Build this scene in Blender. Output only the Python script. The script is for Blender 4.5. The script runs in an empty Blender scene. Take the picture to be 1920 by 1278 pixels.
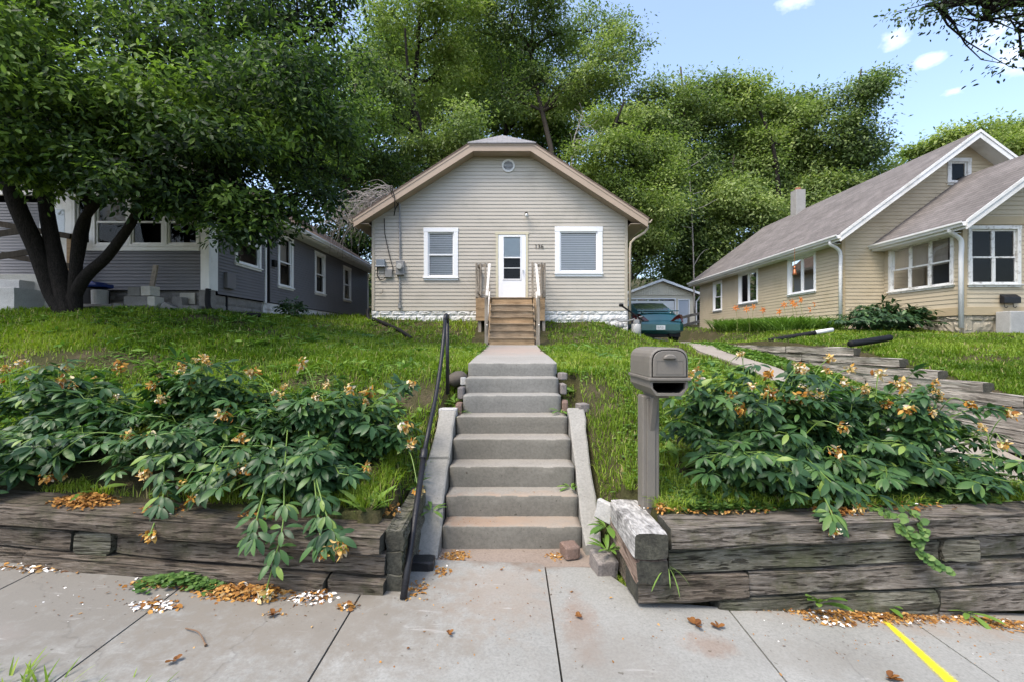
EXPOSURE = 1.44
import bpy, math, random
import numpy as np
from mathutils import Vector, Matrix

random.seed(7)
F = 853.0
COL = bpy.context.scene.collection
UP = np.array([0.0, 0.0, 1.0])


def P(px, py, Y):
    """a spot of the place, measured off the photograph, at the distance Y it stands at"""
    return ((px - 960) / F * Y, Y, (639 - py) / F * Y)


# ------------------------------------------------------------------ noise
def vnoise(x, y, scale, seed=0):
    x = np.asarray(x, float) / scale
    y = np.asarray(y, float) / scale
    x0 = np.floor(x).astype(int)
    y0 = np.floor(y).astype(int)
    fx, fy = x - x0, y - y0
    fx, fy = fx * fx * (3 - 2 * fx), fy * fy * (3 - 2 * fy)

    def h(i, j):
        n = (i * 374761393 + j * 668265263 + seed * 982451653) & 0x7fffffff
        n = ((n ^ (n >> 13)) * 1274126177) & 0x7fffffff
        return ((n ^ (n >> 16)) & 0xffff) / 65535.0
    a, b, c, d = h(x0, y0), h(x0 + 1, y0), h(x0, y0 + 1), h(x0 + 1, y0 + 1)
    return a * (1 - fx) * (1 - fy) + b * fx * (1 - fy) + c * (1 - fx) * fy + d * fx * fy


def sstep(a, b, x):
    t = np.clip((np.asarray(x, float) - a) / (b - a), 0, 1)
    return t * t * (3 - 2 * t)


# ------------------------------------------------------------------ mesh helpers
class MB:
    def __init__(s):
        s.v, s.f, s.m = [], [], []

    def add(s, verts, faces, m=0):
        b = len(s.v)
        s.v.extend([tuple(map(float, q)) for q in verts])
        for f in faces:
            s.f.append([i + b for i in f])
            s.m.append(m)
        return s

    def hexa(s, p, m=0):
        return s.add(p, [(0, 3, 2, 1), (4, 5, 6, 7), (0, 1, 5, 4), (1, 2, 6, 5), (2, 3, 7, 6), (3, 0, 4, 7)], m)

    def box(s, x0, x1, y0, y1, z0, z1, m=0):
        return s.hexa([(x0, y0, z0), (x1, y0, z0), (x1, y1, z0), (x0, y1, z0),
                       (x0, y0, z1), (x1, y0, z1), (x1, y1, z1), (x0, y1, z1)], m)

    def lbox(s, L, s0, s1, d0, d1, z0, z1, m=0):
        return s.hexa([L(s0, d0, z0), L(s1, d0, z0), L(s1, d1, z0), L(s0, d1, z0),
                       L(s0, d0, z1), L(s1, d0, z1), L(s1, d1, z1), L(s0, d1, z1)], m)

    def beam(s, p0, p1, w, h, up=(0, 0, 1), m=0):
        p0, p1 = Vector(p0), Vector(p1)
        d = (p1 - p0).normalized()
        u = Vector(up)
        r = d.cross(u).normalized() * (w / 2)
        u = r.cross(d).normalized() * (h / 2)
        return s.hexa([p0 - r - u, p0 + r - u, p1 + r - u, p1 - r - u,
                       p0 - r + u, p0 + r + u, p1 + r + u, p1 - r + u], m)

    def tube(s, path, r, n=8, m=0, caps=True):
        path = [Vector(q) for q in path]
        k = len(path)
        rr = r if isinstance(r, (list, tuple)) else [r] * k
        ref = None
        rings = []
        for i in range(k):
            d = (path[min(i + 1, k - 1)] - path[max(i - 1, 0)])
            d = d.normalized() if d.length > 1e-9 else Vector((0, 0, 1))
            if ref is None:
                ref = Vector((1, 0, 0)) if abs(d.x) < .8 else Vector((0, 1, 0))
            a = (ref - d * ref.dot(d))
            a = a.normalized() if a.length > 1e-6 else d.orthogonal().normalized()
            ref = a
            rings.append([path[i] + (a * math.cos(t) + d.cross(a) * math.sin(t)) * rr[i]
                          for t in [2 * math.pi * q / n for q in range(n)]])
        vs = [q for ring in rings for q in ring]
        fs = []
        for i in range(k - 1):
            for j in range(n):
                fs.append((i * n + j, i * n + (j + 1) % n, (i + 1) * n + (j + 1) % n, (i + 1) * n + j))
        if caps:
            fs.append(tuple(range(n - 1, -1, -1)))
            fs.append(tuple((k - 1) * n + j for j in range(n)))
        return s.add(vs, fs, m)

    def prism(s, pts, ext, m=0):
        n = len(pts)
        e = Vector(ext)
        a = [Vector(q) for q in pts]
        b = [q + e for q in a]
        fs = [tuple(range(n - 1, -1, -1)), tuple(range(n, 2 * n))]
        fs += [(i, (i + 1) % n, n + (i + 1) % n, n + i) for i in range(n)]
        return s.add(a + b, fs, m)

    def disc(s, c, r, axis, th, n=24, m=0):
        c, ax = Vector(c), Vector(axis).normalized()
        return s.tube([c - ax * th / 2, c + ax * th / 2], r, n, m)

    def ball(s, c, rx, ry, rz, n=12, k=8, m=0):
        vs = [(c[0], c[1], c[2] - rz)]
        for i in range(1, k):
            t = -math.pi / 2 + math.pi * i / k
            for j in range(n):
                a = 2 * math.pi * j / n
                vs.append((c[0] + rx * math.cos(t) * math.cos(a), c[1] + ry * math.cos(t) * math.sin(a), c[2] + rz * math.sin(t)))
        vs.append((c[0], c[1], c[2] + rz))
        fs = [(0, 1 + (j + 1) % n, 1 + j) for j in range(n)]
        for i in range(k - 2):
            for j in range(n):
                fs.append((1 + i * n + j, 1 + i * n + (j + 1) % n, 1 + (i + 1) * n + (j + 1) % n, 1 + (i + 1) * n + j))
        t = len(vs) - 1
        fs += [(t, 1 + (k - 2) * n + j, 1 + (k - 2) * n + (j + 1) % n) for j in range(n)]
        return s.add(vs, fs, m)

    def build(s, name, mat, parent=None, smooth=False, bevel=0, recalc=False):
        me = bpy.data.meshes.new(name)
        me.from_pydata(s.v, [], s.f)
        mats = mat if isinstance(mat, (list, tuple)) else [mat]
        for q in mats:
            me.materials.append(q)
        if len(mats) > 1:
            me.polygons.foreach_set('material_index', s.m)
        if smooth:
            me.polygons.foreach_set('use_smooth', [True] * len(me.polygons))
        me.update()
        o = link(name, me, parent)
        if bevel:
            b = o.modifiers.new('bevel', 'BEVEL')
            b.width = bevel
            b.segments = 2
            b.limit_method = 'ANGLE'
            b.angle_limit = math.radians(40)
        return o


def set_parent(o, parent):
    if parent is not None:
        o.parent = parent
        m = Matrix.Identity(4)
        q = parent
        chain = []
        while q is not None:
            chain.append(q)
            q = q.parent
        for q in reversed(chain):
            m = m @ (q.matrix_parent_inverse if q.parent else Matrix.Identity(4)) @ q.matrix_basis
        o.matrix_parent_inverse = m.inverted()


def link(name, data, parent=None):
    o = bpy.data.objects.new(name, data)
    COL.objects.link(o)
    set_parent(o, parent)
    return o


def tag(o, label, cat, group=None):
    o['label'] = label
    o['category'] = cat
    if group:
        o['group'] = group
    return o


def thing(name, label, cat, loc=(0, 0, 0), group=None):
    o = link(name, None)
    o.empty_display_size = .2
    o.location = loc
    return tag(o, label, cat, group)


def struct(o, kind='structure'):
    o['kind'] = kind
    return o


def copy_tree(o, parent=None):
    c = o.copy()
    COL.objects.link(c)
    if parent:
        c.parent = parent
    for ch in [q for q in bpy.data.objects if q.parent == o]:
        copy_tree(ch, c)
    return c


def fast_mesh(name, V, faces_sizes, loops, mat, tint=None, parent=None, smooth=False):
    """V (n,3); faces_sizes (nf,) loop totals; loops flat vertex indices"""
    me = bpy.data.meshes.new(name)
    me.vertices.add(len(V))
    me.vertices.foreach_set('co', np.ascontiguousarray(V, dtype=np.float32).ravel())
    me.loops.add(len(loops))
    me.loops.foreach_set('vertex_index', np.ascontiguousarray(loops, dtype=np.int32))
    me.polygons.add(len(faces_sizes))
    st = np.concatenate([[0], np.cumsum(faces_sizes)[:-1]]).astype(np.int32)
    me.polygons.foreach_set('loop_start', st)
    me.polygons.foreach_set('loop_total', np.ascontiguousarray(faces_sizes, dtype=np.int32))
    if smooth:
        me.polygons.foreach_set('use_smooth', np.ones(len(faces_sizes), dtype=bool))
    if tint is not None:
        at = me.attributes.new('tint', 'FLOAT', 'POINT')
        at.data.foreach_set('value', np.ascontiguousarray(tint, dtype=np.float32))
    me.materials.append(mat)
    me.update(calc_edges=True)
    return link(name, me, parent)


def norm(a):
    return a / np.maximum(np.linalg.norm(a, axis=-1, keepdims=True), 1e-9)


# leaf templates: x along the leaf (0..1), y across, z out of the face
def leaf_tmpl(width, fold=.25, curl=.25, rows=(.3, .6, .85), prof=(.8, 1.0, .6)):
    v = [(0, 0, 0)]
    for t, w in zip(rows, prof):
        zc = -curl * t * t
        v += [(t, -w * width / 2, zc + fold * w * width / 2), (t, 0, zc), (t, w * width / 2, zc + fold * w * width / 2)]
    v.append((1, 0, -curl))
    f = [(0, 2, 1), (0, 3, 2)]
    k = len(rows)
    for i in range(k - 1):
        a = 1 + 3 * i
        f += [(a, a + 1, a + 4, a + 3), (a + 1, a + 2, a + 5, a + 4)]
    a = 1 + 3 * (k - 1)
    f += [(a, a + 1, len(v) - 1), (a + 1, a + 2, len(v) - 1)]
    return np.array(v, float), f


DIAMOND = (np.array([(0, 0, 0), (.45, -.25, .05), (1, 0, -.08), (.45, .25, .05)], float), [(0, 1, 2, 3)])
DIAMOND6 = (np.array([(0, 0, 0), (.3, -.22, .05), (.7, -.2, .0), (1, 0, -.14), (.7, .2, .0), (.3, .22, .05)], float),
            [(0, 1, 2, 3), (0, 3, 4, 5)])


def leaf_arrays(tm, pos, D, N, size, tint):
    V0, f0 = tm
    D = norm(D)
    B = norm(np.cross(N, D))
    Nn = np.cross(D, B)
    size = np.asarray(size, float).reshape(-1, 1, 1)
    V = (V0[None, :, 0:1] * D[:, None, :] + V0[None, :, 1:2] * B[:, None, :] + V0[None, :, 2:3] * Nn[:, None, :]) * size + pos[:, None, :]
    n, k = len(pos), len(V0)
    fl = np.concatenate([np.array(f) for f in f0])
    loops = (fl[None, :] + (np.arange(n) * k)[:, None]).ravel()
    sizes = np.tile([len(f) for f in f0], n)
    return V.reshape(-1, 3), sizes, loops, np.repeat(tint, k)


def leaf_object(name, mat, parts, parent=None, smooth=False):
    Vs, Ss, Ls, Ts, b = [], [], [], [], 0
    for V, S, Lp, T in parts:
        Vs.append(V)
        Ss.append(S)
        Ls.append(Lp + b)
        Ts.append(T)
        b += len(V)
    return fast_mesh(name, np.concatenate(Vs), np.concatenate(Ss), np.concatenate(Ls), mat, np.concatenate(Ts), parent, smooth)


# ------------------------------------------------------------------ materials
def nt(name):
    m = bpy.data.materials.new(name)
    m.use_nodes = True
    t = m.node_tree
    return m, t, t.nodes, t.links, t.nodes['Principled BSDF']


def ramp(nodes, stops):
    r = nodes.new('ShaderNodeValToRGB')
    e = r.color_ramp.elements
    while len(e) < len(stops):
        e.new(.5)
    for q, (p, c) in zip(e, stops):
        q.position = p
        q.color = (c[0], c[1], c[2], 1)
    return r


def coords(nodes, links, scale, rot=(0, 0, 0)):
    tc = nodes.new('ShaderNodeTexCoord')
    mp = nodes.new('ShaderNodeMapping')
    mp.inputs['Scale'].default_value = scale
    mp.inputs['Rotation'].default_value = rot
    links.new(tc.outputs['Object'], mp.inputs['Vector'])
    return mp.outputs['Vector']


def noise(nodes, links, vec, scale, detail=6, rough=.6):
    n = nodes.new('ShaderNodeTexNoise')
    n.inputs['Scale'].default_value = scale
    n.inputs['Detail'].default_value = detail
    n.inputs['Roughness'].default_value = rough
    links.new(vec, n.inputs['Vector'])
    return n.outputs['Fac']


def mixc(nodes, links, fac, a, b, mode='MIX'):
    m = nodes.new('ShaderNodeMix')
    m.data_type = 'RGBA'
    m.blend_type = mode
    for s, val in ((0, fac), (6, a), (7, b)):
        if isinstance(val, (int, float)):
            m.inputs[s].default_value = val
        elif isinstance(val, (tuple, list)):
            m.inputs[s].default_value = (val[0], val[1], val[2], 1)
        else:
            links.new(val, m.inputs[s])
    return m.outputs[2]


def bump(nodes, links, h, strength, dist, bsdf):
    b = nodes.new('ShaderNodeBump')
    b.inputs['Strength'].default_value = strength
    b.inputs['Distance'].default_value = dist
    links.new(h, b.inputs['Height'])
    links.new(b.outputs['Normal'], bsdf.inputs['Normal'])


def pm(name, c1, c2=None, scale=4.0, rough=.7, bmp=.0, stretch=(1, 1, 1), spec=.3, metal=0, fine=None, dirt=None, dist=.01):
    """two-tone mottled surface"""
    m, t, n, l, b = nt(name)
    b.inputs['Roughness'].default_value = rough
    b.inputs['Specular IOR Level'].default_value = spec
    b.inputs['Metallic'].default_value = metal
    if c2 is None:
        c2 = tuple(q * .85 for q in c1)
    vec = coords(n, l, stretch)
    f = noise(n, l, vec, scale)
    r = ramp(n, [(.3, c1), (.7, c2)])
    l.new(f, r.inputs['Fac'])
    col = r.outputs['Color']
    if fine:
        f2 = noise(n, l, vec, fine[0], 3)
        r2 = ramp(n, [(.35, (1 - fine[1],) * 3), (.65, (1 + fine[1] * .5,) * 3)])
        l.new(f2, r2.inputs['Fac'])
        col = mixc(n, l, 1.0, col, r2.outputs['Color'], 'MULTIPLY')
    if dirt:
        f3 = noise(n, l, coords(n, l, (1, 1, 1)), dirt[1], 5)
        r3 = ramp(n, [(.52, (0, 0, 0)), (.72, (1, 1, 1))])
        l.new(f3, r3.inputs['Fac'])
        col = mixc(n, l, r3.outputs['Color'], col, dirt[0])
    l.new(col, b.inputs['Base Color'])
    if bmp:
        f4 = noise(n, l, vec, fine[0] if fine else scale * 4, 5)
        bump(n, l, f4, bmp, dist, b)
    return m


def leaf_mat(name, stops, trans=.35, rough=.45, spec=.35, tcol=(1.0, 1.15, .6)):
    m, t, n, l, b = nt(name)
    a = n.new('ShaderNodeAttribute')
    a.attribute_name = 'tint'
    r = ramp(n, stops)
    l.new(a.outputs['Fac'], r.inputs['Fac'])
    l.new(r.outputs['Color'], b.inputs['Base Color'])
    b.inputs['Roughness'].default_value = rough
    b.inputs['Specular IOR Level'].default_value = spec
    tr = n.new('ShaderNodeBsdfTranslucent')
    c = mixc(n, l, 1.0, r.outputs['Color'], tcol, 'MULTIPLY')
    l.new(c, tr.inputs['Color'])
    mx = n.new('ShaderNodeMixShader')
    mx.inputs[0].default_value = trans
    l.new(b.outputs[0], mx.inputs[1])
    l.new(tr.outputs[0], mx.inputs[2])
    l.new(mx.outputs[0], n['Material Output'].inputs['Surface'])
    return m


def wood_mat(name, axis, cols, moss=None, scale=1.0, bmp=.6, fleck=.5):
    """weathered timber, grain along axis (0 x, 1 y, 2 z)"""
    m, t, n, l, b = nt(name)
    b.inputs['Roughness'].default_value = .85
    b.inputs['Specular IOR Level'].default_value = .15
    st = [26.0, 26.0, 26.0]
    st[axis] = 2.0
    vec = coords(n, l, tuple(q * scale for q in st))
    g = noise(n, l, vec, 2.2, 9, .72)
    r = ramp(n, [(.28, cols[0]), (.47, cols[1]), (.68, cols[2])])
    l.new(g, r.inputs['Fac'])
    col = r.outputs['Color']
    vec2 = coords(n, l, (1, 1, 1))
    if moss:
        f = noise(n, l, vec2, 3.5, 8, .7)
        rm = ramp(n, [(.48, (0, 0, 0)), (.66, (1, 1, 1))])
        l.new(f, rm.inputs['Fac'])
        col = mixc(n, l, rm.outputs['Color'], col, moss)
    # dark checks along the grain
    st2 = [34.0, 34.0, 34.0]
    st2[axis] = 2.6
    g2 = noise(n, l, coords(n, l, tuple(q * scale for q in st2)), 1.6, 4, .5)
    rc = ramp(n, [(.36, (.14, .125, .11)), (.43, (1, 1, 1))])
    l.new(g2, rc.inputs['Fac'])
    col = mixc(n, l, fleck, col, rc.outputs['Color'], 'MULTIPLY')
    big = noise(n, l, vec2, 1.9, 5, .6)
    rb = ramp(n, [(.3, (.68, .66, .63)), (.7, (1.25, 1.24, 1.22))])
    l.new(big, rb.inputs['Fac'])
    col = mixc(n, l, 1.0, col, rb.outputs['Color'], 'MULTIPLY')
    l.new(col, b.inputs['Base Color'])
    hh = n.new('ShaderNodeMath')
    hh.operation = 'MULTIPLY_ADD'
    l.new(rc.outputs['Color'], hh.inputs[0])
    hh.inputs[1].default_value = .6
    l.new(g, hh.inputs[2])
    bump(n, l, hh.outputs[0], bmp, .02, b)
    return m


def flat(name, c, rough=.5, spec=.4, metal=0, coat=0):
    m, t, n, l, b = nt(name)
    f = noise(n, l, coords(n, l, (1, 1, 1)), 6, 4)
    r = ramp(n, [(.35, tuple(q * .93 for q in c)), (.65, c)])
    l.new(f, r.inputs['Fac'])
    l.new(r.outputs['Color'], b.inputs['Base Color'])
    b.inputs['Roughness'].default_value = rough
    b.inputs['Specular IOR Level'].default_value = spec
    b.inputs['Metallic'].default_value = metal
    b.inputs['Coat Weight'].default_value = coat
    b.inputs['Coat Roughness'].default_value = .08
    return m


def glass_mat():
    m, t, n, l, b = nt('window_glass')
    tr = n.new('ShaderNodeBsdfTransparent')
    tr.inputs['Color'].default_value = (.88, .89, .9, 1)
    gl = n.new('ShaderNodeBsdfGlossy')
    gl.inputs['Roughness'].default_value = .02
    fr = n.new('ShaderNodeFresnel')
    fr.inputs['IOR'].default_value = 1.3
    bp = n.new('ShaderNodeBump')
    bp.inputs['Strength'].default_value = .04
    bp.inputs['Distance'].default_value = .02
    l.new(noise(n, l, coords(n, l, (1, 1, 1)), 3, 1), bp.inputs['Height'])
    l.new(bp.outputs['Normal'], gl.inputs['Normal'])
    mx = n.new('ShaderNodeMixShader')
    l.new(fr.outputs[0], mx.inputs[0])
    l.new(tr.outputs[0], mx.inputs[1])
    l.new(gl.outputs[0], mx.inputs[2])
    l.new(mx.outputs[0], n['Material Output'].inputs['Surface'])
    return m


def concrete_mat(name, c1, c2, stains=(), scuff=.12, fine=60, bmp=.35, cracks=0):
    """stains: (x, y, rx, ry, colour, amount) in place coordinates"""
    m, t, n, l, b = nt(name)
    b.inputs['Roughness'].default_value = .88
    b.inputs['Specular IOR Level'].default_value = .2
    vec = coords(n, l, (1, 1, 1))
    f = noise(n, l, vec, 1.3, 9, .65)
    r = ramp(n, [(.3, c1), (.7, c2)])
    l.new(f, r.inputs['Fac'])
    col = r.outputs['Color']
    g = noise(n, l, vec, fine, 4, .7)
    rg = ramp(n, [(.3, (.78,) * 3), (.55, (1.0,) * 3), (.75, (1.12,) * 3)])
    l.new(g, rg.inputs['Fac'])
    col = mixc(n, l, 1.0, col, rg.outputs['Color'], 'MULTIPLY')
    w = noise(n, l, vec, 7, 6, .7)
    for (x, y, rx, ry, c, amt) in stains:
        mp = n.new('ShaderNodeMapping')
        mp.vector_type = 'TEXTURE'
        mp.inputs['Location'].default_value = (x, y, 0)
        mp.inputs['Scale'].default_value = (rx, ry, 1e6)
        tc = n.new('ShaderNodeTexCoord')
        l.new(tc.outputs['Object'], mp.inputs['Vector'])
        gr = n.new('ShaderNodeTexGradient')
        gr.gradient_type = 'SPHERICAL'
        l.new(mp.outputs['Vector'], gr.inputs['Vector'])
        mu = n.new('ShaderNodeMath')
        mu.operation = 'MULTIPLY_ADD'
        l.new(w, mu.inputs[0])
        mu.inputs[1].default_value = 2.2
        mu.inputs[2].default_value = -1.1
        ad = n.new('ShaderNodeMath')
        ad.operation = 'ADD'
        l.new(gr.outputs['Fac'], ad.inputs[0])
        l.new(mu.outputs[0], ad.inputs[1])
        rs = ramp(n, [(.05, (0, 0, 0)), (.75, (amt,) * 3)])
        l.new(ad.outputs[0], rs.inputs['Fac'])
        # only inside the stain's own reach
        st = n.new('ShaderNodeMath')
        st.operation = 'MULTIPLY'
        st.use_clamp = True
        l.new(gr.outputs['Fac'], st.inputs[0])
        st.inputs[1].default_value = 4
        m2 = n.new('ShaderNodeMath')
        m2.operation = 'MULTIPLY'
        l.new(rs.outputs['Color'], m2.inputs[0])
        l.new(st.outputs[0], m2.inputs[1])
        col = mixc(n, l, m2.outputs[0], col, c)
    if scuff:
        s = noise(n, l, coords(n, l, (1.2, 9, 3), (0, 0, .25)), 1.4, 6, .7)
        rs = ramp(n, [(.62, (0, 0, 0)), (.74, (scuff * 4,) * 3)])
        l.new(s, rs.inputs['Fac'])
        col = mixc(n, l, rs.outputs['Color'], col, (.5, .49, .47))
    if cracks:
        vo = n.new('ShaderNodeTexVoronoi')
        vo.feature = 'DISTANCE_TO_EDGE'
        vo.inputs['Scale'].default_value = .55
        wv = n.new('ShaderNodeVectorMath')
        wv.operation = 'MULTIPLY_ADD'
        nz = n.new('ShaderNodeTexNoise')
        nz.inputs['Scale'].default_value = 3.5
        nz.inputs['Detail'].default_value = 6
        l.new(vec, nz.inputs['Vector'])
        l.new(nz.outputs['Color'], wv.inputs[0])
        wv.inputs[1].default_value = (.35, .35, .35)
        l.new(vec, wv.inputs[2])
        l.new(wv.outputs[0], vo.inputs['Vector'])
        rk = ramp(n, [(.0015, (1, 1, 1)), (.005, (0, 0, 0))])
        l.new(vo.outputs['Distance'], rk.inputs['Fac'])
        mk = ramp(n, [(.5, (0, 0, 0)), (.6, (cracks,) * 3)])
        l.new(noise(n, l, vec, .8, 3), mk.inputs['Fac'])
        mm = n.new('ShaderNodeMath')
        mm.operation = 'MULTIPLY'
        l.new(rk.outputs['Color'], mm.inputs[0])
        l.new(mk.outputs['Color'], mm.inputs[1])
        col = mixc(n, l, mm.outputs[0], col, (.06, .055, .05))
    # little pits
    pt = noise(n, l, vec, 26, 2, .5)
    rp = ramp(n, [(.24, (.45, .42, .38)), (.30, (1, 1, 1))])
    l.new(pt, rp.inputs['Fac'])
    col = mixc(n, l, .8, col, rp.outputs['Color'], 'MULTIPLY')
    l.new(col, b.inputs['Base Color'])
    bump(n, l, g, bmp, .004, b)
    return m


def shingle_mat(name, cols, rowh, along):
    """asphalt shingles: brick pattern; along = index of the horizontal axis of the roof plane"""
    m, t, n, l, b = nt(name)
    b.inputs['Roughness'].default_value = .95
    b.inputs['Specular IOR Level'].default_value = .1
    tc = n.new('ShaderNodeTexCoord')
    sx = n.new('ShaderNodeSeparateXYZ')
    l.new(tc.outputs['Object'], sx.inputs[0])
    cb = n.new('ShaderNodeCombineXYZ')
    l.new(sx.outputs[along], cb.inputs[0])
    l.new(sx.outputs[2], cb.inputs[1])
    br = n.new('ShaderNodeTexBrick')
    br.inputs['Scale'].default_value = 1
    br.inputs['Brick Width'].default_value = .3
    br.inputs['Row Height'].default_value = rowh
    br.inputs['Mortar Size'].default_value = .006
    br.inputs['Bias'].default_value = 0
    br.inputs['Color1'].default_value = (*cols[0], 1)
    br.inputs['Color2'].default_value = (*cols[1], 1)
    br.inputs['Mortar'].default_value = (*[q * .5 for q in cols[0]], 1)
    l.new(cb.outputs[0], br.inputs['Vector'])
    f = noise(n, l, coords(n, l, (1, 1, 1)), 1.1, 8, .7)
    r = ramp(n, [(.3, (.72, .7, .68)), (.7, (1.15, 1.12, 1.1))])
    l.new(f, r.inputs['Fac'])
    col = mixc(n, l, 1.0, br.outputs['Color'], r.outputs['Color'], 'MULTIPLY')
    g = noise(n, l, coords(n, l, (1, 1, 1)), 40, 3, .6)
    r2 = ramp(n, [(.3, (.8,) * 3), (.7, (1.15,) * 3)])
    l.new(g, r2.inputs['Fac'])
    col = mixc(n, l, 1.0, col, r2.outputs['Color'], 'MULTIPLY')
    l.new(col, b.inputs['Base Color'])
    bump(n, l, br.outputs['Fac'], -.5, .01, b)
    return m


M = {}
M['siding_cream'] = pm('cream_vinyl_siding', (.455, .418, .358), (.42, .388, .33), 1.2, .5, 0, (1, 1, 1), .3, dirt=((.34, .315, .26), .8))
M['siding_slate'] = pm('slate_vinyl_siding', (.150, .150, .162), (.128, .128, .14), 1.5, .55)
M['siding_tan'] = pm('tan_clapboard', (.485, .415, .295), (.445, .38, .27), 1.5, .6, dirt=((.40, .335, .225), 1.1))
M['trim_white'] = pm('white_trim_paint', (.74, .74, .73), (.66, .66, .64), 3, .5, dirt=((.5, .49, .45), 2.3))
M['trim_clean'] = pm('white_window_vinyl', (.78, .79, .80), (.74, .75, .76), 3, .4)
M['trim_peel'] = pm('peeling_white_paint', (.72, .72, .70), (.66, .66, .63), 6, .65, .2, dirt=((.3, .28, .25), 9))
M['fascia'] = pm('tan_fascia_paint', (.40, .31, .235), (.36, .28, .21), 2, .5)
M['soffit'] = pm('tan_soffit', (.34, .27, .20), (.30, .24, .18), 2, .6)
M['gutter_tan'] = pm('tan_gutter_metal', (.45, .38, .29), (.41, .345, .26), 2, .4)
M['gutter_white'] = pm('white_gutter_metal', (.72, .72, .71), (.64, .64, .63), 3, .4)
M['door'] = pm('white_door_paint', (.78, .79, .81), (.75, .76, .78), 2, .35)
M['door_casing'] = pm('cream_door_casing', (.56, .52, .38), (.52, .48, .35), 3, .5)
M['blind'] = pm('grey_blind_slats', (.88, .87, .85), (.82, .81, .79), 2, .6)
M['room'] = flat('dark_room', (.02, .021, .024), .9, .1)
M['curtain'] = pm('beige_curtain', (.34, .30, .25), (.27, .24, .2), 3, .9, stretch=(6, 6, 1))
M['glass'] = glass_mat()
M['block_white'] = pm('white_rockface_block', (.66, .66, .65), (.60, .60, .59), 6, .8, .4, dirt=((.42, .4, .36), 4), dist=.03)
M['block_grey'] = pm('grey_concrete_block', (.235, .225, .21), (.18, .17, .16), 7, .95, .7, fine=(70, .2))
M['block_pale'] = pm('pale_block', (.46, .44, .38), (.38, .36, .32), 7, .95, .5, fine=(70, .15))
M['lumber'] = wood_mat('weathered_deck_lumber', 0, ((.16, .115, .075), (.27, .205, .14), (.36, .29, .21)), None, .5, .3, .5)
M['lumber_z'] = wood_mat('weathered_upright_lumber', 2, ((.17, .145, .115), (.275, .24, .20), (.36, .325, .28)), None, .5, .3, .5)
M['lumber_tan'] = wood_mat('tan_skirt_lumber', 0, ((.24, .16, .09), (.34, .235, .14), (.40, .29, .18)), None, .4, .3, .35)
M['rail_pale'] = wood_mat('pale_handrail_lumber', 1, ((.42, .40, .37), (.55, .53, .50), (.64, .62, .60)), None, .5, .3, .3)
M['roof_brown'] = shingle_mat('brown_shingles', ((.17, .13, .105), (.13, .10, .085)), .09, 1)
M['roof_grey'] = shingle_mat('grey_brown_shingles', ((.20, .187, .182), (.155, .146, .143)), .085, 1)
M['roof_hip'] = shingle_mat('grey_hip_shingles', ((.30, .30, .31), (.24, .24, .25)), .05, 0)
M['black_iron'] = pm('black_painted_pipe', (.010, .010, .012), (.015, .015, .018), 30, .42, .3, spec=.35, fine=(80, .3))
M['black_plastic'] = pm('black_corrugated_plastic', (.009, .009, .01), (.014, .014, .015), 8, .6, spec=.15)
M['meter_grey'] = pm('grey_meter_paint', (.27, .27, .27), (.23, .23, .23), 5, .45, metal=.2)
M['meter_blue'] = pm('blue_grey_box_paint', (.20, .235, .27), (.17, .2, .235), 5, .5)
M['mailbox'] = pm('taupe_mailbox_plastic', (.165, .150, .128), (.150, .136, .116), 5, .5, .12, spec=.35, fine=(120, .06), dirt=((.135, .122, .108), 7))
M['mailbox_dark'] = flat('mailbox_hollow', (.01, .01, .01), .8, .1)
M['car_paint'] = flat('teal_car_paint', (.008, .085, .095), .28, .6, .35, .8)
M['car_glass'] = flat('car_glass', (.02, .03, .034), .05, .8)
M['tail_lamp'] = flat('dark_red_lamp', (.06, .006, .009), .2, .5)
M['plate'] = flat('number_plate_white', (.62, .64, .62), .4)
M['tyre'] = flat('tyre_rubber', (.018, .018, .018), .85, .2)
M['rim'] = flat('wheel_rim', (.3, .3, .31), .35, .5, .7)
M['chrome'] = flat('bright_trim', (.5, .5, .5), .25, .5, .8)
M['ink'] = flat('dark_lettering', (.02, .02, .025), .6)
M['brown_num'] = flat('house_number_brown', (.05, .04, .03), .6)
M['brick'] = pm('old_paver_brick', (.20, .13, .10), (.16, .115, .095), 9, .9, .6, fine=(60, .25))
M['brick_grey'] = pm('grey_paver_brick', (.23, .205, .185), (.18, .16, .15), 9, .9, .6, fine=(60, .25))
M['stone_pale'] = pm('pale_stone_chunk', (.46, .45, .43), (.38, .37, .35), 7, .9, .5, fine=(60, .15))
M['blue_lid'] = flat('blue_plastic', (.012, .035, .19), .35, .5)
M['copper'] = flat('copper_bell', (.45, .16, .07), .35, .5, .5)
M['bark'] = pm('dark_bark', (.018, .0155, .014), (.036, .031, .027), 5, .95, 1.0, (6, 6, 1.2), .1, fine=(20, .4), dist=.04)
M['bark_grey'] = pm('grey_bark', (.075, .062, .05), (.045, .038, .03), 3, .95, .8, (6, 6, 1.2), .1)
M['twig_grey'] = pm('dead_grey_twigs', (.34, .31, .28), (.26, .235, .21), 6, .9)
M['chimney'] = pm('grey_chimney_block', (.33, .32, .30), (.27, .26, .245), 5, .9, .4)
M['tie'] = wood_mat('grey_railway_tie', 0, ((.055, .046, .038), (.185, .163, .138), (.335, .305, .268)), (.11, .107, .066), 1.0, 1.4, .6)
M['tie_brown'] = wood_mat('brown_railway_tie', 0, ((.048, .037, .028), (.145, .12, .095), (.25, .215, .18)), (.085, .083, .05), 1.0, 1.4, .6)
M['tie_moss'] = wood_mat('mossy_railway_tie', 0, ((.04, .037, .03), (.135, .13, .10), (.26, .25, .21)), (.10, .11, .06), 1.0, 1.4, .7)
M['tie_y'] = wood_mat('bleached_landscape_timber', 1, ((.13, .115, .10), (.29, .265, .235), (.44, .41, .375)), None, .8, .8, .6)
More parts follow.
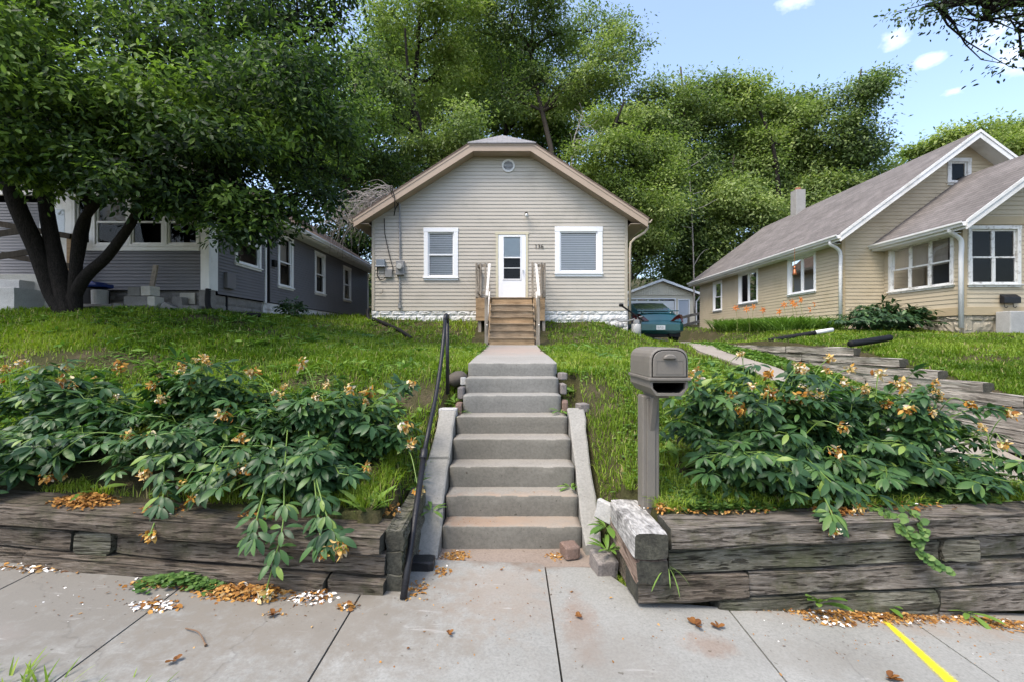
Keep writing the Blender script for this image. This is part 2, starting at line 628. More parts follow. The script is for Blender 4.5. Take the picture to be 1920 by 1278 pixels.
M['tie_log'] = wood_mat('white_flaked_log', 1, ((.05, .047, .045), (.46, .445, .425), (.66, .65, .63)), None, .5, 1.0, .95)
M['tie_log'] = pm('white_flaked_log', (.46, .45, .43), (.30, .29, .27), 3, .9, .8, (10, 2.5, 10), .15, fine=(5, .45), dirt=((.035, .032, .03), 7))
M['tie_pink'] = wood_mat('rusty_brown_log', 1, ((.13, .085, .065), (.24, .175, .14), (.34, .275, .23)), None, .9, .9, .6)
M['tie_end'] = pm('dark_sawn_end', (.075, .073, .055), (.03, .029, .024), 9, .9, .8, fine=(50, .35))
# ================================================================== ground
def street(X):
    return np.interp(X, [-9, -3.83, -.88, .9, 3.83, 9], [-1.31, -1.645, -1.79, -1.845, -2.06, -2.45])


def wall_front(X):
    X = np.asarray(X, float)
    return np.where(X < 0, 3.2 + (-.88 - X) * .0678, 3.15 + (X - .86) * .084)


PZ = [3.3, 3.6, 4.2, 5.2, 6, 8, 11.5, 12.5, 14.1, 20, 30, 45, 70, 95]


def drive(Y):
    return np.interp(Y, [2, 3.2, 5, 7, 9, 10.5, 12.7, 17, 22, 30.7, 36, 45, 70, 95],
                     [-2.3, -2.12, -1.5, -.95, -.55, -.38, -.13, -.05, .3, .75, 1.2, 3, 9, 13])


def yard(X, Y):
    X = np.asarray(X, float)
    Y = np.asarray(Y, float)
    p0 = np.interp(Y, PZ, [-1.31, -1.29, -1.12, -.74, -.42, -.23, -.14, .10, .60, .9, 1.5, 4, 10, 14])
    p1 = np.interp(Y, [3.3, 3.6, 4.2, 5.2, 6, 7.2, 8.3, 9.5, 14, 20, 30, 45, 70, 95],
                   [-1.25, -1.22, -1.0, -.68, -.36, .18, .52, .60, .72, 1.0, 1.6, 4, 10, 14])
    r = np.interp(Y, [3.3, 3.6, 5, 7, 9, 11, 12.7, 14.1, 17, 22, 30.7, 36, 45, 70, 95],
                  [-1.36, -1.33, -1.2, -.80, -.55, -.38, -.24, -.08, -.03, .33, .76, 1.2, 3, 9, 13])
    q = np.interp(Y, [2, 3.2, 4.5, 5.3, 5.8, 6.4, 7.06, 8, 9.6, 11, 12, 16, 23, 30, 45, 70, 95],
                  [-2.3, -2.1, -1.10, -.75, -.62, -.51, -.37, -.21, -.04, .08, .20, .32, .64, 1.0, 3, 9, 13])
    z = np.where(X < 0, p0 + (p1 - p0) * sstep(1.2, 6.8, -X), p0 + (r - p0) * np.clip((X - np.interp(Y, [9, 13], [1.5, 2.8])) / np.interp(Y, [9, 13], [2.8, 1.7]), 0, 1))
    z = np.where(X > 4.45, drive(Y), z)
    w6 = sstep(14, 18, Y)
    edge = np.interp(Y, [8, 14, 16], [0, 1, 1])
    qq = q - (q + .14) * edge * sstep(7.6, 6.1, X) * (Y < 30)
    z = np.where(X > 6.1 + 1.1 * w6, qq + .03 * np.clip(X - 6.1, 0, 4) * (Y < 12), z)
    z = z + (vnoise(X, Y, .8, 3) - .5) * .07 + (vnoise(X, Y, .25, 4) - .5) * .025
    return z


STEP_Y = [3.987, 4.213, 4.457, 4.73, 5.003, 5.27, 5.54, 5.88]
STEP_H = [-1.62, -1.425, -1.225, -1.015, -.827, -.624, -.448, -.276]


def stair_line(Y):
    return np.interp(Y, [3.7] + STEP_Y, [-1.85] + STEP_H)


def ground(X, Y):
    X = np.asarray(X, float)
    Y = np.asarray(Y, float)
    z = yard(X, Y)
    back = wall_front(X) + .18
    # the pavement strip in front of the timber walls
    z = np.where(Y < back, street(X) - .07, z)
    # stair slot
    slot = (np.abs(X) < .82) & (Y < 5.95)
    z = np.where(slot, np.minimum(z, stair_line(Y) - .35), z)
    z = np.where((np.abs(X) < .95) & (Y < 3.95), street(X) - .07, z)
    z = np.where((X > .9) & (X < 1.09) & (Y < 3.82), np.minimum(z, -1.5), z)
    side = (np.abs(X) >= .82) & (np.abs(X) < 1.1) & (Y >= 3.95) & (Y < 5.95)
    w = sstep(1.1, .82, np.abs(X))
    z = np.where(side, z * (1 - w) + w * np.minimum(z, stair_line(Y) - .06), z)
    # under the path slabs
    z = np.where((np.abs(X) < .55) & (Y >= 5.95) & (Y < 11.7), np.interp(Y, [5.88, 7.3, 10.8, 11.7], [-.276, -.22, -.15, -.09]) - .09, z)
    # pavement continues across the drive mouth
    z = np.where((X > 4.45) & (Y < 3.6), street(X) - .07, z)
    return z


def grid_sheet(name, xs, ys, zf, mat, smooth=True):
    gx, gy = np.meshgrid(xs, ys)
    V = np.stack([gx.ravel(), gy.ravel(), zf(gx.ravel(), gy.ravel())], 1)
    nx, ny = len(xs), len(ys)
    i, j = np.meshgrid(np.arange(nx - 1), np.arange(ny - 1))
    a = (j * nx + i).ravel()
    loops = np.stack([a, a + 1, a + nx + 1, a + nx], 1).ravel()
    return fast_mesh(name, V, np.full(len(a), 4), loops, mat, None, None, smooth)


def soil_mat():
    m, t, n, l, b = nt('lawn_soil')
    b.inputs['Roughness'].default_value = .95
    b.inputs['Specular IOR Level'].default_value = .1
    v = coords(n, l, (1, 1, 1))
    r = ramp(n, [(.35, (.045, .05, .018)), (.52, (.06, .055, .026)), (.68, (.10, .078, .052))])
    l.new(noise(n, l, v, 1.6, 8, .7), r.inputs['Fac'])
    g = noise(n, l, v, 45, 4, .7)
    r2 = ramp(n, [(.3, (.6,) * 3), (.7, (1.3,) * 3)])
    l.new(g, r2.inputs['Fac'])
    l.new(mixc(n, l, 1.0, r.outputs['Color'], r2.outputs['Color'], 'MULTIPLY'), b.inputs['Base Color'])
    bump(n, l, g, .8, .03, b)
    return m


xs = np.concatenate([[-160, -110, -80, -60, -45, -35, -28, -22, -18, -15], np.arange(-13, -5, .4), np.arange(-5, -1.2, .12),
                     np.arange(-1.2, 1.2, .05), np.arange(1.2, 5, .12), np.arange(5, 5.85, .17), np.arange(5.88, 6.3, .04), np.arange(6.4, 13, .3), [13, 15, 18, 22, 28, 35, 45, 60, 80, 110, 160]])
ys = np.concatenate([[-60, -30, -15, -8, -4, -1, 1], np.arange(2, 3, .2), np.arange(3, 6.2, .05), np.arange(6.2, 15, .2),
                     np.arange(15, 32, 1.0), [34, 38, 45, 55, 70, 95, 130]])
struct(grid_sheet('ground', xs, ys, ground, soil_mat()))

# ---- pavement: slabs with tooled joints, each bay a little apart
RUST = (.20, .105, .055)
BROWN = (.17, .13, .10)
walk_m = concrete_mat('pavement_concrete', (.235, .233, .212), (.29, .289, .267), [
    (-2.9, 3.0, 3.0, 1.2, (.17, .158, .136), .9), (-1.2, 2.95, 1.5, .9, (.19, .17, .14), .75),
    (-.1, 3.3, .6, .7, (.26, .21, .165), .45), (.45, 2.95, .16, .5, RUST, .4), (1.2, 2.8, .22, .15, RUST, .4),
    (.1, 3.9, .9, .35, BROWN, .8), (2.9, 3.35, 1.8, .35, (.26, .21, .165), .7), (-3.1, 2.6, .35, .2, (.22, .2, .18), .6), (.55, 2.6, .5, .5, (.2, .185, .16), .5), (1.9, 2.75, .6, .25, (.2, .19, .165), .5)], cracks=.28)
JX = [-9.5, -8.3, -7.05, -5.8, -4.55, -3.45, -2.32, -1.07, .27, 1.53, 2.86, 4.1, 5.35, 6.6, 7.85, 9.1, 10.35]
mb = MB()


def bay(x0, x1, y0f, y1f, zf, nx=10, ny=12):
    g = .006
    vs, top = [], []
    for j in range(ny + 1):
        for i in range(nx + 1):
            x = x0 + g + (x1 - x0 - 2 * g) * i / nx
            a, b = y0f(x), y1f(x)
            y = a + (b - a) * j / ny
            e = -.006 if i in (0, nx) or j in (0, ny) else 0
            vs.append((x, y, float(zf(x, y)) + e))
    fs = [(j * (nx + 1) + i, j * (nx + 1) + i + 1, (j + 1) * (nx + 1) + i + 1, (j + 1) * (nx + 1) + i) for j in range(ny) for i in range(nx)]
    n = len(vs)
    rim = [i for i in range(nx + 1)] + [j * (nx + 1) + nx for j in range(1, ny + 1)] + [ny * (nx + 1) + i for i in range(nx - 1, -1, -1)] + [j * (nx + 1) for j in range(ny - 1, 0, -1)]
    vs += [(vs[k][0], vs[k][1], vs[k][2] - .07) for k in rim]
    R = len(rim)
    fs += [(rim[(k + 1) % R], rim[k], n + k, n + (k + 1) % R) for k in range(R)]
    mb.add(vs, fs)


def walk_z(x, y):
    return street(x) + (vnoise(x, y, .9, 11) - .5) * .012


for x0, x1 in zip(JX[:-1], JX[1:]):
    if x1 <= -1.0 or x0 >= 1.5:
        y1 = (lambda x: float(wall_front(x)) + .05) if x0 < 4 else (lambda x: 3.55)
    else:
        y1 = lambda x: 3.24 + (.52 * float(sstep(1.02, .62, x)) if x > .27 else .52 * float(sstep(-1.07, -.72, x)))
    bay(x0, x1, lambda x: 2.25, y1, walk_z)
struct(mb.build('pavement', walk_m, smooth=False))
mb = MB()
xx = [-.66, -.4, -.1, .2, .45, .66]
for a, b in zip(xx[:-1], xx[1:]):
    mb.hexa([(a, 3.70, -1.95), (b, 3.70, -1.95), (b, 4.05, -1.95), (a, 4.05, -1.95), (a, 3.70, -1.832), (b, 3.70, -1.832), (b, 4.05, -1.815), (a, 4.05, -1.815)])
struct(mb.build('pavement_apron', concrete_mat('rusty_apron_concrete', (.21, .165, .13), (.26, .215, .18), scuff=0)))
# narrow verge at the near edge of the pavement, then the road
mb = MB()
for a, b in zip(range(-12, 12), range(-11, 13)):
    mb.add([(a, -6, street(a) - .12), (b, -6, street(b) - .12), (b, .4, street(b) - .12), (a, .4, street(a) - .12)], [(0, 1, 2, 3)])
struct(mb.build('road', pm('asphalt', (.05, .05, .052), (.07, .07, .07), 3, .9, .4, fine=(120, .3))))

# ---- yellow paint streak sprayed on the pavement
def yellow_mat():
    m, t, n, l, b = nt('sprayed_yellow_paint')
    b.inputs['Base Color'].default_value = (.82, .72, .015, 1)
    b.inputs['Roughness'].default_value = .6
    tc = n.new('ShaderNodeTexCoord')
    sx = n.new('ShaderNodeSeparateXYZ')
    at = n.new('ShaderNodeAttribute')
    at.attribute_name = 'tint'
    v = coords(n, l, (1, 1, 1))
    no = noise(n, l, v, 70, 8, .8)
    ad = n.new('ShaderNodeMath')
    ad.operation = 'ADD'
    l.new(at.outputs['Fac'], ad.inputs[0])
    l.new(no, ad.inputs[1])
    r = ramp(n, [(.45, (0, 0, 0)), (.98, (.95, .95, .95))])
    l.new(ad.outputs[0], r.inputs['Fac'])
    l.new(r.outputs['Color'], b.inputs['Alpha'])
    return m


p0, p1 = np.array([2.63, 3.21]), np.array([2.52, 2.52])
n_ = 24
V, T = [], []
for i in range(n_ + 1):
    t = i / n_
    c = p0 + (p1 - p0) * t
    w = .028 + .032 * t
    for k, tt in ((-1.5, -.4), (-.35, .42), (.35, .42), (1.5, -.4)):
        x, y = c[0] + k * w, c[1]
        V.append((x, y, float(walk_z(x, y)) + .005))
        T.append(tt * (1 - .6 * max(0, (t - .85) / .15) - .8 * max(0, (.06 - t) / .06)))
lo = []
for i in range(n_):
    for k in range(3):
        a = i * 4 + k
        lo += [a, a + 1, a + 5, a + 4]
struct(fast_mesh('paint_mark', np.array(V), np.full(n_ * 3, 4), np.array(lo), yellow_mat(), np.array(T)))

# ---- front path and driveway strips
path_m = concrete_mat('path_concrete', (.26, .248, .222), (.32, .305, .28), [(0, 9.3, 1.6, 2.6, (.36, .27, .22), .6)], scuff=0)
mb = MB()
for (y0, y1, w0, w1, h0, h1) in [(5.90, 7.3, .57, .57, -.278, -.222), (7.31, 9.1, .565, .58, -.226, -.187), (9.11, 11.55, .58, .62, -.189, -.10)]:
    mb.hexa([(-w0 + .01, y0, h0 - .15), (w0 + .01, y0, h0 - .15), (w1 + .01, y1, h1 - .15), (-w1 + .01, y1, h1 - .15),
             (-w0 + .01, y0, h0), (w0 + .01, y0, h0), (w1 + .01, y1, h1), (-w1 + .01, y1, h1)])
struct(mb.build('path', path_m, bevel=.012))
def strip_dx(Y):
    return .75 * float(sstep(10.8, 15, Y))


drive_m = concrete_mat('driveway_concrete', (.25, .222, .187), (.32, .288, .25), [], scuff=0)
mb = MB()
yy = [3.55, 4.2, 5, 6, 7, 8, 9, 10.5, 11.6, 12.7, 14.5, 17, 19.5, 22, 26, 30.6]
yy = [3.55, 4.2, 5, 6, 7, 8, 9, 10.5, 11.2, 12, 12.8, 13.6, 14.4, 15.2, 16, 17, 19.5, 22, 26, 30.6]
for x0, x1 in ((4.62, 5.2),):
    for a, b in zip(yy[:-1], yy[1:]):
        za, zb = float(drive(a)) + .05, float(drive(b)) + .05
        g = .008
        da, db = strip_dx(a), strip_dx(b)
        mb.hexa([(x0 + da, a + g, za - .2), (x1 + da, a + g, za - .2), (x1 + db, b, zb - .2), (x0 + db, b, zb - .2), (x0 + da, a + g, za), (x1 + da, a + g, za), (x1 + db, b, zb), (x0 + db, b, zb)])
for a, b in zip([3.55, 4.2, 5], [4.2, 5, 5.9]):
    za, zb = float(drive(a)) + .046, float(drive(b)) + .046
    mb.hexa([(5.208, a + .008, za - .2), (5.94, a + .008, za - .2), (5.94, b, zb - .2), (5.208, b, zb - .2), (5.208, a + .008, za), (5.94, a + .008, za), (5.94, b, zb), (5.208, b, zb)])
struct(mb.build('driveway', drive_m))

# ================================================================== concrete steps
step_m = concrete_mat('step_concrete', (.228, .219, .193), (.29, .279, .252), [], scuff=0, fine=45, bmp=.5)
step_old = concrete_mat('brownish_step_concrete', (.22, .203, .172), (.285, .266, .232), [(-.3, 4.1, .6, .25, (.27, .18, .12), .7), (.3, 4.15, .7, .3, (.3, .23, .17), .6)], scuff=0, fine=45, bmp=.5)


def rough_block(mb, x0, x1, y0, y1, z0, z1, seed, nx=14, amp=.006, r=.012, m=0):
    """a cast or cut block: rounded worn arrises and a slightly uneven face"""
    rs = np.random.RandomState(seed)
    prof = []
    for (cy, cz, a0) in ((y1 - r, z0 + r, -90), (y1 - r, z1 - r, 0), (y0 + r, z1 - r, 90), (y0 + r, z0 + r, 180)):
        for k in range(3):
            t = math.radians(a0 + 45 * k)
            prof.append((cy + r * math.cos(t), cz + r * math.sin(t)))
    # extra points along the long faces
    pr = []
    for k in range(len(prof)):
        a, b = prof[k], prof[(k + 1) % len(prof)]
        pr.append(a)
        L = math.hypot(a[0] - b[0], a[1] - b[1])
        q = int(L / .06)
        for i in range(1, q):
            pr.append((a[0] + (b[0] - a[0]) * i / q, a[1] + (b[1] - a[1]) * i / q))
    n = len(pr)
    vs = []
    off = rs.rand(2) * 50
    for i in range(nx + 1):
        t = i / nx
        x = x0 + (x1 - x0) * t
        sh = r * .7 if i in (0, nx) else 0
        cy, cz = (y0 + y1) / 2, (z0 + z1) / 2
        for k, (y, z) in enumerate(pr):
            d = (float(vnoise(x + off[0], k * .07 + off[1], .11, seed)) - .5) * 2 * amp
            yy_, zz_ = y - cy, z - cz
            L = math.hypot(yy_, zz_) + 1e-6
            vs.append((x, y + yy_ / L * (d - sh), z + zz_ / L * (d - sh)))
    fs = [(i * n + k, (i + 1) * n + k, (i + 1) * n + (k + 1) % n, i * n + (k + 1) % n) for i in range(nx) for k in range(n)]
    fs += [tuple(range(n)), tuple(nx * n + k for k in range(n - 1, -1, -1))]
    mb.add(vs, fs, m)


riser_m = concrete_mat('dark_riser_concrete', (.135, .126, .105), (.20, .188, .16), [], scuff=0, fine=40, bmp=.6)
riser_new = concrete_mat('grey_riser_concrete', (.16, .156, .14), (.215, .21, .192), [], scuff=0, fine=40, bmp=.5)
steps = thing('concrete_steps', 'flight of eight worn concrete steps rising from the pavement to the path', 'steps', (0, 3.98, -1.83))
for i, (y, h) in enumerate(zip(STEP_Y, STEP_H)):
    w = .61 if i < 5 else .567
    y1 = STEP_Y[i + 1] + .06 if i < 7 else y + .03
    h0 = (STEP_H[i - 1] - .06) if i else -1.9
    mb = MB()
    rough_block(mb, -w + .0 * i, w, y, max(y1, y + .25), h0, h - (.004 if i == 7 else 0), 20 + i, 24, .004, .014)
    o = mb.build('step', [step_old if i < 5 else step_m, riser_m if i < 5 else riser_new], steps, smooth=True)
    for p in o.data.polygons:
        # upright faces take a darker concrete than the treads
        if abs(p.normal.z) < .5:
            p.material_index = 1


def cheek(name, label, segs, seed):
    t = thing(name, label, 'cheek wall', (segs[0][0], segs[0][2], segs[0][3] - .3))
    for k, (xa, xb, ya, za, yb, zb, xa2, xb2) in enumerate(segs):
        mb = MB()
        vs, fs = [], []
        n = 10
        for i in range(n + 1):
            u = i / n
            y, z = ya + (yb - ya) * u, za + (zb - za) * u
            a, b = xa + (xa2 - xa) * u, xb + (xb2 - xb) * u
            j = [(float(vnoise(y * 7 + seed + c, k * 3.1 + c, 1, seed)) - .5) * .022 for c in range(4)]
            vs += [(a + j[3] * .5, y, z - .45), (a + j[0], y, z + j[2] * .5 - .012), (a + .015 + j[0], y, z + j[2] * .5), (b - .015 + j[1], y, z + j[3] * .5), (b + j[1], y, z + j[3] * .5 - .012), (b, y, z - .45)]
        for i in range(n):
            for c in range(5):
                fs.append((i * 6 + c, i * 6 + c + 1, (i + 1) * 6 + c + 1, (i + 1) * 6 + c))
        fs += [(5, 4, 3, 2, 1, 0), tuple(n * 6 + c for c in range(6))]
        mb.add(vs, fs)
        mb.build('slab', step_m, t)
    return t


cheek('cheek_wall', 'sloping concrete cheek wall left of the steps, cracked into three slabs', [
    (-.86, -.625, 3.80, -1.80, 4.12, -1.50, -.86, -.625), (-.88, -.625, 4.13, -1.475, 4.52, -1.17, -.84, -.625), (-.83, -.625, 4.535, -1.15, 5.10, -.755, -.80, -.625)], 3)
cheek('cheek_wall', 'long unbroken sloping concrete cheek wall right of the steps', [
    (.625, .76, 3.88, -1.735, 5.12, -.745, .625, .81)], 9)
# ================================================================== timber retaining walls
def tie(mb, p0, p1, w, h, seed, m=0, amp=.012, endm=None):
    """a weathered timber: rounded, split and uneven; p0-p1 is the axis, w across, h tall"""
    p0, p1 = Vector(p0), Vector(p1)
    d = (p1 - p0)
    L = d.length
    d.normalize()
    r = d.cross(Vector((0, 0, 1))).normalized()
    u = r.cross(d).normalized()
    n = max(6, int(L / .05))
    sec = []
    K = 28
    for k in range(K):
        t = 2 * math.pi * k / K
        c, s = math.cos(t), math.sin(t)
        e = .22
        sec.append((math.copysign(abs(c) ** e, c) * w / 2, math.copysign(abs(s) ** e, s) * h / 2, k))
    kk = np.array([q[2] for q in sec])
    vs = []
    for i in range(n + 1):
        t = i / n
        c = p0 + d * (L * t)
        lowx = (vnoise(np.full(K, L * t * 1.6 + seed * 7.7), kk * .9, 1.0, seed) - .5) * 2 * amp * 1.3
        fin = (vnoise(np.full(K, L * t * 2.2 + seed * 3.1), kk * 2.3 + 9, 1.0, seed + 5) - .5) * 2 * amp
        ends = min(t, 1 - t) * L
        q = 1 - .035 * max(0, 1 - ends / .03)
        for (a, b, k), e1, e2 in zip(sec, lowx, fin):
            m_ = math.hypot(a, b)
            g = q + (e1 + e2 * .8) / m_
            vs.append(c + r * a * g + u * b * g)
    fs = [(i * K + k, i * K + (k + 1) % K, (i + 1) * K + (k + 1) % K, (i + 1) * K + k) for i in range(n) for k in range(K)]
    mb.add(vs, fs, m)
    em = m if endm is None else endm
    mb.add(vs[:K], [tuple(range(K - 1, -1, -1))], em)
    mb.add(vs[-K:], [tuple(range(K))], em)


def ties(name, label, pieces, loc):
    t = thing(name, label, 'retaining wall', loc)
    for k, (p0, p1, w, h, mat) in enumerate(pieces):
        mb = MB()
        jit = .012 * ((k * 7) % 5 - 2) * (abs(p1[0] - p0[0]) > .3)
        p0, p1 = (p0[0], p0[1] + jit, p0[2]), (p1[0], p1[1] + jit, p1[2])
        tie(mb, p0, p1, w, h * (.965 if abs(p1[0] - p0[0]) > .3 else 1), sum(map(ord, name)) + 13 * k + int(abs(loc[0]) * 10), 0, .005 if mat == 'tie_log' else .011, 1)
        mb.build('timber', [M[mat], M[mat] if w in (.29, .27) else M['tie_end']], t, smooth=False)
    return t


def Lw(x, zt, w, h, extra=0.0):
    """axis point of a left wall timber whose top front arris passes x at height zt"""
    return (x, float(wall_front(x)) + w / 2 + extra, zt - h / 2)


def ltop(x):
    return -1.366 + (-.88 - x) * .0495


Lp = [(Lw(-4.9, ltop(-4.9), .34, .15), Lw(-.92, ltop(-.92), .34, .148), .34, .148, 'tie_brown')]
for a, b, m_ in ((-4.9, -3.27, 'tie_brown'), (-2.93, -.90, 'tie_brown')):
    Lp.append((Lw(a, ltop(a) - .157, .26, .16, .01), Lw(b, ltop(b) - .157, .26, .16, .01), .26, .155, m_))
Lp.append(((-3.10, 3.355, ltop(-3.1) - .238), (-3.09, 3.75, ltop(-3.1) - .238), .29, .165, 'tie_moss'))
for a, b in ((-4.9, -3.62), (-3.6, -1.32), (-1.30, -.90)):
    Lp.append((Lw(a, ltop(a) - .322, .26, .2, -.015), Lw(b, ltop(b) - .322, .26, .2, -.015), .26, .19, 'tie_brown'))
for q_, h_, o_ in ((.0, .148, .0), (.157, .155, .01), (.322, .19, -.015)):
    Lp.append((Lw(-7.6, ltop(-7.6) - q_, .28, h_ + .01, o_), Lw(-4.92, ltop(-4.92) - q_, .28, h_ + .01, o_), .28, h_, 'tie_brown'))
Lp += [((-.845, 3.28, -1.44), (-.845, 4.15, -1.41), .12, .15, 'tie_moss'), ((-.845, 3.27, -1.60), (-.845, 4.05, -1.58), .12, .16, 'tie_moss'),
       ((-.845, 3.26, -1.76), (-.845, 3.95, -1.74), .12, .16, 'tie_moss')]
ties('retaining_wall', 'low brown timber retaining wall under the left peonies', Lp, (-2.8, 3.35, -1.75))


def Rw(x, zc, w, extra=0.0):
    return (x, float(wall_front(x)) + w / 2 + extra, zc)


Rp = [(Rw(1.09, -1.366, .24), Rw(4.5, -1.352, .24), .24, .165, 'tie'),
      (Rw(1.09, -1.545, .24, .02), Rw(3.14, -1.54, .24, .02), .24, .172, 'tie_moss'),
      (Rw(3.47, -1.54, .24, .03), Rw(4.5, -1.54, .24, .03), .24, .175, 'tie'),
      (Rw(.86, -1.737, .26), Rw(1.665, -1.737, .26), .26, .175, 'tie_brown'),
      (Rw(1.68, -1.732, .26, .005), Rw(4.5, -1.73, .26, .005), .26, .178, 'tie'),
      (Rw(1.45, -1.91, .26, .02), Rw(3.12, -1.915, .26, .02), .26, .17, 'tie_moss'),
      (Rw(3.14, -1.92, .26, .0), Rw(4.5, -1.93, .26, .0), .26, .19, 'tie'),
      ((3.30, 3.335, -1.535), (3.32, 3.75, -1.535), .27, .165, 'tie_moss'),
      ((.945, 3.08, -1.39), (.935, 3.80, -1.405), .235, .175, 'tie_log'),
      ((.955, 3.09, -1.565), (.945, 3.92, -1.57), .225, .165, 'tie_pink'),
      ((.925, 3.40, -1.735), (.915, 3.95, -1.735), .13, .165, 'tie_brown')]
ties('retaining_wall', 'grey timber retaining wall of stacked railway ties under the right peonies', Rp, (2.5, 3.3, -1.9))

tops = [(8.0, -.122), (7.06, -.273), (6.41, -.42), (5.80, -.535), (5.33, -.655), (4.9, -.79), (4.5, -.925), (4.15, -1.06), (3.85, -1.2)]
Dp = []
for k, (y, h) in enumerate(tops):
    far = 14.2 - .35 * k
    br = [y, y + 2.0 + .4 * (k % 3), far]
    for a, b in zip(br[:-1], br[1:]):
        Dp.append(((6.07 + .01 * (k % 2), a, h - .066), (6.085, b - .012, h - .064), .145, .135, 'tie_y'))
ties('retaining_wall', 'stepped pale timber retaining wall along the driveway, each course shorter', Dp, (6.1, 7, -1.2))

# ---- loose bricks and stones
def brick(label, c, size, rz, mat, tilt=0, kind='brick', group=None):
    mb = MB()
    rough_block(mb, -size[0] / 2, size[0] / 2, -size[1] / 2, size[1] / 2, -size[2] / 2, size[2] / 2, int(abs(c[0] * 97 + c[1] * 31)) + 3, 6, .008, .014)
    o = mb.build(kind, M[mat], smooth=False)
    o.location = c
    o.rotation_euler = (tilt, 0, rz)
    tag(o, label, kind, group)
    return o


brick('dark red brick lying on the apron at the right end of the lowest step', (.49, 3.86, -1.765), (.13, .15, .10), .25, 'brick')
brick('black soaked paver lying at the foot of the left cheek wall', (-.74, 3.62, -1.77), (.24, .14, .085), .03, 'black_iron')
EB = 'bricks edging the upper steps'
for (c, s, rz, mat, lab) in [
    ((-.615, 5.30, -.79), (.07, .22, .14), .05, 'brick', 'reddish brick on end against the left of the sixth step'),
    ((-.61, 5.52, -.62), (.07, .20, .14), -.05, 'brick_grey', 'greyish brick on end left of the seventh step'),
    ((-.615, 5.72, -.50), (.07, .12, .10), .2, 'stone_pale', 'small pale stone above the left edging bricks'),
    ((-.72, 5.14, -.80), (.20, .13, .10), .0, 'stone_pale', 'flat concrete chunk at the top of the left cheek wall'),
    ((.62, 5.34, -.77), (.07, .20, .15), -.1, 'brick', 'reddish brick on end against the right of the sixth step'),
    ((.62, 5.58, -.58), (.07, .18, .13), .1, 'brick_grey', 'greyish brick on end right of the seventh step'),
    ((.64, 5.78, -.44), (.09, .12, .09), .3, 'brick_grey', 'small broken brick uppermost on the right of the steps'),
    ((.80, 5.17, -.755), (.13, .12, .10), .25, 'brick_grey', 'grey brick at the top of the right cheek wall')]:
    brick(lab, c, s, rz, mat, 0, 'brick' if 'brick' in lab else 'stone', EB)
brick('white broken slab piece leaning between right cheek wall and timber log', (.80, 3.92, -1.46), (.05, .16, .17), .9, 'stone_pale', .2, 'stone')
brick('brownish stone chunk at the foot of the right cheek wall', (.735, 3.66, -1.80), (.17, .2, .17), .2, 'brick_grey', .15, 'stone')
brick('dark lump of slag among the ground cover beside the mailbox', (1.52, 3.86, -1.24), (.17, .09, .06), -.15, 'black_plastic', .1, 'stone')
mb = MB()
mb.ball((-.70, 5.82, -.47), .13, .15, .10, 14, 9)
mb.v = [(x + .03 * (float(vnoise(x * 9, z * 9, 1, 2)) - .5), y, z + .05 * (float(vnoise(x * 8, y * 8, 1, 3)) - .5)) for x, y, z in mb.v]
tag(mb.build('stone', pm('dark_brown_stone', (.10, .085, .07), (.07, .06, .05), 9, .9, .5), None, True), 'dark rounded stone half sunk in the lawn left of the top step', 'stone')

# ================================================================== pipe handrail
rail = thing('pipe_handrail', 'black iron pipe handrail up the left side of the steps', 'handrail', (-.75, 3.12, -1.78))
mb = MB()
X = -.755


def rp(px, py, x=X):
    Y = F * x / (px - 960)
    return (x, Y, (639 - py) / F * Y)


low = [rp(756, 1122), rp(771, 1020), rp(795, 850)]
mb.tube(low, .0245, 12)
mb.build('lower_pipe', M['black_iron'], rail, True)
mb = MB()
up = [rp(795, 850), rp(806, 795), rp(816, 748), rp(822, 712), rp(827.5, 672), rp(832, 632), rp(834.5, 601)]
mb.tube(up, .021, 12)
mb.build('upper_pipe', M['black_iron'], rail, True)
t_ = Vector(up[-1])
mb = MB()
mb.tube([t_, t_ + Vector((.0, .045, .05)), t_ + Vector((0, .10, .062)), t_ + Vector((0, .155, .045)), t_ + Vector((0, .18, -.01))], [.022, .026, .026, .026, .025], 12)
mb.build('return_bend', M['black_iron'], rail, True)
mb = MB()
mb.tube([t_ + Vector((0, .18, 0)), (X, t_.y + .20, -.62)], .0215, 12)
mb.build('post', M['black_iron'], rail, True)
mb = MB()
c0 = Vector(low[2])
dv = (Vector(low[2]) - Vector(low[1])).normalized()
mb.tube([c0 - dv * .05, c0 - dv * .04, c0 + dv * .035, c0 + dv * .045], [.026, .032, .032, .024], 14)
mb.build('coupling', M['black_iron'], rail, True)

# ================================================================== mailbox on its post
box = thing('mailbox', 'taupe plastic mailbox with an arched top and open paper slot on a post', 'mailbox', (1.09, 3.66, -1.28))
mb = MB()
mb.box(1.02, 1.155, 3.56, 3.70, -1.45, -.425)
mb.build('post', M['mailbox'], box, bevel=.012)
mb = MB()
mb.box(1.055, 1.12, 3.548, 3.56, -1.3, -.45)
mb.build('post_rib', M['mailbox'], box, bevel=.004)
mb = MB()
mb.prism([(1.075, 3.56, -.43), (1.075, 3.46, -.43), (1.075, 3.555, -.72)], (.04, 0, 0))
mb.build('bracket', M['mailbox'], box, bevel=.004)


def lofted(mb, rings, m=0, cap=True):
    n = len(rings[0])
    vs = [q for r_ in rings for q in r_]
    fs = [(i * n + k, (i + 1) * n + k, (i + 1) * n + (k + 1) % n, i * n + (k + 1) % n) for i in range(len(rings) - 1) for k in range(n)]
    if cap:
        fs += [tuple(range(n)), tuple((len(rings) - 1) * n + k for k in range(n - 1, -1, -1))]
    mb.add(vs, fs, m)


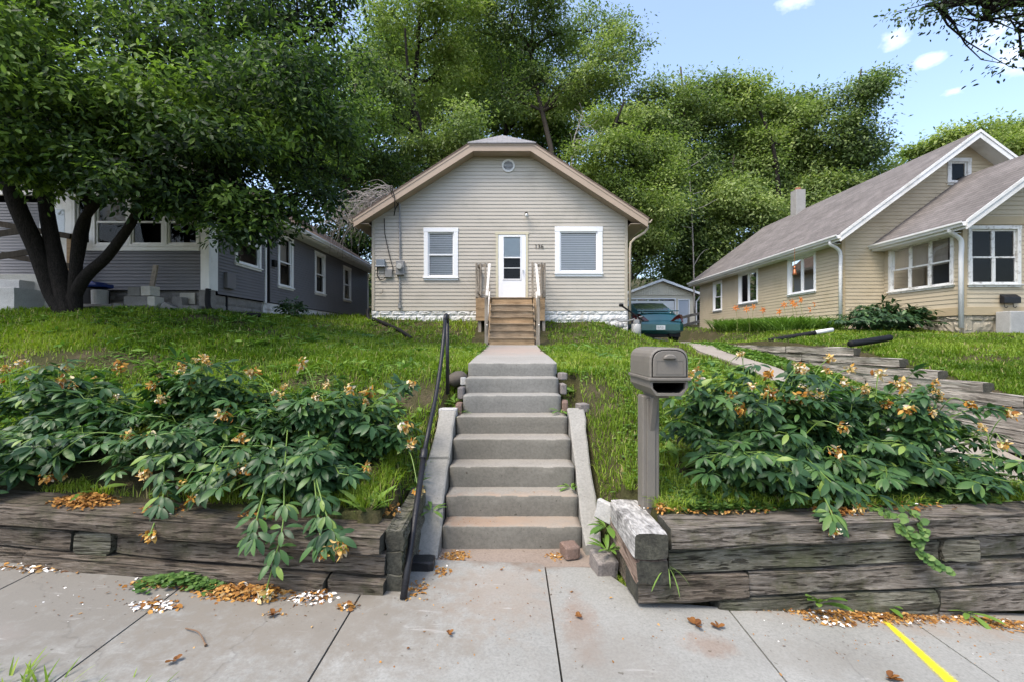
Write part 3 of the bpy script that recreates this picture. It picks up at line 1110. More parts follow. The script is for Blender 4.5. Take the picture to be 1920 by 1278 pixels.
def arch(x0, x1, z0, z1, rise, n=12):
    pts = [(x0, z0), (x1, z0)]
    for i in range(n + 1):
        t = math.pi * i / n
        c, s = math.cos(t), math.sin(t)
        pts.append(((x0 + x1) / 2 + math.copysign(abs(c) ** .62, c) * (x1 - x0) / 2, z1 - rise + rise * s ** .75 if s > 0 else z1 - rise))
    return pts


bx0, bx1 = 1.005, 1.29
yf, yb = 3.32, 3.88
mb = MB()
a = arch(bx0, bx1, -.265, -.045, .11)
lofted(mb, [[(x, yb, z - .0) for x, z in arch(bx0 + .01, bx1 - .01, -.265, -.055, .11)], [(x, yb - .02, z) for x, z in a], [(x, yf + .015, z) for x, z in a], [(x, yf, z) for x, z in arch(bx0 + .008, bx1 - .008, -.265, -.053, .105)]])
mb.build('upper_shell', M['mailbox'], box, bevel=.006)
mb = MB()
a = arch(bx0 + .022, bx1 - .022, -.258, -.068, .095)
lofted(mb, [[(x, yf + .01, z) for x, z in a], [(x, yf - .009, z) for x, z in a], [(x * .985 + .0172, yf - .013, z * .99 - .0015) for x, z in a]])
dr = mb.build('door', M['mailbox'], box, bevel=.003)
mb = MB()
a2 = arch(bx0 + .014, bx1 - .014, -.262, -.06, .1)
n_ = len(a2)
lofted(mb, [[(x, yf - .0015, z) for x, z in a2], [(x, yf + .012, z) for x, z in a2]])
mb.build('door_gap', M['mailbox_dark'], box)
mb = MB()
# embossed frame on the lower half of the door and its moulded pull
yq = yf - .013
for (xa, xb, za, zb) in [(1.05, 1.245, -.142, -.139), (1.05, 1.245, -.24, -.237), (1.05, 1.053, -.24, -.139), (1.242, 1.245, -.24, -.139)]:
    mb.box(xa, xb, yq - .0025, yq + .004, za, zb)
mb.build('panel_moulding', M['mailbox'], dr)
mb = MB()
pr = [(1.10, -.128), (1.19, -.128), (1.188, -.112), (1.17, -.098), (1.145, -.094), (1.12, -.098), (1.102, -.112)]
lofted(mb, [[(x, yq + .004, z) for x, z in pr], [(x, yq - .018, z) for x, z in pr], [((x - 1.145) * .9 + 1.145, yq - .026, (z + .113) * .8 - .115) for x, z in pr]])
mb.build('handle', M['mailbox'], dr, bevel=.004)
mb = MB()
rim = [(bx0 - .012, -.288), (bx1 + .012, -.288), (bx1 + .012, -.264), (bx0 - .012, -.264)]
lofted(mb, [[(x, yb + .012, z) for x, z in rim], [(x, yf - .022, z) for x, z in rim]])
mb.build('rim', M['mailbox'], box, bevel=.006)
# the paper tray: a hollow with sloping flanks
mb = MB()
out = [(bx0 + .05, -.40), (bx1 - .05, -.40), (bx1 - .004, -.34), (bx1 - .004, -.2865), (bx0 + .004, -.2865), (bx0 + .004, -.34)]
inn = [(bx0 + .06, -.378), (bx1 - .06, -.378), (bx1 - .026, -.345), (bx1 - .022, -.302), (bx0 + .022, -.302), (bx0 + .026, -.345)]
n_ = 6
vs = [(x, yb, z) for x, z in out] + [(x, yf, z) for x, z in out] + [(x, yf, z) for x, z in inn] + [(x, yb - .05, z) for x, z in inn]
fs = [tuple(range(6))]
for k in range(6):
    q = (k + 1) % 6
    fs += [(k, 6 + k, 6 + q, q), (6 + k, 12 + k, 12 + q, 6 + q), (12 + k, 18 + k, 18 + q, 12 + q)]
mb.add(vs, fs)
mb.build('paper_tray', M['mailbox'], box, bevel=.003)
mb = MB()
mb.add([(x, yb - .06, z) for x, z in inn] , [tuple(range(5, -1, -1))])
for k in range(6):
    q = (k + 1) % 6
    i2 = [((x - 1.147) * .985 + 1.147, (z + .34) * .96 - .34) for x, z in inn]
    mb.add([(i2[k][0], yf + .03, i2[k][1]), (i2[q][0], yf + .03, i2[q][1]), (i2[q][0], yb - .06, i2[q][1]), (i2[k][0], yb - .06, i2[k][1])], [(0, 1, 2, 3)])
mb.build('tray_lining', M['mailbox_dark'], box)
mb = MB()
mb.box(bx0 + .08, bx1 - .10, 3.44, 3.78, -.43, -.402)
mb.build('mounting_plate', M['mailbox'], box, bevel=.006)
# ================================================================== houses
def plane(O, u, n):
    return lambda s, d, z: (O[0] + u[0] * s + n[0] * d, O[1] + u[1] * s + n[1] * d, z)


def siding(mb, L, z0, z1, c, rng, holes=(), lap=.016, m=0):
    z = z0
    while z < z1 - 1e-4:
        t = min(z + c, z1)
        a0, a1 = rng(z)
        b0, b1 = rng(t)
        if a1 - a0 < .02 and b1 - b0 < .02:
            break
        mid = (z + t) / 2
        cuts = sorted((h[0], h[1]) for h in holes if h[2] < mid < h[3])
        segs, s = [], None
        cur0, cur0t = a0, b0
        for h0, h1 in cuts:
            segs.append((cur0, h0, cur0t, h0))
            cur0 = cur0t = h1
        segs.append((cur0, a1, cur0t, b1))
        for (p, q, pt, qt) in segs:
            if q - p < .005:
                continue
            mb.add([L(p, lap, z), L(q, lap, z), L(qt, .001, t), L(pt, .001, t), L(p, 0, z), L(q, 0, z)],
                   [(0, 1, 2, 3), (4, 5, 1, 0)], m)
        z = t


def window(house, L, s0, s1, z0, z1, trim=.10, style='hung', mat='trim_clean', blind='blind', sillw=.03, panes=1, sash='trim_clean', depth=.05):
    """outer trim s0-s1 x z0-z1; the sash and glass sit inside"""
    mb = MB()
    d0, d1 = -.08, .035
    mb.lbox(L, s0, s0 + trim, d0, d1, z0 + trim, z1 - trim)
    mb.lbox(L, s1 - trim, s1, d0, d1, z0 + trim, z1 - trim)
    mb.lbox(L, s0 - .01, s1 + .01, d0, d1 + .004, z1 - trim, z1)
    mb.lbox(L, s0, s1, d0, d1 + .002, z0, z0 + trim)
    win = mb.build('window', M[mat], house, bevel=.004)
    if sillw:
        mb = MB()
        mb.lbox(L, s0 - .025, s1 + .025, .0, d1 + .035, z0 + trim * .5 - .0, z0 + trim * .5 + sillw)
        mb.build('sill', M[mat], win, bevel=.004)
    i0, i1, k0, k1 = s0 + trim, s1 - trim, z0 + trim, z1 - trim
    w = (i1 - i0) / panes
    for p in range(panes):
        a, b = i0 + p * w, i0 + (p + 1) * w
        e = .04
        g0 = -.03
        mb = MB()
        pp = MB()
        if style == 'hung':
            zm = (k0 + k1) / 2 - .02
            for (za, zb, dd) in ((k0, zm + .02, -.012), (zm - .018, k1, g0)):
                mb.lbox(L, a + .002, a + e, dd - .02, dd + .02, za + e, zb - e)
                mb.lbox(L, b - e, b - .002, dd - .02, dd + .02, za + e, zb - e)
                mb.lbox(L, a + .002, b - .002, dd - .02, dd + .021, za, za + e)
                mb.lbox(L, a + .002, b - .002, dd - .02, dd + .021, zb - e, zb)
                pp.add([L(a + e, dd, za + e), L(b - e, dd, za + e), L(b - e, dd, zb - e), L(a + e, dd, zb - e)], [(0, 1, 2, 3)])
        else:
            dd = g0
            mb.lbox(L, a + .002, a + e, dd - .02, dd + .03, k0 + e, k1 - e)
            mb.lbox(L, b - e, b - .002, dd - .02, dd + .03, k0 + e, k1 - e)
            mb.lbox(L, a + .002, b - .002, dd - .02, dd + .031, k0, k0 + e)
            mb.lbox(L, a + .002, b - .002, dd - .02, dd + .031, k1 - e, k1)
            pp.add([L(a + e, dd, k0 + e), L(b - e, dd, k0 + e), L(b - e, dd, k1 - e), L(a + e, dd, k1 - e)], [(0, 1, 2, 3)])
        mb.build('sash', M[sash], win, bevel=.003)
        pp.build('pane', M['glass'], win)
    mb = MB()
    if blind == 'blind':
        z = k0 + .02
        while z < k1 - .06:
            mb.add([L(i0 + .01, -.06, z), L(i1 - .01, -.06, z), L(i1 - .01, -.075, z + .047), L(i0 + .01, -.075, z + .047)], [(0, 1, 2, 3)])
            z += .056
        mb.build('blind', M['blind'], win)
    elif blind == 'curtain':
        mb.add([L(i0, -.13, k0 + (k1 - k0) * .45), L(i1, -.13, k0 + (k1 - k0) * .45), L(i1, -.13, k1), L(i0, -.13, k1)], [(0, 1, 2, 3)])
        mb.build('curtain', M['curtain'], win)
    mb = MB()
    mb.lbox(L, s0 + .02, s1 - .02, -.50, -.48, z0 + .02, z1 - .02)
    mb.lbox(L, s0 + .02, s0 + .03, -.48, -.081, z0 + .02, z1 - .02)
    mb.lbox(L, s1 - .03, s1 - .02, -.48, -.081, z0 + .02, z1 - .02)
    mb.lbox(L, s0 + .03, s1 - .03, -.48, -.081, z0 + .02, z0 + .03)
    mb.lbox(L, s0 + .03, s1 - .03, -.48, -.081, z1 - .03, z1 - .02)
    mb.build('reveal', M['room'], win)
    return win


def rock_blocks(mb, L, s0, s1, z0, z1, bw, bh, seed, amp=.03):
    rs = np.random.RandomState(seed)
    z, row = z0, 0
    while z < z1 - .02:
        t = min(z + bh, z1)
        s = s0 - (bw * .5 if row % 2 else 0)
        while s < s1:
            a, b = max(s, s0), min(s + bw, s1)
            if b - a > .03:
                nx, nz = max(3, int((b - a) / .06)), 4
                g = .006
                vs = []
                for j in range(nz + 1):
                    for i in range(nx + 1):
                        ss, zz = a + g + (b - a - 2 * g) * i / nx, z + g + (t - z - 2 * g) * j / nz
                        edge = i in (0, nx) or j in (0, nz)
                        vs.append(L(ss, .0 if edge else .012 + amp * rs.rand() ** 1.3, zz))
                mb.add(vs, [(j * (nx + 1) + i, j * (nx + 1) + i + 1, (j + 1) * (nx + 1) + i + 1, (j + 1) * (nx + 1) + i) for j in range(nz) for i in range(nx)])
            s += bw
        z = t
        row += 1
    mb.lbox(L, s0, s1, -.2, -.004, z0, z1)


def slope_slab(mb, a, b, c, d, th, m=0):
    """roof sheet a-b (eave) c-d (ridge side), th thick, top face given"""
    pts = [Vector(q) for q in (a, b, c, d)]
    dn = Vector((0, 0, -th))
    mb.hexa([q + dn for q in pts] + pts, m)


def gutter(mb, p0, p1, out, r=.06):
    """K-style open gutter from p0 to p1, out = outward unit vector; p = top back edge"""
    p0, p1, o = Vector(p0), Vector(p1), Vector(out)
    pr = [(0, 0), (0, -.11), (.07, -.11), (.085, -.07), (.115, -.04), (.115, 0), (.105, 0), (.10, -.035), (.07, -.06), (.06, -.10), (.008, -.10), (.008, 0)]
    lofted(mb, [[p0 + o * a + Vector((0, 0, b)) for a, b in pr], [p1 + o * a + Vector((0, 0, b)) for a, b in pr]])


def spout(mb, path, w=.075, d=.06):
    for k, (a, b) in enumerate(zip(path[:-1], path[1:])):
        v = Vector(b) - Vector(a)
        up = (0, 1, .001) if abs(v.normalized().z) > .5 else (0, 0, 1)
        e = v.normalized() * .02
        mb.beam(Vector(a) - e * (k > 0), Vector(b) + e, w - .004 * (k % 2), d - .004 * (k % 2), up)


# ------------------------------------------------------------------ the cream house
YW = 14.1
Lf = plane((0, YW), (1, 0), (0, -1))
house = thing('house', 'small cream vinyl sided house with a clipped gable, white door and number 136', 'house', (-.38, YW, .5))
HX0, HX1, HC = -4.33, 3.57, -.35
EAVE_X0, EAVE_X1, EAVE_H, TOP_H, TX0, TX1 = -4.78, 4.10, 3.66, 5.93, -1.27, .66
SL = (TOP_H - EAVE_H) / (TX0 - EAVE_X0)


def crange(z):
    zz = max(z + .22, EAVE_H)
    off = (zz - EAVE_H) / SL
    return max(HX0, EAVE_X0 + off), min(HX1, EAVE_X1 - (zz - EAVE_H) / SL)


DOOR = (-.50, .50, 1.28, 3.36)
W1 = (-2.73, -1.67, 1.86, 3.49)
W2 = (1.33, 2.80, 1.98, 3.53)
mb = MB()
siding(mb, Lf, .945, 5.78, .113, crange, [(w[0] + .05, w[1] - .05, w[2] + .05, w[3] - .05) for w in (W1, W2)] + [(DOOR[0] + .03, DOOR[1] - .03, 0, DOOR[3] - .05)])
# side walls and back, plain laps on the visible sides
for X_, nx in ((HX0, -1), (HX1, 1)):
    Ls = plane((X_, 0), (0, 1), (nx, 0))
    siding(mb, Ls, .945, 3.75, .104, lambda z: (YW, 25.0))
mb.box(HX0 + .02, HX1 - .02, 24.9, 25.0, .9, 3.8)
mb.build('wall', M['siding_cream'], house)
corner_m = pm('cream_corner_board', (.40, .365, .295), (.365, .33, .265), 3, .5)
for x, w in ((HX0 - .012, .09), (HX1 - .078, .09)):
    mb = MB()
    mb.box(x, x + w, YW - .028, YW + .06, .93, 3.86 if x < 0 else 3.84)
    mb.build('corner_board', corner_m, house, bevel=.006)
mb = MB()
mb.box(HX0 + .1, HX1 - .1, YW - .024, YW - .0, .915, .944)
mb.build('sill_board', corner_m, house, bevel=.006)
mb = MB()
rock_blocks(mb, Lf, HX0 - .02, -1.0, .18, .93, .41, .20, 4, .022)
rock_blocks(mb, Lf, .95, HX1 + .02, .0, .93, .41, .20, 5, .022)
mb.box(HX0 - .02, HX0 + .18, YW + .02, 25, .3, .93)
mb.box(HX1 - .18, HX1 + .02, YW + .02, 25, .0, .93)
mb.build('foundation', M['block_white'], house)

# roof: two slopes, the small hip in front, fascia and soffit
FY = 13.68
RB = 25.4
RIDGE = TOP_H + (HC + .05 - TX0) * SL
mb = MB()
rx = (TX0 + TX1) / 2
HB = FY + .95
slope_slab(mb, (EAVE_X0 - .03, FY - .02, EAVE_H + .03), (EAVE_X0 - .03, RB, EAVE_H + .03), (rx, RB, RIDGE + .03), (rx, HB, RIDGE + .03), .04)
# slope up to the clipped corner
mb2 = []
mb.v, mb.f, mb.m = [], [], []
for sgn, ex, tx in ((1, EAVE_X0 - .03, TX0), (-1, EAVE_X1 + .03, TX1)):
    z = .035
    top = [(ex, FY - .02, EAVE_H + z), (ex, RB, EAVE_H + z), (rx, RB, RIDGE + z), (rx, HB, RIDGE + z), (tx, FY - .02, TOP_H + z)]
    if sgn < 0:
        top = top[::-1]
    mb.prism([Vector(q) for q in top][::-1], (0, 0, -.045))
roof = mb.build('roof', M['roof_brown'], house)
mb = MB()
mb.prism([(TX0 - .06, FY - .05, TOP_H + .02), (TX1 + .06, FY - .05, TOP_H + .02), (rx, HB, RIDGE + .05)], (0, 0, -.04))
mb.build('hip', M['roof_hip'], roof)
mb = MB()
fh = .23
for sgn, ex, tx in ((1, EAVE_X0, TX0), (-1, EAVE_X1, TX1)):
    q = [(ex, FY, EAVE_H), (tx, FY, TOP_H), (tx + .10 * sgn, FY, TOP_H - fh), (ex + .02 * sgn, FY, EAVE_H - fh - .01)]
    if sgn < 0:
        q = q[::-1]
    mb.prism(q[::-1], (0, .03, 0))
    mb.prism([(a, b - .012, c_ + .004) for a, b, c_ in [(ex, FY, EAVE_H), (tx, FY, TOP_H), (tx + .03 * sgn, FY, TOP_H - .07), (ex + .0 * sgn, FY, EAVE_H - .075)]][::-sgn], (0, .011, 0))
mb.prism([(TX0, FY - .002, TOP_H - .002), (TX0 + .098, FY - .002, TOP_H - fh + .002), (TX1 - .098, FY - .002, TOP_H - fh + .002), (TX1, FY - .002, TOP_H - .002)], (0, .03, 0))
mb.prism([(TX0, FY - .014, TOP_H + .004), (TX0 + .03, FY - .014, TOP_H - .07), (TX1 - .03, FY - .014, TOP_H - .07), (TX1, FY - .014, TOP_H + .004)], (0, .011, 0))
mb.build('fascia', M['fascia'], house)
mb = MB()
for sgn, ex, tx in ((1, EAVE_X0, TX0), (-1, EAVE_X1, TX1)):
    a = [(ex + .02 * sgn, FY + .031, EAVE_H - fh + .01), (tx + .10 * sgn, FY + .031, TOP_H - fh + .01), (tx + .10 * sgn, YW + .02, TOP_H - fh + .01), (ex + .02 * sgn, YW + .02, EAVE_H - fh + .01)]
    mb.prism(a[::sgn], (0, 0, -.012))
    # eave return running back along the side
    mb.box(min(ex, HX0 if sgn > 0 else HX1) + .01, max(ex, HX0 if sgn > 0 else HX1) - .01, FY + .05, RB, EAVE_H - .14, EAVE_H - .12)
mb.box(TX0 + .1, TX1 - .1, FY + .031, YW + .02, TOP_H - fh - .012, TOP_H - fh + .002)
mb.build('soffit', M['soffit'], house)
mb = MB()
gutter(mb, (EAVE_X1 + .01, FY + .02, EAVE_H + .0), (EAVE_X1 + .01, RB, EAVE_H), (1, 0, 0))
mb.build('gutter', M['gutter_tan'], house)
mb = MB()
gutter(mb, (EAVE_X0 - .01, RB, EAVE_H + .0), (EAVE_X0 - .01, FY + .02, EAVE_H), (-1, 0, 0))
mb.build('gutter', M['gutter_tan'], house)
mb = MB()
mb.tube([(4.13, 13.85, 3.56), (4.13, 13.87, 3.42), (4.05, 13.9, 3.30), (3.78, 13.98, 3.14), (3.66, 14.02, 3.02), (3.64, 14.04, 2.8), (3.64, 14.04, .5)], .04, 8)
mb.build('downspout', M['gutter_tan'], house, True)
# vent
mb = MB()
vc = (-.115, YW - .0, 5.41)
ring = []
for k in range(28):
    t = 2 * math.pi * k / 28
    ring.append((math.cos(t), math.sin(t)))
for (r0, d0, r1, d1) in [(.20, .0, .20, .045), (.20, .045, .15, .045), (.15, .045, .15, .0)]:
    mb.add([(vc[0] + c_ * r0, YW - d0, vc[2] + s_ * r0) for c_, s_ in ring] + [(vc[0] + c_ * r1, YW - d1, vc[2] + s_ * r1) for c_, s_ in ring],
           [(k, (k + 1) % 28, 28 + (k + 1) % 28, 28 + k) for k in range(28)])
for z in np.arange(-.12, .13, .04):
    w = math.sqrt(max(.0, .15 ** 2 - z * z))
    mb.add([(vc[0] - w, YW - .038, vc[2] + z - .012), (vc[0] + w, YW - .038, vc[2] + z - .012), (vc[0] + w, YW - .02, vc[2] + z + .012), (vc[0] - w, YW - .02, vc[2] + z + .012)], [(0, 1, 2, 3)])
mb.build('vent', M['trim_white'], house)
mb = MB()
mb.disc((vc[0], YW - .018, vc[2]), .149, (0, 1, 0), .002)
mb.build('vent_shadow_board', M['room'], house)
window(house, Lf, *W1[:2], *W1[2:], trim=.13, sillw=.03)
window(house, Lf, *W2[:2], *W2[2:], trim=.155, style='fixed', sillw=.03)
# door
mb = MB()
mb.lbox(Lf, DOOR[0] - .0, DOOR[0] + .075, -.05, .03, 1.25, DOOR[3] - .08)
mb.lbox(Lf, DOOR[1] - .075, DOOR[1], -.05, .03, 1.25, DOOR[3] - .08)
mb.lbox(Lf, DOOR[0] - .02, DOOR[1] + .02, -.05, .034, DOOR[3] - .08, DOOR[3])
mb.build('door_casing', M['door_casing'], house, bevel=.004)
dx0, dx1, dz0, dz1 = DOOR[0] + .08, DOOR[1] - .08, 1.28, DOOR[3] - .085
gx0, gx1, gz0, gz1 = -.285, .285, 1.88, 3.24
mb = MB()
mb.lbox(Lf, dx0, gx0, -.02, .022, dz0, dz1)
mb.lbox(Lf, gx1, dx1, -.02, .022, dz0, dz1)
mb.lbox(Lf, gx0, gx1, -.02, .02, dz0, gz0)
mb.lbox(Lf, gx0, gx1, -.02, .02, gz1, dz1)
dr = mb.build('door', M['door'], house, bevel=.003)
mb = MB()
for a, b in ((gz0, gz0 + .03), (gz1 - .03, gz1), (2.55, 2.585), (2.235, 2.255)):
    mb.lbox(Lf, gx0, gx1, .0, .034, a, b)
for a, b in ((gx0, gx0 + .03), (gx1 - .03, gx1)):
    mb.lbox(Lf, a, b, .001, .033, gz0 + .03, gz1 - .03)
mb.build('glazing_frame', M['trim_clean'], dr)
mb = MB()
mb.add([Lf(gx0, .008, gz0), Lf(gx1, .008, gz0), Lf(gx1, .008, gz1), Lf(gx0, .008, gz1)], [(0, 1, 2, 3)])
mb.build('pane', M['glass'], dr)
mb = MB()
mb.lbox(Lf, gx0 + .001, gx1 - .001, -.02, -.012, 2.57, 3.235)
mb.build('blind', pm('pale_door_shade', (.62, .68, .70), (.56, .62, .64), 2, .7), dr)
mb = MB()
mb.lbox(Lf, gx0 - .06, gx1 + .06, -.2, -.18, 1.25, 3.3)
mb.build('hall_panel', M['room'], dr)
mb = MB()
mb.lbox(Lf, .33, .36, .022, .05, 2.12, 2.2)
mb.lbox(Lf, .325, .335, .05, .065, 2.05, 2.2)
mb.build('handle', M['trim_white'], dr)
# porch lamp
mb = MB()
lx = .44
mb.disc((lx, YW - .025, 3.93), .05, (0, 1, 0), .05, 16)
mb.tube([(lx, YW - .05, 3.93), (lx, YW - .12, 3.93), (lx, YW - .14, 3.90)], [.02, .02, .045], 10)
lamp = mb.build('porch_lamp', M['brown_num'], house, True)
mb = MB()
mb.ball((lx, YW - .14, 3.845), .05, .05, .065)
mb.build('lamp_globe', flat('clear_lamp_globe', (.6, .6, .58), .1, .6), lamp, True)


def writing(name, text, loc, size, mat, parent, rot=(math.pi / 2, 0, 0), ext=.004, bold=0, sx=1.0):
    cu = bpy.data.curves.new(name, 'FONT')
    cu.body = text
    cu.size = size
    cu.extrude = ext
    cu.offset = bold
    cu.align_x = 'CENTER'
    cu.align_y = 'CENTER'
    cu.materials.append(mat)
    tmp = bpy.data.objects.new(name, cu)
    COL.objects.link(tmp)
    bpy.context.view_layer.update()
    me = bpy.data.meshes.new_from_object(tmp.evaluated_get(bpy.context.evaluated_depsgraph_get()))
    bpy.data.objects.remove(tmp)
    mw = Matrix.Translation(loc) @ Matrix.Rotation(rot[2], 4, 'Z') @ Matrix.Rotation(rot[0], 4, 'X') @ Matrix.Diagonal((sx, 1, 1, 1))
    me.transform(mw)
    me.materials.clear()
    me.materials.append(mat)
    return link(name, me, parent)


for k, dg_ in enumerate('136'):
    writing('house_number', dg_, (.742 + k * .095, YW - .026, 2.905), .19, M['brown_num'], house, bold=.0)
# electric service
mb = MB()
mb.tube([(-3.47, YW - .05, 4.30), (-3.46, YW - .05, 2.45)], .026, 8)
mb.tube([(-3.47, YW - .05, 2.02), (-3.47, YW - .05, 1.02)], .024, 8)
mb.box(-3.51, -3.43, YW - .09, YW - .017, .99, 1.13)
mb.box(-3.51, -3.43, YW - .075, YW - .017, 3.65, 3.68)
mb.build('conduit', M['meter_grey'], house)
mb = MB()
mb.box(-3.575, -3.325, YW - .13, YW - .017, 2.02, 2.46)
em = mb.build('electric_meter', M['meter_grey'], house, bevel=.01)
mb = MB()
mb.disc((-3.45, YW - .17, 2.27), .085, (0, 1, 0), .08, 20)
mb.build('dial', flat('meter_dial', (.42, .42, .40), .2, .6), em, bevel=.01)
mb = MB()
mb.box(-4.18, -3.92, YW - .11, YW - .017, 2.27, 2.50)
mb.prism([(-4.20, YW - .14, 2.27), (-4.20, YW - .017, 2.27), (-4.20, YW - .017, 2.33), (-4.20, YW - .13, 2.31)], (.30, 0, 0))
mb.build('utility_box', M['meter_blue'], house, bevel=.012)
mb = MB()
mb.box(-3.92, -3.70, YW - .08, YW - .017, 1.95, 2.21)
mb.build('junction_box', M['meter_grey'], house, bevel=.01)
mb = MB()
mb.tube([(-3.95, YW - .04, 3.78), (-3.93, YW - .05, 3.3), (-3.78, YW - .05, 2.6), (-3.68, YW - .05, 2.25), (-3.66, YW - .06, 2.1)], .011, 6)
mb.tube([(-4.15, YW - .05, 2.28), (-4.16, YW - .05, 2.0), (-4.08, YW - .05, 1.88), (-3.96, YW - .05, 1.9), (-3.9, YW - .05, 1.98)], .014, 6)
mb.tube([(-3.99, YW - .04, 1.58), (-3.99, YW - .05, 1.5), (-4.02, YW - .05, 1.46), (-4.09, YW - .05, 1.46)], .008, 6)
mb.tube([(-3.60, FY - .03, 4.55), (-3.52, FY - .04, 4.30), (-3.55, FY + .1, 3.95), (-3.63, YW - .1, 3.85), (-3.58, YW - .07, 4.1), (-3.49, YW - .05, 4.25)], .012, 6)
mb.tube([(-3.66, FY - .03, 4.62), (-3.60, FY - .05, 4.35), (-3.48, FY + .15, 4.15), (-3.47, YW - .06, 4.3)], .010, 6)
mb.build('service_cable', M['black_plastic'], house)
mb = MB()
mb.tube([(-1.95, YW - .0, .72), (-1.95, YW - .1, .72)], .02, 8)
mb.tube([(-1.95, YW - .09, .77), (-1.95, YW - .09, .66)], .014, 8)
mb.disc((-1.95, YW - .12, .74), .035, (0, 1, 0), .01, 10)
mb.build('tap', M['black_iron'], house)

# ---- wooden stoop and stairs
stoop = thing('wooden_stairs', 'weathered wooden stoop and seven steps with railings below the white door', 'stairs', (0, 12.9, 0))
PF = 12.95
mb = MB()
for k in range(8):
    mb.box(-1.04, .96, PF + .02 + k * .14, PF + .155 + k * .14, 1.20, 1.235)
mb.build('deck', M['lumber'], stoop, bevel=.004)
mb = MB()
for x0, x1 in ((-1.03, -.615), (.60, .94)):
    for za_, zb_, q_ in ((.90, 1.198, 0), (.565, .893, .002)):
        mb = MB()
        mb.box(x0, x1, PF + q_, PF + .035, za_, zb_)
        mb.build('skirt_board', M['lumber_tan'], stoop, bevel=.004)
for x0 in (-1.03, .905):
    mb = MB()
    mb.box(x0, x0 + .035, PF + .036, 14.06, .57, 1.198)
    mb.build('side_board', M['lumber_tan'], stoop, bevel=.004)
for x, y in ((-.97, PF + .05), (.86, PF + .05)):
    mb = MB()
    mb.box(x, x + .09, y, y + .09, -.2, .57)
    mb.build('post', M['lumber_z'], stoop, bevel=.005)
SB = 11.62
nst = 7
for k in range(nst):
    z0 = -.10 + k * .187
    y = SB + k * (PF - SB) / (nst - 1)
    mb = MB()
    mb.box(-.585, .575, y + .028, y + .05, z0 - .02, z0 + .150)
    mb.build('riser', M['lumber'] if k % 3 else M['lumber_tan'], stoop)
    if k < nst - 1:
        mb = MB()
        mb.box(-.60, .59, y, y + .30, z0 + .152, z0 + .187)
        mb.build('tread', M['lumber'], stoop, bevel=.006)
mb = MB()
for x in (-.625, .588):
    mb.prism([(x, SB + .05, -.12), (x, PF - .01, 1.05), (x, PF - .01, .75), (x, SB + .4, -.12)], (.035, 0, 0))
mb.build('stringer', M['lumber'], stoop)
for x in (-.70, .625):
    mb = MB()
    mb.box(x, x + .088, SB - .02, SB + .07, -.3, 1.10)
    mb.build('newel_post', M['lumber_z'], stoop, bevel=.006)
for x in (-.685, .64):
    mb = MB()
    mb.beam((x + .045, SB - .06, 1.13), (x + .045, PF + .02, 2.19), .07, .035)
    mb.beam((x + .045, SB - .02, .36), (x + .045, PF, 1.36), .036, .085)
    mb.build('handrail', M['rail_pale'], stoop, bevel=.004)
for side, (xo, xi) in ((-1, (-1.04, -.63)), (1, (.96, .56))):
    for (a, b, y0_, y1_, t_) in ((xi, xi + side * .06, PF, PF + .085, 2.24), (xo, xo - side * .06, PF - .001, PF + .085, 2.22), (xo, xo - side * .085, 14.0, 14.075, 2.22)):
        mb = MB()
        mb.box(min(a, b), max(a, b), y0_, y1_, 1.236, t_)
        mb.build('railing_post', M['lumber_z'], stoop, bevel=.005)
    mb = MB()
    a, b = min(xo, xi), max(xo, xi)
    mb.box(a + .09, b - .09, PF + .02, PF + .06, 2.10, 2.18)
    mb.box(a + .09, b - .09, PF + .02, PF + .06, 1.33, 1.41)
    xs_ = xo - side * .06
    mb.box(xs_, xs_ + .038, PF + .09, 13.99, 2.10, 2.18)
    mb.box(xs_, xs_ + .038, PF + .09, 13.99, 1.33, 1.41)
    mb.build('railing_bar', M['lumber_z'], stoop)
    for k in range(2):
        mb = MB()
        x = a + .13 + k * .13
        mb.box(x, x + .04, PF - .018, PF + .018, 1.28, 2.22)
        mb.build('baluster', M['lumber_z'], stoop)
    for k in range(6):
        mb = MB()
        y = PF + .16 + k * .14
        xx_ = xs_ - .02 if side > 0 else xs_ + .039
        mb.box(xx_, xx_ + .018, y, y + .04, 1.28, 2.22)
        mb.build('baluster', M['lumber_z'], stoop)

# ---- gas meter at the right corner
gm = thing('gas_meter', 'grey gas meter with bent pipes at the right corner of the cream house', 'gas meter', (3.5, 13.75, .1))
mb = MB()
mb.box(3.62, 3.86, 13.62, 13.80, .12, .50)
mb.ball((3.74, 13.60, .34), .12, .06, .17)
mb.build('meter_body', flat('pale_meter_paint', (.36, .36, .35), .5), gm, bevel=.03)
mb = MB()
mb.box(3.66, 3.82, 13.61, 13.78, .50, .63)
mb.build('meter_head', M['meter_grey'], gm, bevel=.02)
mb = MB()
mb.tube([(2.98, 13.9, -.1), (2.98, 13.9, .58), (3.05, 13.9, .66), (3.2, 13.9, .66), (3.25, 13.88, .6), (3.38, 13.85, .58), (3.62, 13.75, .62), (3.70, 13.7, .66)], .024, 8)
mb.tube([(3.79, 13.7, .62), (3.79, 13.7, .70), (3.95, 13.8, .72), (3.95, 13.95, .72), (3.95, 13.98, .2)], .024, 8)
mb.build('pipe', M['meter_grey'], gm, True)
mb = MB()
mb.ball((3.22, 13.86, .45), .1, .08, .12)
mb.disc((3.30, 13.80, .45), .10, (.3, 1, 0), .06, 14)
mb.build('regulator', M['meter_grey'], gm, True)
mb = MB()
mb.tube([(3.30, 13.62, 1.03), (3.95, 13.60, .58)], .026, 8)
mb.ball((3.27, 13.62, 1.06), .075, .075, .05)
gt = mb.build('garden_tool', M['black_plastic'], None)
tag(gt, 'black long handled garden tool leaning over the gas meter', 'garden tool')

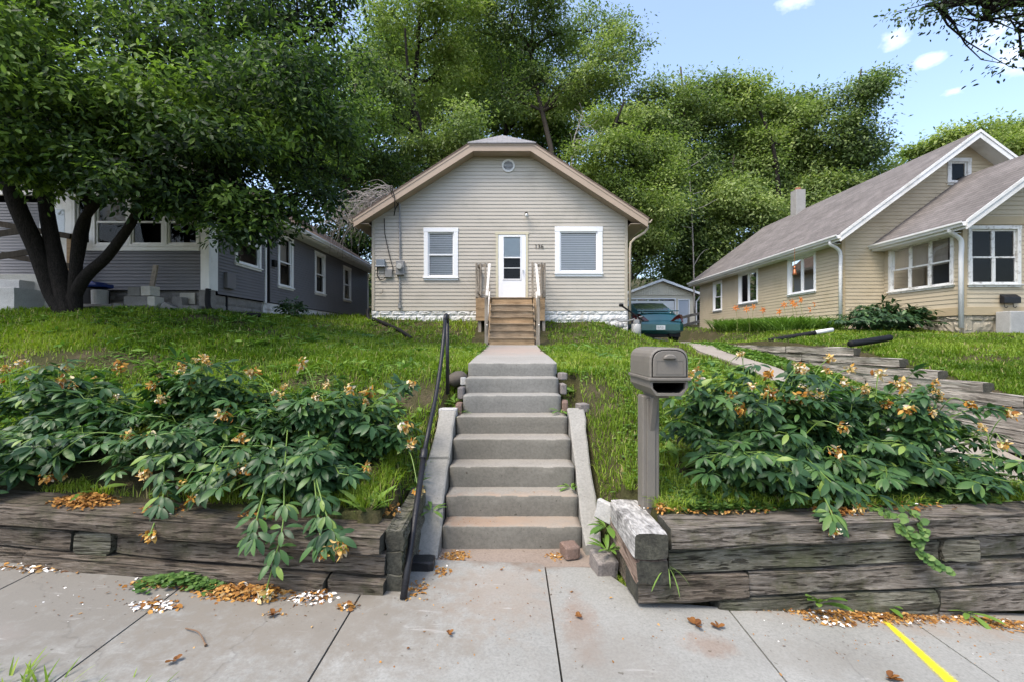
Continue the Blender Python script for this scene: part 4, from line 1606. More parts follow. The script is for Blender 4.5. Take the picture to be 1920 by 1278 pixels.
# ---- black corrugated drain pipes
def corrugated(name, label, path, r, mat=None, cat='drain pipe'):
    pts = [Vector(q) for q in path]
    fine = []
    for a, b in zip(pts[:-1], pts[1:]):
        k = max(2, int((b - a).length / .018))
        fine += [a.lerp(b, i / k) for i in range(k)]
    fine.append(pts[-1])
    rr = [r * (1.0 if i % 2 else .88) for i in range(len(fine))]
    mb = MB()
    mb.tube(fine, rr, 10)
    o = mb.build(name, mat or M['black_plastic'], None, True)
    return tag(o, label, cat)


def arc(pts, n=8):
    """smooth polyline through pts (Catmull-Rom)"""
    p = [Vector(q) for q in pts]
    p = [p[0] * 2 - p[1]] + p + [p[-1] * 2 - p[-2]]
    out = []
    for i in range(1, len(p) - 2):
        for k in range(n):
            t = k / n
            out.append(.5 * ((2 * p[i]) + (p[i + 1] - p[i - 1]) * t + (2 * p[i - 1] - 5 * p[i] + 4 * p[i + 1] - p[i + 2]) * t * t + (3 * p[i] - p[i - 1] - 3 * p[i + 1] + p[i + 2]) * t ** 3))
    out.append(p[-2])
    return out


corrugated('drain_pipe', 'black corrugated pipe curling from the left corner of the cream house into grass',
           arc([(-4.42, 14.0, .98), (-4.41, 13.9, .78), (-4.28, 13.7, .62)] + [(x, y, float(ground(x, y)) + .055) for x, y in ((-4.0, 13.3), (-3.5, 12.8), (-3.0, 12.2), (-2.6, 11.7))]), .055)
corrugated('drain_pipe', 'black corrugated pipe on the lawn beside the lilies, ending in white pipe',
           arc([(6.2, 11.0, -.0), (6.8, 11.0, .10), (7.3, 10.95, .19)], 10), .06)
corrugated('drain_pipe', 'black corrugated pipe on the lawn jutting out over the top driveway timber',
           arc([(5.98, 8.05, -.05), (6.5, 8.25, .0), (7.15, 8.6, .06)], 10), .06)
mb = MB()
mb.tube([(7.22, 10.96, .18), (7.75, 11.0, .26)], .05, 12)
tag(mb.build('white_pipe', M['trim_white'], None, True), 'short white plastic pipe feeding the black pipe beside the lilies', 'drain pipe')
# ------------------------------------------------------------------ slate house on the left
slate = thing('house', 'dark slate grey sided house with a white trimmed window porch behind the dark tree', 'house', (-8, 9.6, .5))
SX, SY = -6.32, 9.55
Lsf = plane((0, SY), (1, 0), (0, -1))
Lss = plane((SX, 0), (0, 1), (1, 0))
mb = MB()
siding(mb, Lsf, 1.06, 1.90, .07, lambda z: (-9.2, SX - .2), lap=.02)
siding(mb, Lsf, 1.06, 2.9, .062, lambda z: (-14, -9.9), lap=.012)
Wp = (10.35, 11.42, 1.72, 2.98)
SW = [Wp, (12.25, 13.1, 1.42, 2.95), (14.55, 15.35, 1.48, 2.88), (17.0, 17.8, 1.48, 2.82)]
siding(mb, Lss, 1.0, 3.05, .07, lambda z: (SY + .2, 19.9), [(w[0] + .04, w[1] - .04, w[2] + .04, w[3] - .04) for w in SW], lap=.02)
siding(mb, Lsf, 3.35, 5.7, .10, lambda z: (-13.6 + max(0, (z - 3.2)) / .62 + .2, -6.2 - max(0, (z - 3.2)) / .62), lap=.014)
mb.build('wall', M['siding_slate'], slate)
for nm_, L_, a in (('corner_board', Lsf, (SX - .2, SX + .02, -.2, .03, 1.06, 3.2)), ('sill_band', Lsf, (-9.22, SX - .22, -.05, .035, 1.88, 1.965)),
                   ('frieze_board', Lsf, (-13.6, SX - .2, -.05, .036, 3.05, 3.36)), ('corner_board', Lss, (11.60, 11.66, -.02, .04, .95, 3.1)), ('corner_board', Lss, (19.82, 19.96, -.05, .03, .95, 3.02))):
    mb = MB()
    mb.lbox(L_, *a)
    mb.build(nm_, M['trim_white'], slate, bevel=.006)
mb = MB()
mb.lbox(Lsf, -14, SX - .03, -.62, -.58, .4, 3.3)
mb.lbox(Lss, SY + .62, 19.9, -.60, -.56, .4, 3.2)
mb.build('inner_wall', M['room'], slate)
# porch glazing: four bays of hung sash
bx = [-9.2, -8.78, -8.03, -7.27, SX - .22]
for k, (a, b) in enumerate(zip(bx[:-1], bx[1:])):
    window(slate, Lsf, a + .0, b - .002, 1.966, 3.05, trim=.05, style='hung', mat='trim_white', blind='curtain' if k % 2 else '', sillw=0, sash='trim_white')
mb = MB()
mb.lbox(Lsf, -9.9, -9.22, -.05, .02, 1.05, 3.05)
dr = mb.build('door', M['trim_white'], slate, bevel=.006)
mb = MB()
mb.lbox(Lsf, -9.75, -9.37, .02, .026, 2.15, 2.75)
mb.build('pane', M['glass'], dr)
for k, w in enumerate(SW):
    window(slate, Lss, *w, trim=.09, style='hung', mat='trim_white', blind='curtain', sillw=.03, sash='trim_white')
# roof
mb = MB()
ex, eh, rx_, rh = -5.93, 3.18, -9.95, 5.8
mb.prism([(ex, 9.1, eh), (ex, 20.3, eh), (rx_, 20.3, rh), (rx_, 9.1, rh)], (0, 0, -.06))
mb.prism([(rx_, 9.1, rh - .001), (rx_, 20.3, rh - .001), (-13.97, 20.3, eh), (-13.97, 9.1, eh)], (0, 0, -.06))
mb.build('roof', M['roof_brown'], slate)
mb = MB()
mb.lbox(plane((ex, 0), (0, 1), (1, 0)), 9.1, 20.3, -.02, .012, eh - .20, eh - .065)
mb.prism([(ex, 9.08, eh), (rx_, 9.08, rh), (rx_, 9.08, rh - .2), (ex, 9.08, eh - .2)], (0, .03, 0))
mb.prism([(-13.97, 9.08, eh), (-13.97, 9.08, eh - .2), (rx_ - .001, 9.08, rh - .2), (rx_ - .001, 9.08, rh)], (0, .03, 0))
mb.build('fascia', M['trim_white'], slate)
mb = MB()
gutter(mb, (ex + .013, 9.1, eh - .06), (ex + .013, 20.3, eh - .06), (1, 0, 0))
mb.build('gutter', M['gutter_white'], slate)
mb = MB()
mb.box(SX + .01, ex - .02, 9.15, 20.2, eh - .21, eh - .195)
mb.build('soffit', M['trim_white'], slate)
mb = MB()
spout(mb, [(SX - .01, SY - .07, 3.0), (SX - .01, SY - .07, 1.05)], .085, .07)
mb.build('downspout', M['gutter_white'], slate, bevel=.01)
corrugated('drain_pipe', 'black corrugated pipe bending from the white downspout of the slate house',
           arc([(SX - .01, SY - .07, 1.08), (SX - .0, SY - .10, .78), (SX + .12, SY - .16, .62), (SX + .45, SY - .15, .56), (SX + 1.0, SY + .1, .53)]), .055)
mb = MB()
mb.tube([(SX + .04, 11.75, 3.0), (SX + .04, 11.75, 1.0)], .03, 8)
mb.box(SX + .015, SX + .09, 11.93, 12.08, 1.95, 2.12)
mb.build('conduit', M['black_plastic'], slate)
mb = MB()
mb.box(SX + .015, SX + .1, 9.95, 10.25, 1.15, 1.5)
mb.build('utility_box', M['siding_slate'], slate, bevel=.01)
# foundation piers and blocks
mb = MB()
rock_blocks(mb, plane((0, SY + .08), (1, 0), (0, -1)), -9.2, SX - .2, .45, 1.05, .40, .19, 8, .006)
mb.lbox(Lsf, SX - .24, SX + .0, -.15, .02, .4, 1.055)
rock_blocks(mb, plane((SX - .06, 0), (0, 1), (1, 0)), SY + .2, 11.6, .4, .98, .40, .19, 9, .006)
mb.build('foundation', M['block_grey'], slate)
mb = MB()
rock_blocks(mb, plane((SX - .03, 0), (0, 1), (1, 0)), 11.61, 19.9, .4, .98, .40, .19, 10, .008)
mb.build('side_foundation', M['block_white'], slate)
mb = MB()
mb.lbox(Lsf, -6.98, -6.66, -.03, -.0, .76, 1.0)
mb.build('patch_block', M['block_pale'], slate, bevel=.006)

# block heap in front of it, each block a thing
GR = 'loose concrete blocks in front of the slate house'


def cblock(label, c, rz, size=(.40, .2, .19), mat='block_grey', ry=0):
    mb = MB()
    sx_, sy_, sz_ = size
    rough_block(mb, -sx_ / 2, sx_ / 2, -sy_ / 2, sy_ / 2, -sz_ / 2, sz_ / 2, int(abs(c[0] * 131 + c[2] * 57)), 8, .004, .008)
    o = mb.build('concrete_block', M[mat], None)
    o.location = c
    o.rotation_euler = (0, ry, rz)
    tag(o, label, 'concrete block', GR)


by = 9.0
cblock('long grey block at the bottom of the heap, nearest the tree trunk', (-7.42, by, .57), .03, (.48, .22, .20))
cblock('grey block at the bottom of the heap beside the longest block', (-7.04, by + .02, .57), -.05, (.2, .3, .2))
cblock('long grey block resting on top of the bottom block of the heap', (-7.38, by + .02, .775), -.02, (.46, .22, .19))
cblock('pale ended block on the second layer of the heap', (-7.07, by + .03, .77), .04, (.14, .26, .19), 'block_pale')
cblock('dark square block on the top left of the heap', (-7.45, by + .04, .965), .1, (.22, .2, .17))
cblock('tan square block on the top right of the heap', (-7.17, by + .02, .975), -.25, (.24, .2, .19), 'block_pale')
cblock('grey block tipped over on its corner right of the heap', (-6.80, by + .1, .60), .2, (.36, .2, .19), 'block_grey', .55)
cblock('grey block lying flat behind the tipped block', (-6.60, by + .35, .62), .05, (.40, .2, .19))
cblock('half block against the foundation beside the corner pier', (-6.86, by + .40, .80), .02, (.2, .2, .19))
cblock('weathered block standing on end left of the heap', (-7.72, by - .02, .60), .2, (.17, .2, .26))
mb = MB()
mb.beam((-7.34, 9.24, .95), (-7.30, 9.33, 1.55), .09, .04, (0, 1, 0))
tag(mb.build('wood_stake', M['lumber_z'], None), 'short grey board standing upright behind the block heap', 'board')
# slab on blocks, tub with a blue lid, post and pale round pot
mb = MB()
rough_block(mb, -8.35, -7.80, 8.85, 9.3, .66, .715, 41, 8, .003, .008)
tag(mb.build('paving_slab', M['block_grey'], None), 'flat grey paving slab lying on the ground between trunk and blocks', 'paving slab')
tub = thing('storage_tub', 'black tub with a bright blue lid behind the tree trunk', 'tub', (-8.55, 9.15, .6))
mb = MB()
rough_block(mb, -8.95, -8.25, 8.98, 9.36, .60, 1.06, 42, 6, .003, .04)
mb.build('tub_body', M['black_plastic'], tub)
mb = MB()
rough_block(mb, -9.0, -8.2, 8.94, 9.40, 1.062, 1.15, 43, 6, .003, .03)
mb.box(-8.9, -8.3, 9.0, 9.34, 1.15, 1.175)
mb.build('lid', M['blue_lid'], tub, bevel=.01)
mb = MB()
mb.tube([(-8.17, 9.02, .58), (-8.17, 9.02, .99), (-8.17, 9.02, 1.0)], [.125, .135, .12], 16)
tag(mb.build('pot', M['stone_pale'], None, False), 'pale grey cylindrical pot beside the blue lidded tub', 'pot')
# entry steps and railing, far left
es = thing('entry_steps', 'pale concrete entry steps at the left edge of the slate house', 'steps', (-9.9, 8.8, .6))
for k, (x0, x1, y0, z1) in enumerate([(-11.2, -9.15, 8.35, .98), (-11.2, -9.35, 8.62, 1.16), (-11.2, -9.0, 8.9, 1.30)]):
    mb = MB()
    rough_block(mb, x0, x1, y0, 9.52 - .001 * k, .3, z1, 60 + k, 10, .005, .015)
    mb.build('step', M['stone_pale'] if k != 2 else M['block_pale'], es)
rl = thing('wooden_railing', 'dark wooden railing with sloping boards beside the entry steps of the slate house', 'railing', (-9.3, 8.9, .6))
for (x, y, z0, z1, m_) in ((-8.92, 9.2, .6, 2.17, 'lumber_z'), (-8.99, 9.18, .9, 2.15, 'lumber_tan'), (-11.0, 8.5, .5, 1.9, 'lumber_z')):
    mb = MB()
    mb.box(x, x + .085, y, y + .085, z0, z1)
    mb.build('post', M[m_], rl)
for (a, b) in (((-11.3, 8.45, 1.28), (-9.2, 8.75, 1.72)), ((-11.3, 8.47, 1.78), (-9.2, 8.78, 2.15)), ((-10.9, 9.1, 2.45), (-8.9, 9.17, 2.1)), ((-10.2, 9.1, 1.72), (-8.9, 9.17, 1.5))):
    mb = MB()
    mb.beam(a, b, .04, .11)
    mb.build('rail', M['bark_grey'], rl)

# ------------------------------------------------------------------ tan house on the right
tan = thing('house', 'tan clapboard house with grey shingle roof, white gutters and a gabled window porch', 'house', (11, 12, .4))
TXL, TY, TYB = 9.5, 13.1, 23.0
PXL, PY, PXR = 10.72, 10.82, 15.5
PKX, PKH = 13.0, 5.86
EX, EH, RF = 9.13, 2.98, 12.66
Ltl = plane((TXL, 0), (0, 1), (-1, 0))
Ltf = plane((0, TY), (1, 0), (0, -1))
Lpl = plane((PXL, 0), (0, 1), (-1, 0))
Lpf = plane((0, PY), (1, 0), (0, -1))
TS = (PKH - EH) / (PKX - EX)
SWT = [(14.2, 15.65, 1.50, 2.82), (17.55, 19.05, 1.46, 2.80), (20.55, 21.45, 1.33, 2.74)]
PWL = (11.02, 12.93, 1.30, 2.66)
PWF = (10.83, 12.08, 1.27, 2.73)
mb = MB()
siding(mb, Ltl, .35, 2.95, .105, lambda z: (TY, TYB), [(w[0] + .04, w[1] - .04, w[2] + .04, w[3] - .04) for w in SWT], lap=.014)


def tanr(z):
    zz = max(z + .16, EH)
    o = (zz - EH) / TS
    return max(TXL, EX + o), min(16.5, 2 * PKX - EX - o)


siding(mb, Ltf, .35, 5.7, .105, tanr, [(12.55, 13.15, 4.5, 5.2)], lap=.014)
siding(mb, Lpl, .80, 2.86, .105, lambda z: (PY, TY), [(PWL[0] + .03, PWL[1] - .03, PWL[2] + .04, PWL[3] - .04)], lap=.014)
PEX, PEH, PPH, PRF = 10.36, 2.76, 4.72, 10.38
PS = (PPH - PEH) / (PKX - PEX)


def porr(z):
    zz = max(z + .16, PEH)
    o = (zz - PEH) / PS
    return max(PXL, PEX + o), min(PXR, 2 * PKX - PEX - o)


siding(mb, Lpf, .80, 4.5, .105, porr, [(PWF[0] + .03, PWF[1] - .03, PWF[2] + .04, PWF[3] - .04), (12.7, 13.8, .8, 2.7)], lap=.014)
mb.box(TXL, 16.5, TYB - .05, TYB, .3, 3)
mb.build('wall', M['siding_tan'], tan)
tanpaint = pm('tan_corner_paint', (.43, .345, .215), (.395, .315, .195), 3, .55)
for nm_, a in (('corner_board', (TXL - .025, TXL + .08, TY - .03, TY + .07, .35, 2.93)), ('corner_board', (PXL - .028, PXL + .075, PY - .03, PY + .09, .80, 2.75)),
               ('skirt_board', (PXL - .03, PXR, PY - .035, PY - .0, .60, .80)), ('skirt_board', (PXL - .032, PXL, PY + .0, TY - .02, .60, .80)), ('frieze_board', (PXL + .076, PXR, PY - .032, PY - .016, 2.75, 2.95))):
    mb = MB()
    mb.box(*a)
    mb.build(nm_, tanpaint, tan, bevel=.005)
mb = MB()
rock_blocks(mb, plane((0, PY + .03), (1, 0), (0, -1)), PXL + .02, PXR, -.1, .60, .5, .28, 12, .04)
rock_blocks(mb, plane((PXL + .02, 0), (0, 1), (-1, 0)), PY, TY, -.1, .60, .5, .28, 13, .04)
mb.box(TXL + .02, TXL + .2, TY, TYB, -.3, .36)
mb.build('foundation', pm('buff_rubble_stone', (.40, .35, .26), (.30, .27, .21), 4, .9, .6), tan)
for w in SWT[:2]:
    window(tan, Ltl, *w, trim=.085, style='fixed', mat='trim_clean', blind='', sillw=.02, panes=2)
window(tan, Ltl, *SWT[2], trim=.09, style='hung', mat='trim_clean', blind='curtain', sillw=.02)
window(tan, Lpl, *PWL, trim=.085, style='hung', mat='trim_peel', blind='curtain', sillw=.03, panes=3, sash='trim_peel')
window(tan, Lpf, *PWF, trim=.085, style='hung', mat='trim_peel', blind='', sillw=.03, panes=2, sash='trim_peel')
window(tan, Ltf, 12.52, 13.2, 4.47, 5.25, trim=.11, style='fixed', mat='trim_peel', blind='', sillw=.02, sash='trim_peel')
# porch door just out of the frame
mb = MB()
mb.lbox(Lpf, 12.7, 13.8, -.05, .02, .8, 2.72)
mb.build('door', M['trim_white'], tan)
# roofs
mb = MB()
for ex_, sg in ((EX, 1), (2 * PKX - EX, -1)):
    q = [(ex_, RF, EH), (ex_, TYB + .5, EH), (PKX, TYB + .5, PKH), (PKX, RF, PKH)]
    mb.prism(q if sg > 0 else q[::-1], (0, 0, -.05))
roof = mb.build('roof', M['roof_grey'], tan)
mb = MB()
mb.box(12.62, 13.04, 20.2, 20.62, 5.5, 6.72)
ch = mb.build('chimney', M['chimney'], roof, bevel=.01)
mb = MB()
mb.tube([(12.83, 20.41, 6.7), (12.83, 20.41, 6.85)], .12, 10)
mb.build('flue', M['copper'] if False else M['brick'], ch) if False else mb.build('flue_liner', pm('clay_flue', (.32, .14, .08), (.26, .11, .07), 5, .8), roof)
mb = MB()
for ex_, sg in ((PEX, 1), (2 * PKX - PEX, -1)):
    q = [(ex_, PRF, PEH), (ex_, TY + .06, PEH), (PKX, TY + .06, PPH), (PKX, PRF, PPH)]
    mb.prism(q if sg > 0 else q[::-1], (0, 0, -.05))
mb.build('porch_roof', M['roof_grey'], tan)
mb = MB()


def rake(ex_, y, eh, px_, ph, h=.22, t=.03):
    sg = 1 if ex_ < px_ else -1
    q = [(ex_, y, eh - .01), (ex_, y, eh - h), (px_, y, ph - h), (px_, y, ph - .01)]
    mb.prism(q[::sg], (0, t, 0))
    q = [(ex_, y - .02, eh + .012), (ex_, y - .02, eh - .07), (px_, y - .02, ph - .07), (px_, y - .02, ph + .012)]
    mb.prism(q[::sg], (0, .019, 0))


rake(EX, RF - .03, EH, PKX, PKH)
rake(2 * PKX - EX, RF - .03, EH, PKX + .001, PKH)
rake(PEX, PRF - .03, PEH, PKX, PPH)
rake(2 * PKX - PEX, PRF - .03, PEH, PKX + .001, PPH)
mb.lbox(plane((EX, 0), (0, 1), (-1, 0)), RF, TYB + .5, -.02, .01, EH - .2, EH - .055)
mb.lbox(plane((PEX, 0), (0, 1), (-1, 0)), PRF, TY + .05, -.02, .01, PEH - .2, PEH - .055)
mb.build('fascia', M['trim_white'], tan)
mb = MB()
for (ex_, y0, y1, eh, px_, ph) in ((EX, RF, TY - .0, EH, PKX, PKH), (PEX, PRF, PY, PEH, PKX, PPH)):
    for e, s in ((ex_, 1), (2 * px_ - ex_, -1)):
        q = [(e, y0, eh - .15), (e, y1, eh - .15), (px_, y1, ph - .15), (px_, y0, ph - .15)]
        mb.prism(q[::s], (0, 0, -.01))
mb.box(EX + .02, TXL - .02, TY, TYB + .4, EH - .2, EH - .185)
mb.box(PEX + .02, PXL - .02, PY, TY - .02, PEH - .2, PEH - .185)
mb.build('soffit', M['trim_white'], tan)
mb = MB()
gutter(mb, (EX - .01, TYB + .45, EH - .03), (EX - .01, RF - .02, EH - .03), (-1, 0, 0))
mb.build('gutter', M['gutter_white'], tan)
mb = MB()
gutter(mb, (PEX - .01, TY + .04, PEH - .03), (PEX - .01, PRF - .02, PEH - .03), (-1, 0, 0))
mb.build('gutter', M['gutter_white'], tan)
mb = MB()
mb.tube(arc([(EX - .03, 13.0, EH - .12), (EX - .02, 13.0, EH - .24), (EX + .18, 13.03, EH - .34), (TXL - .07, 13.06, EH - .5), (TXL - .07, 13.06, EH - .9)], 5) + [Vector((TXL - .07, 13.06, .45))], .047, 10)
mb.build('downspout', M['gutter_white'], tan, True)
mb = MB()
mb.tube(arc([(PEX - .03, 10.72, PEH - .12), (PEX - .02, 10.74, PEH - .2), (PEX + .13, 10.78, PEH - .26), (PXL - .08, 10.78, PEH - .4), (PXL - .08, 10.78, PEH - .8)], 5) + [Vector((PXL - .08, 10.78, .30))], .05, 10)
mb.build('downspout', M['gutter_white'], tan, True)
mb = MB()
mb.box(11.45, 14.2, 10.45, PY - .04, -.1, .68)
tag(mb.build('porch_step', M['stone_pale'], None, bevel=.02), 'grey concrete porch step at the right edge below the wall mailbox', 'step')
wmb = thing('wall_mailbox', 'black metal mailbox with two hooks on the tan porch wall', 'wall mailbox', (11.75, PY - .08, .95))
mb = MB()
mb.prism([(11.56, PY - .03, .88), (11.56, PY - .14, .88), (11.56, PY - .14, 1.02), (11.56, PY - .03, 1.10)][::-1], (.40, 0, 0))
mb.build('box', M['black_iron'], wmb, bevel=.01)
mb = MB()
for x in (11.65, 11.86):
    mb.tube([(x, PY - .05, .88), (x, PY - .06, .80), (x, PY - .10, .77), (x, PY - .13, .80)], .008, 6)
mb.build('hook', M['black_iron'], wmb)
bell = thing('wind_bell', 'small copper bell hanging on a chain from the tan house gutter', 'wind bell', (9.1, 14.75, 2.1))
mb = MB()
bxp, byp, bzp = P(1490, 512, 14.3)
mb.tube([(bxp, byp, bzp + .12), (bxp, byp, bzp + .08), (bxp, byp, bzp), (bxp, byp, bzp - .06)], [.015, .04, .05, .07], 12)
mb.tube([(bxp, byp, bzp + .2), (bxp, byp, bzp + .12)], [.035, .02], 10)
mb.build('bell', M['copper'], bell, True)
mb = MB()
mb.tube([(bxp, byp, bzp + .2), (bxp, byp, 2.9)], .007, 5)
mb.build('chain', M['copper'], bell)

# ------------------------------------------------------------------ garage
gar = thing('garage', 'small grey gabled garage with a white overhead door behind the car', 'garage', (10, 31, .75))
GY = 30.7
Lg = plane((0, GY), (1, 0), (0, -1))
gx0, gx1, gpx, gph, geh = 7.75, 12.35, 10.05, 4.12, 3.12
gsl = (gph - geh) / (gpx - 7.4)
gs = pm('grey_beige_siding', (.64, .585, .47), (.59, .54, .43), 2, .6)
mb = MB()
siding(mb, Lg, .7, 3.18, .16, lambda z: (gx0, gx1), [(7.82, 11.03, 0, 2.78), (11.2, 11.95, 0, 2.75)], lap=.016)
mb.box(gx1 - .05, gx1, GY + .01, 37, .6, 3.1)
mb.box(gx0, gx0 + .05, GY + .01, 37, .6, 3.1)
mb.build('wall', gs, gar)
mb = MB()
k = 7.5
while k < 12.6:
    za = geh + (min(k, 2 * gpx - k) - 7.4) * gsl - .12
    zb = geh + (min(k + .12, 2 * gpx - k - .12) - 7.4) * gsl - .12
    if min(za, zb) > 3.10:
        mb.add([(k, GY - .05, 3.05), (k + .06, GY - .065, 3.05), (k + .12, GY - .05, 3.05), (k + .12, GY - .05, zb), (k + .06, GY - .065, (za + zb) / 2), (k, GY - .05, za)], [(0, 1, 4, 5), (1, 2, 3, 4)])
    k += .12
mb.build('gable_panel', gs, gar)
mb = MB()
for ex_, s in ((7.35, 1), (2 * gpx - 7.35, -1)):
    q = [(ex_, GY - .35, geh), (ex_, 37.3, geh), (gpx, 37.3, gph), (gpx, GY - .35, gph)]
    mb.prism(q[::s], (0, 0, -.05))
mb.build('roof', M['roof_grey'], gar)
mb = MB()
for ex_, s in ((7.35, 1), (2 * gpx - 7.35, -1)):
    q = [(ex_, GY - .38, geh + .02), (ex_, GY - .38, geh - .13), (gpx, GY - .38, gph - .15), (gpx, GY - .38, gph + .02)]
    mb.prism(q[::s], (0, .03, 0))
mb.lbox(Lg, 7.74, 7.82, -.05, .03, .7, 2.86)
mb.lbox(Lg, 10.98, 11.06, -.05, .03, .7, 2.86)
mb.lbox(Lg, 7.82, 10.98, -.05, .031, 2.78, 2.86)
mb.lbox(Lg, 11.18, 11.25, -.05, .03, .7, 2.80)
mb.lbox(Lg, 11.92, 11.99, -.05, .03, .7, 2.80)
mb.lbox(Lg, 11.25, 11.92, -.05, .031, 2.73, 2.80)
mb.build('trim', M['trim_clean'], gar)
mb = MB()
for z0 in np.arange(.7, 2.7, .5):
    mb.lbox(Lg, 7.83, 10.97, -.10, -.06, z0, min(z0 + .49, 2.77))
for x in (8.45, 9.2, 9.95):
    mb.lbox(Lg, x - .04, x + .04, -.061, -.05, .72, 2.76)
dr = mb.build('overhead_door', pm('pale_blue_white_door', (.76, .77, .77), (.70, .71, .71), 2, .5), gar)
for k in range(4):
    mb = MB()
    x = 7.87 + k * .75
    mb.lbox(Lg, x, x + .62, -.062, -.052, 1.55, 2.05)
    mb.build('pane', M['room'], dr)
mb = MB()
mb.lbox(Lg, 11.26, 11.91, -.05, -.01, .75, 2.72)
for (a, b, c_, d_) in ((11.33, 11.55, 1.9, 2.6), (11.62, 11.84, 1.9, 2.6), (11.33, 11.55, .95, 1.75), (11.62, 11.84, .95, 1.75)):
    mb.lbox(Lg, a, b, -.01, .0, c_, d_)
mb.build('door', pm('grey_blue_door_paint', (.44, .49, .56), (.40, .45, .52), 2, .5), gar, bevel=.006)
mb = MB()
spout(mb, [(2 * gpx - 7.40, GY - .2, geh - .05), (12.42, GY - .05, geh - .5), (12.42, GY - .05, .75)])
mb.build('downspout', M['gutter_white'], gar)
rp_ = thing('wooden_railing', 'weathered brown ramp railing between the garage and the tan house', 'railing', (10, 25.5, .6))
pts = [P(1272, 598, 24), P(1291, 592.5, 25), P(1313, 588, 26)]
for a in pts:
    mb = MB()
    mb.box(a[0] - .05, a[0] + .05, a[1] - .05, a[1] + .05, .2, a[2])
    mb.build('post', M['lumber_z'], rp_)
for dz in (0, -.45, -.8):
    mb = MB()
    for a, b in zip(pts[:-1], pts[1:]):
        mb.beam((a[0], a[1] - .07, a[2] + dz), (b[0], b[1] - .07, b[2] + dz), .04, .14)
    mb.build('rail', M['lumber_z'], rp_)

# ------------------------------------------------------------------ the parked car, seen from behind
car = thing('parked_car', 'dark teal sedan parked nose-in on the driveway, seen from behind', 'car', (4.97, 17, -.05))
cx0, cy0, cz0 = 4.97, 15.3, -.04


def cs(y, zs, ws):
    """cross-section, mirrored: heights zs with half widths ws"""
    r_ = [(cx0 + w, cy0 + y, cz0 + z) for z, w in zip(zs, ws)]
    l_ = [(cx0 - w, cy0 + y, cz0 + z) for z, w in zip(zs, ws)][::-1]
    return r_ + l_


secs = [cs(.00, [.36, .42, .52, .60, .66, .70], [.60, .66, .70, .69, .62, .2]),
        cs(.05, [.28, .36, .50, .64, .74, .78], [.66, .76, .80, .79, .70, .25]),
        cs(.18, [.22, .34, .50, .70, .90, .955], [.70, .82, .86, .84, .74, .30]),
        cs(.28, [.20, .34, .50, .72, .955, 1.0], [.72, .84, .875, .86, .75, .32]),
        cs(.75, [.18, .34, .52, .76, .97, 1.02], [.74, .85, .885, .87, .76, .34]),
        cs(1.6, [.18, .34, .54, .78, .97, 1.01], [.76, .86, .89, .88, .79, .36]),
        cs(3.0, [.18, .34, .54, .76, .93, .97], [.76, .86, .89, .88, .78, .36]),
        cs(3.9, [.20, .34, .52, .68, .82, .86], [.72, .84, .86, .83, .70, .34]),
        cs(4.5, [.24, .34, .46, .56, .64, .66], [.50, .62, .66, .62, .50, .26])]
mb = MB()
lofted(mb, secs)
body = mb.build('body', M['car_paint'], car, True)
sb_ = body.modifiers.new('smooth', 'SUBSURF')
sb_.levels = sb_.render_levels = 2
mb = MB()
cab = [cs(.60, [.96, .99, 1.0, 1.005], [.74, .70, .45, .2]),
       cs(.95, [.96, 1.14, 1.21, 1.22], [.77, .70, .60, .25]),
       cs(1.45, [.96, 1.27, 1.40, 1.42], [.80, .71, .58, .3]),
       cs(2.1, [.96, 1.28, 1.43, 1.45], [.80, .72, .59, .3]),
       cs(2.7, [.95, 1.24, 1.36, 1.38], [.80, .70, .57, .3]),
       cs(3.4, [.92, .97, 1.0, 1.01], [.74, .66, .52, .25])]
lofted(mb, cab)
o = mb.build('cabin', M['car_paint'], car, True)
mb = MB()


def cq(*q):
    return [(cx0 + x, cy0 + y, cz0 + z) for x, y, z in q]


rows = [(.66, 1.05, .52), (.95, 1.215, .585), (1.38, 1.395, .555)]
vs = []
for y, z, w in rows:
    for k in range(7):
        t = -1 + k / 3
        vs.append((w * t, y - .012, z + .018 - .012 * t * t))
mb.add(cq(*vs), [(r_ * 7 + k, r_ * 7 + k + 1, (r_ + 1) * 7 + k + 1, (r_ + 1) * 7 + k) for r_ in range(2) for k in range(6)])
mb.build('rear_window', M['car_glass'], car, True)
mb = MB()
for s in (-1, 1):
    mb.add(cq((s * .785, 1.0, 1.0), (s * .81, 3.1, .99), (s * .725, 2.65, 1.22), (s * .735, 1.5, 1.255), (s * .745, 1.15, 1.16)), [(0, 1, 2, 3, 4)])
mb.build('side_window', M['car_glass'], car)
for s in (-1, 1):
    mb = MB()
    q = [(.885, .30, .66), (.82, .06, .66), (.36, -.01, .70), (.52, .03, .84), (.68, .10, .93), (.84, .26, .92)]
    mb.prism(cq(*[(s * x, y - .035, z) for x, y, z in q])[::s], (0, .06, 0))
    mb.build('tail_lamp', M['tail_lamp'], car, bevel=.01)
mb = MB()
mb.prism(cq((-.72, .20, 1.035), (.72, .20, 1.035), (.60, .42, 1.06), (-.60, .42, 1.06)), (0, 0, .035))
for s in (-1, 1):
    mb.box(cx0 + s * .5 - .04, cx0 + s * .5 + .04, cy0 + .24, cy0 + .36, cz0 + .97, cz0 + 1.04)
mb.build('spoiler', M['car_paint'], car, bevel=.012)
mb = MB()
mb.prism(cq((-.84, .10, .34), (-.68, -.03, .34), (.68, -.03, .34), (.84, .10, .34), (.84, .2, .34), (-.84, .2, .34)), (0, 0, .30))
mb.build('rear_bumper', M['car_paint'], car, bevel=.06)
mb = MB()
mb.box(cx0 + .02 - .15, cx0 + .02 + .15, cy0 - .05, cy0 - .033, cz0 + .40, cz0 + .55)
pl = mb.build('number_plate', M['plate'], car, bevel=.004)
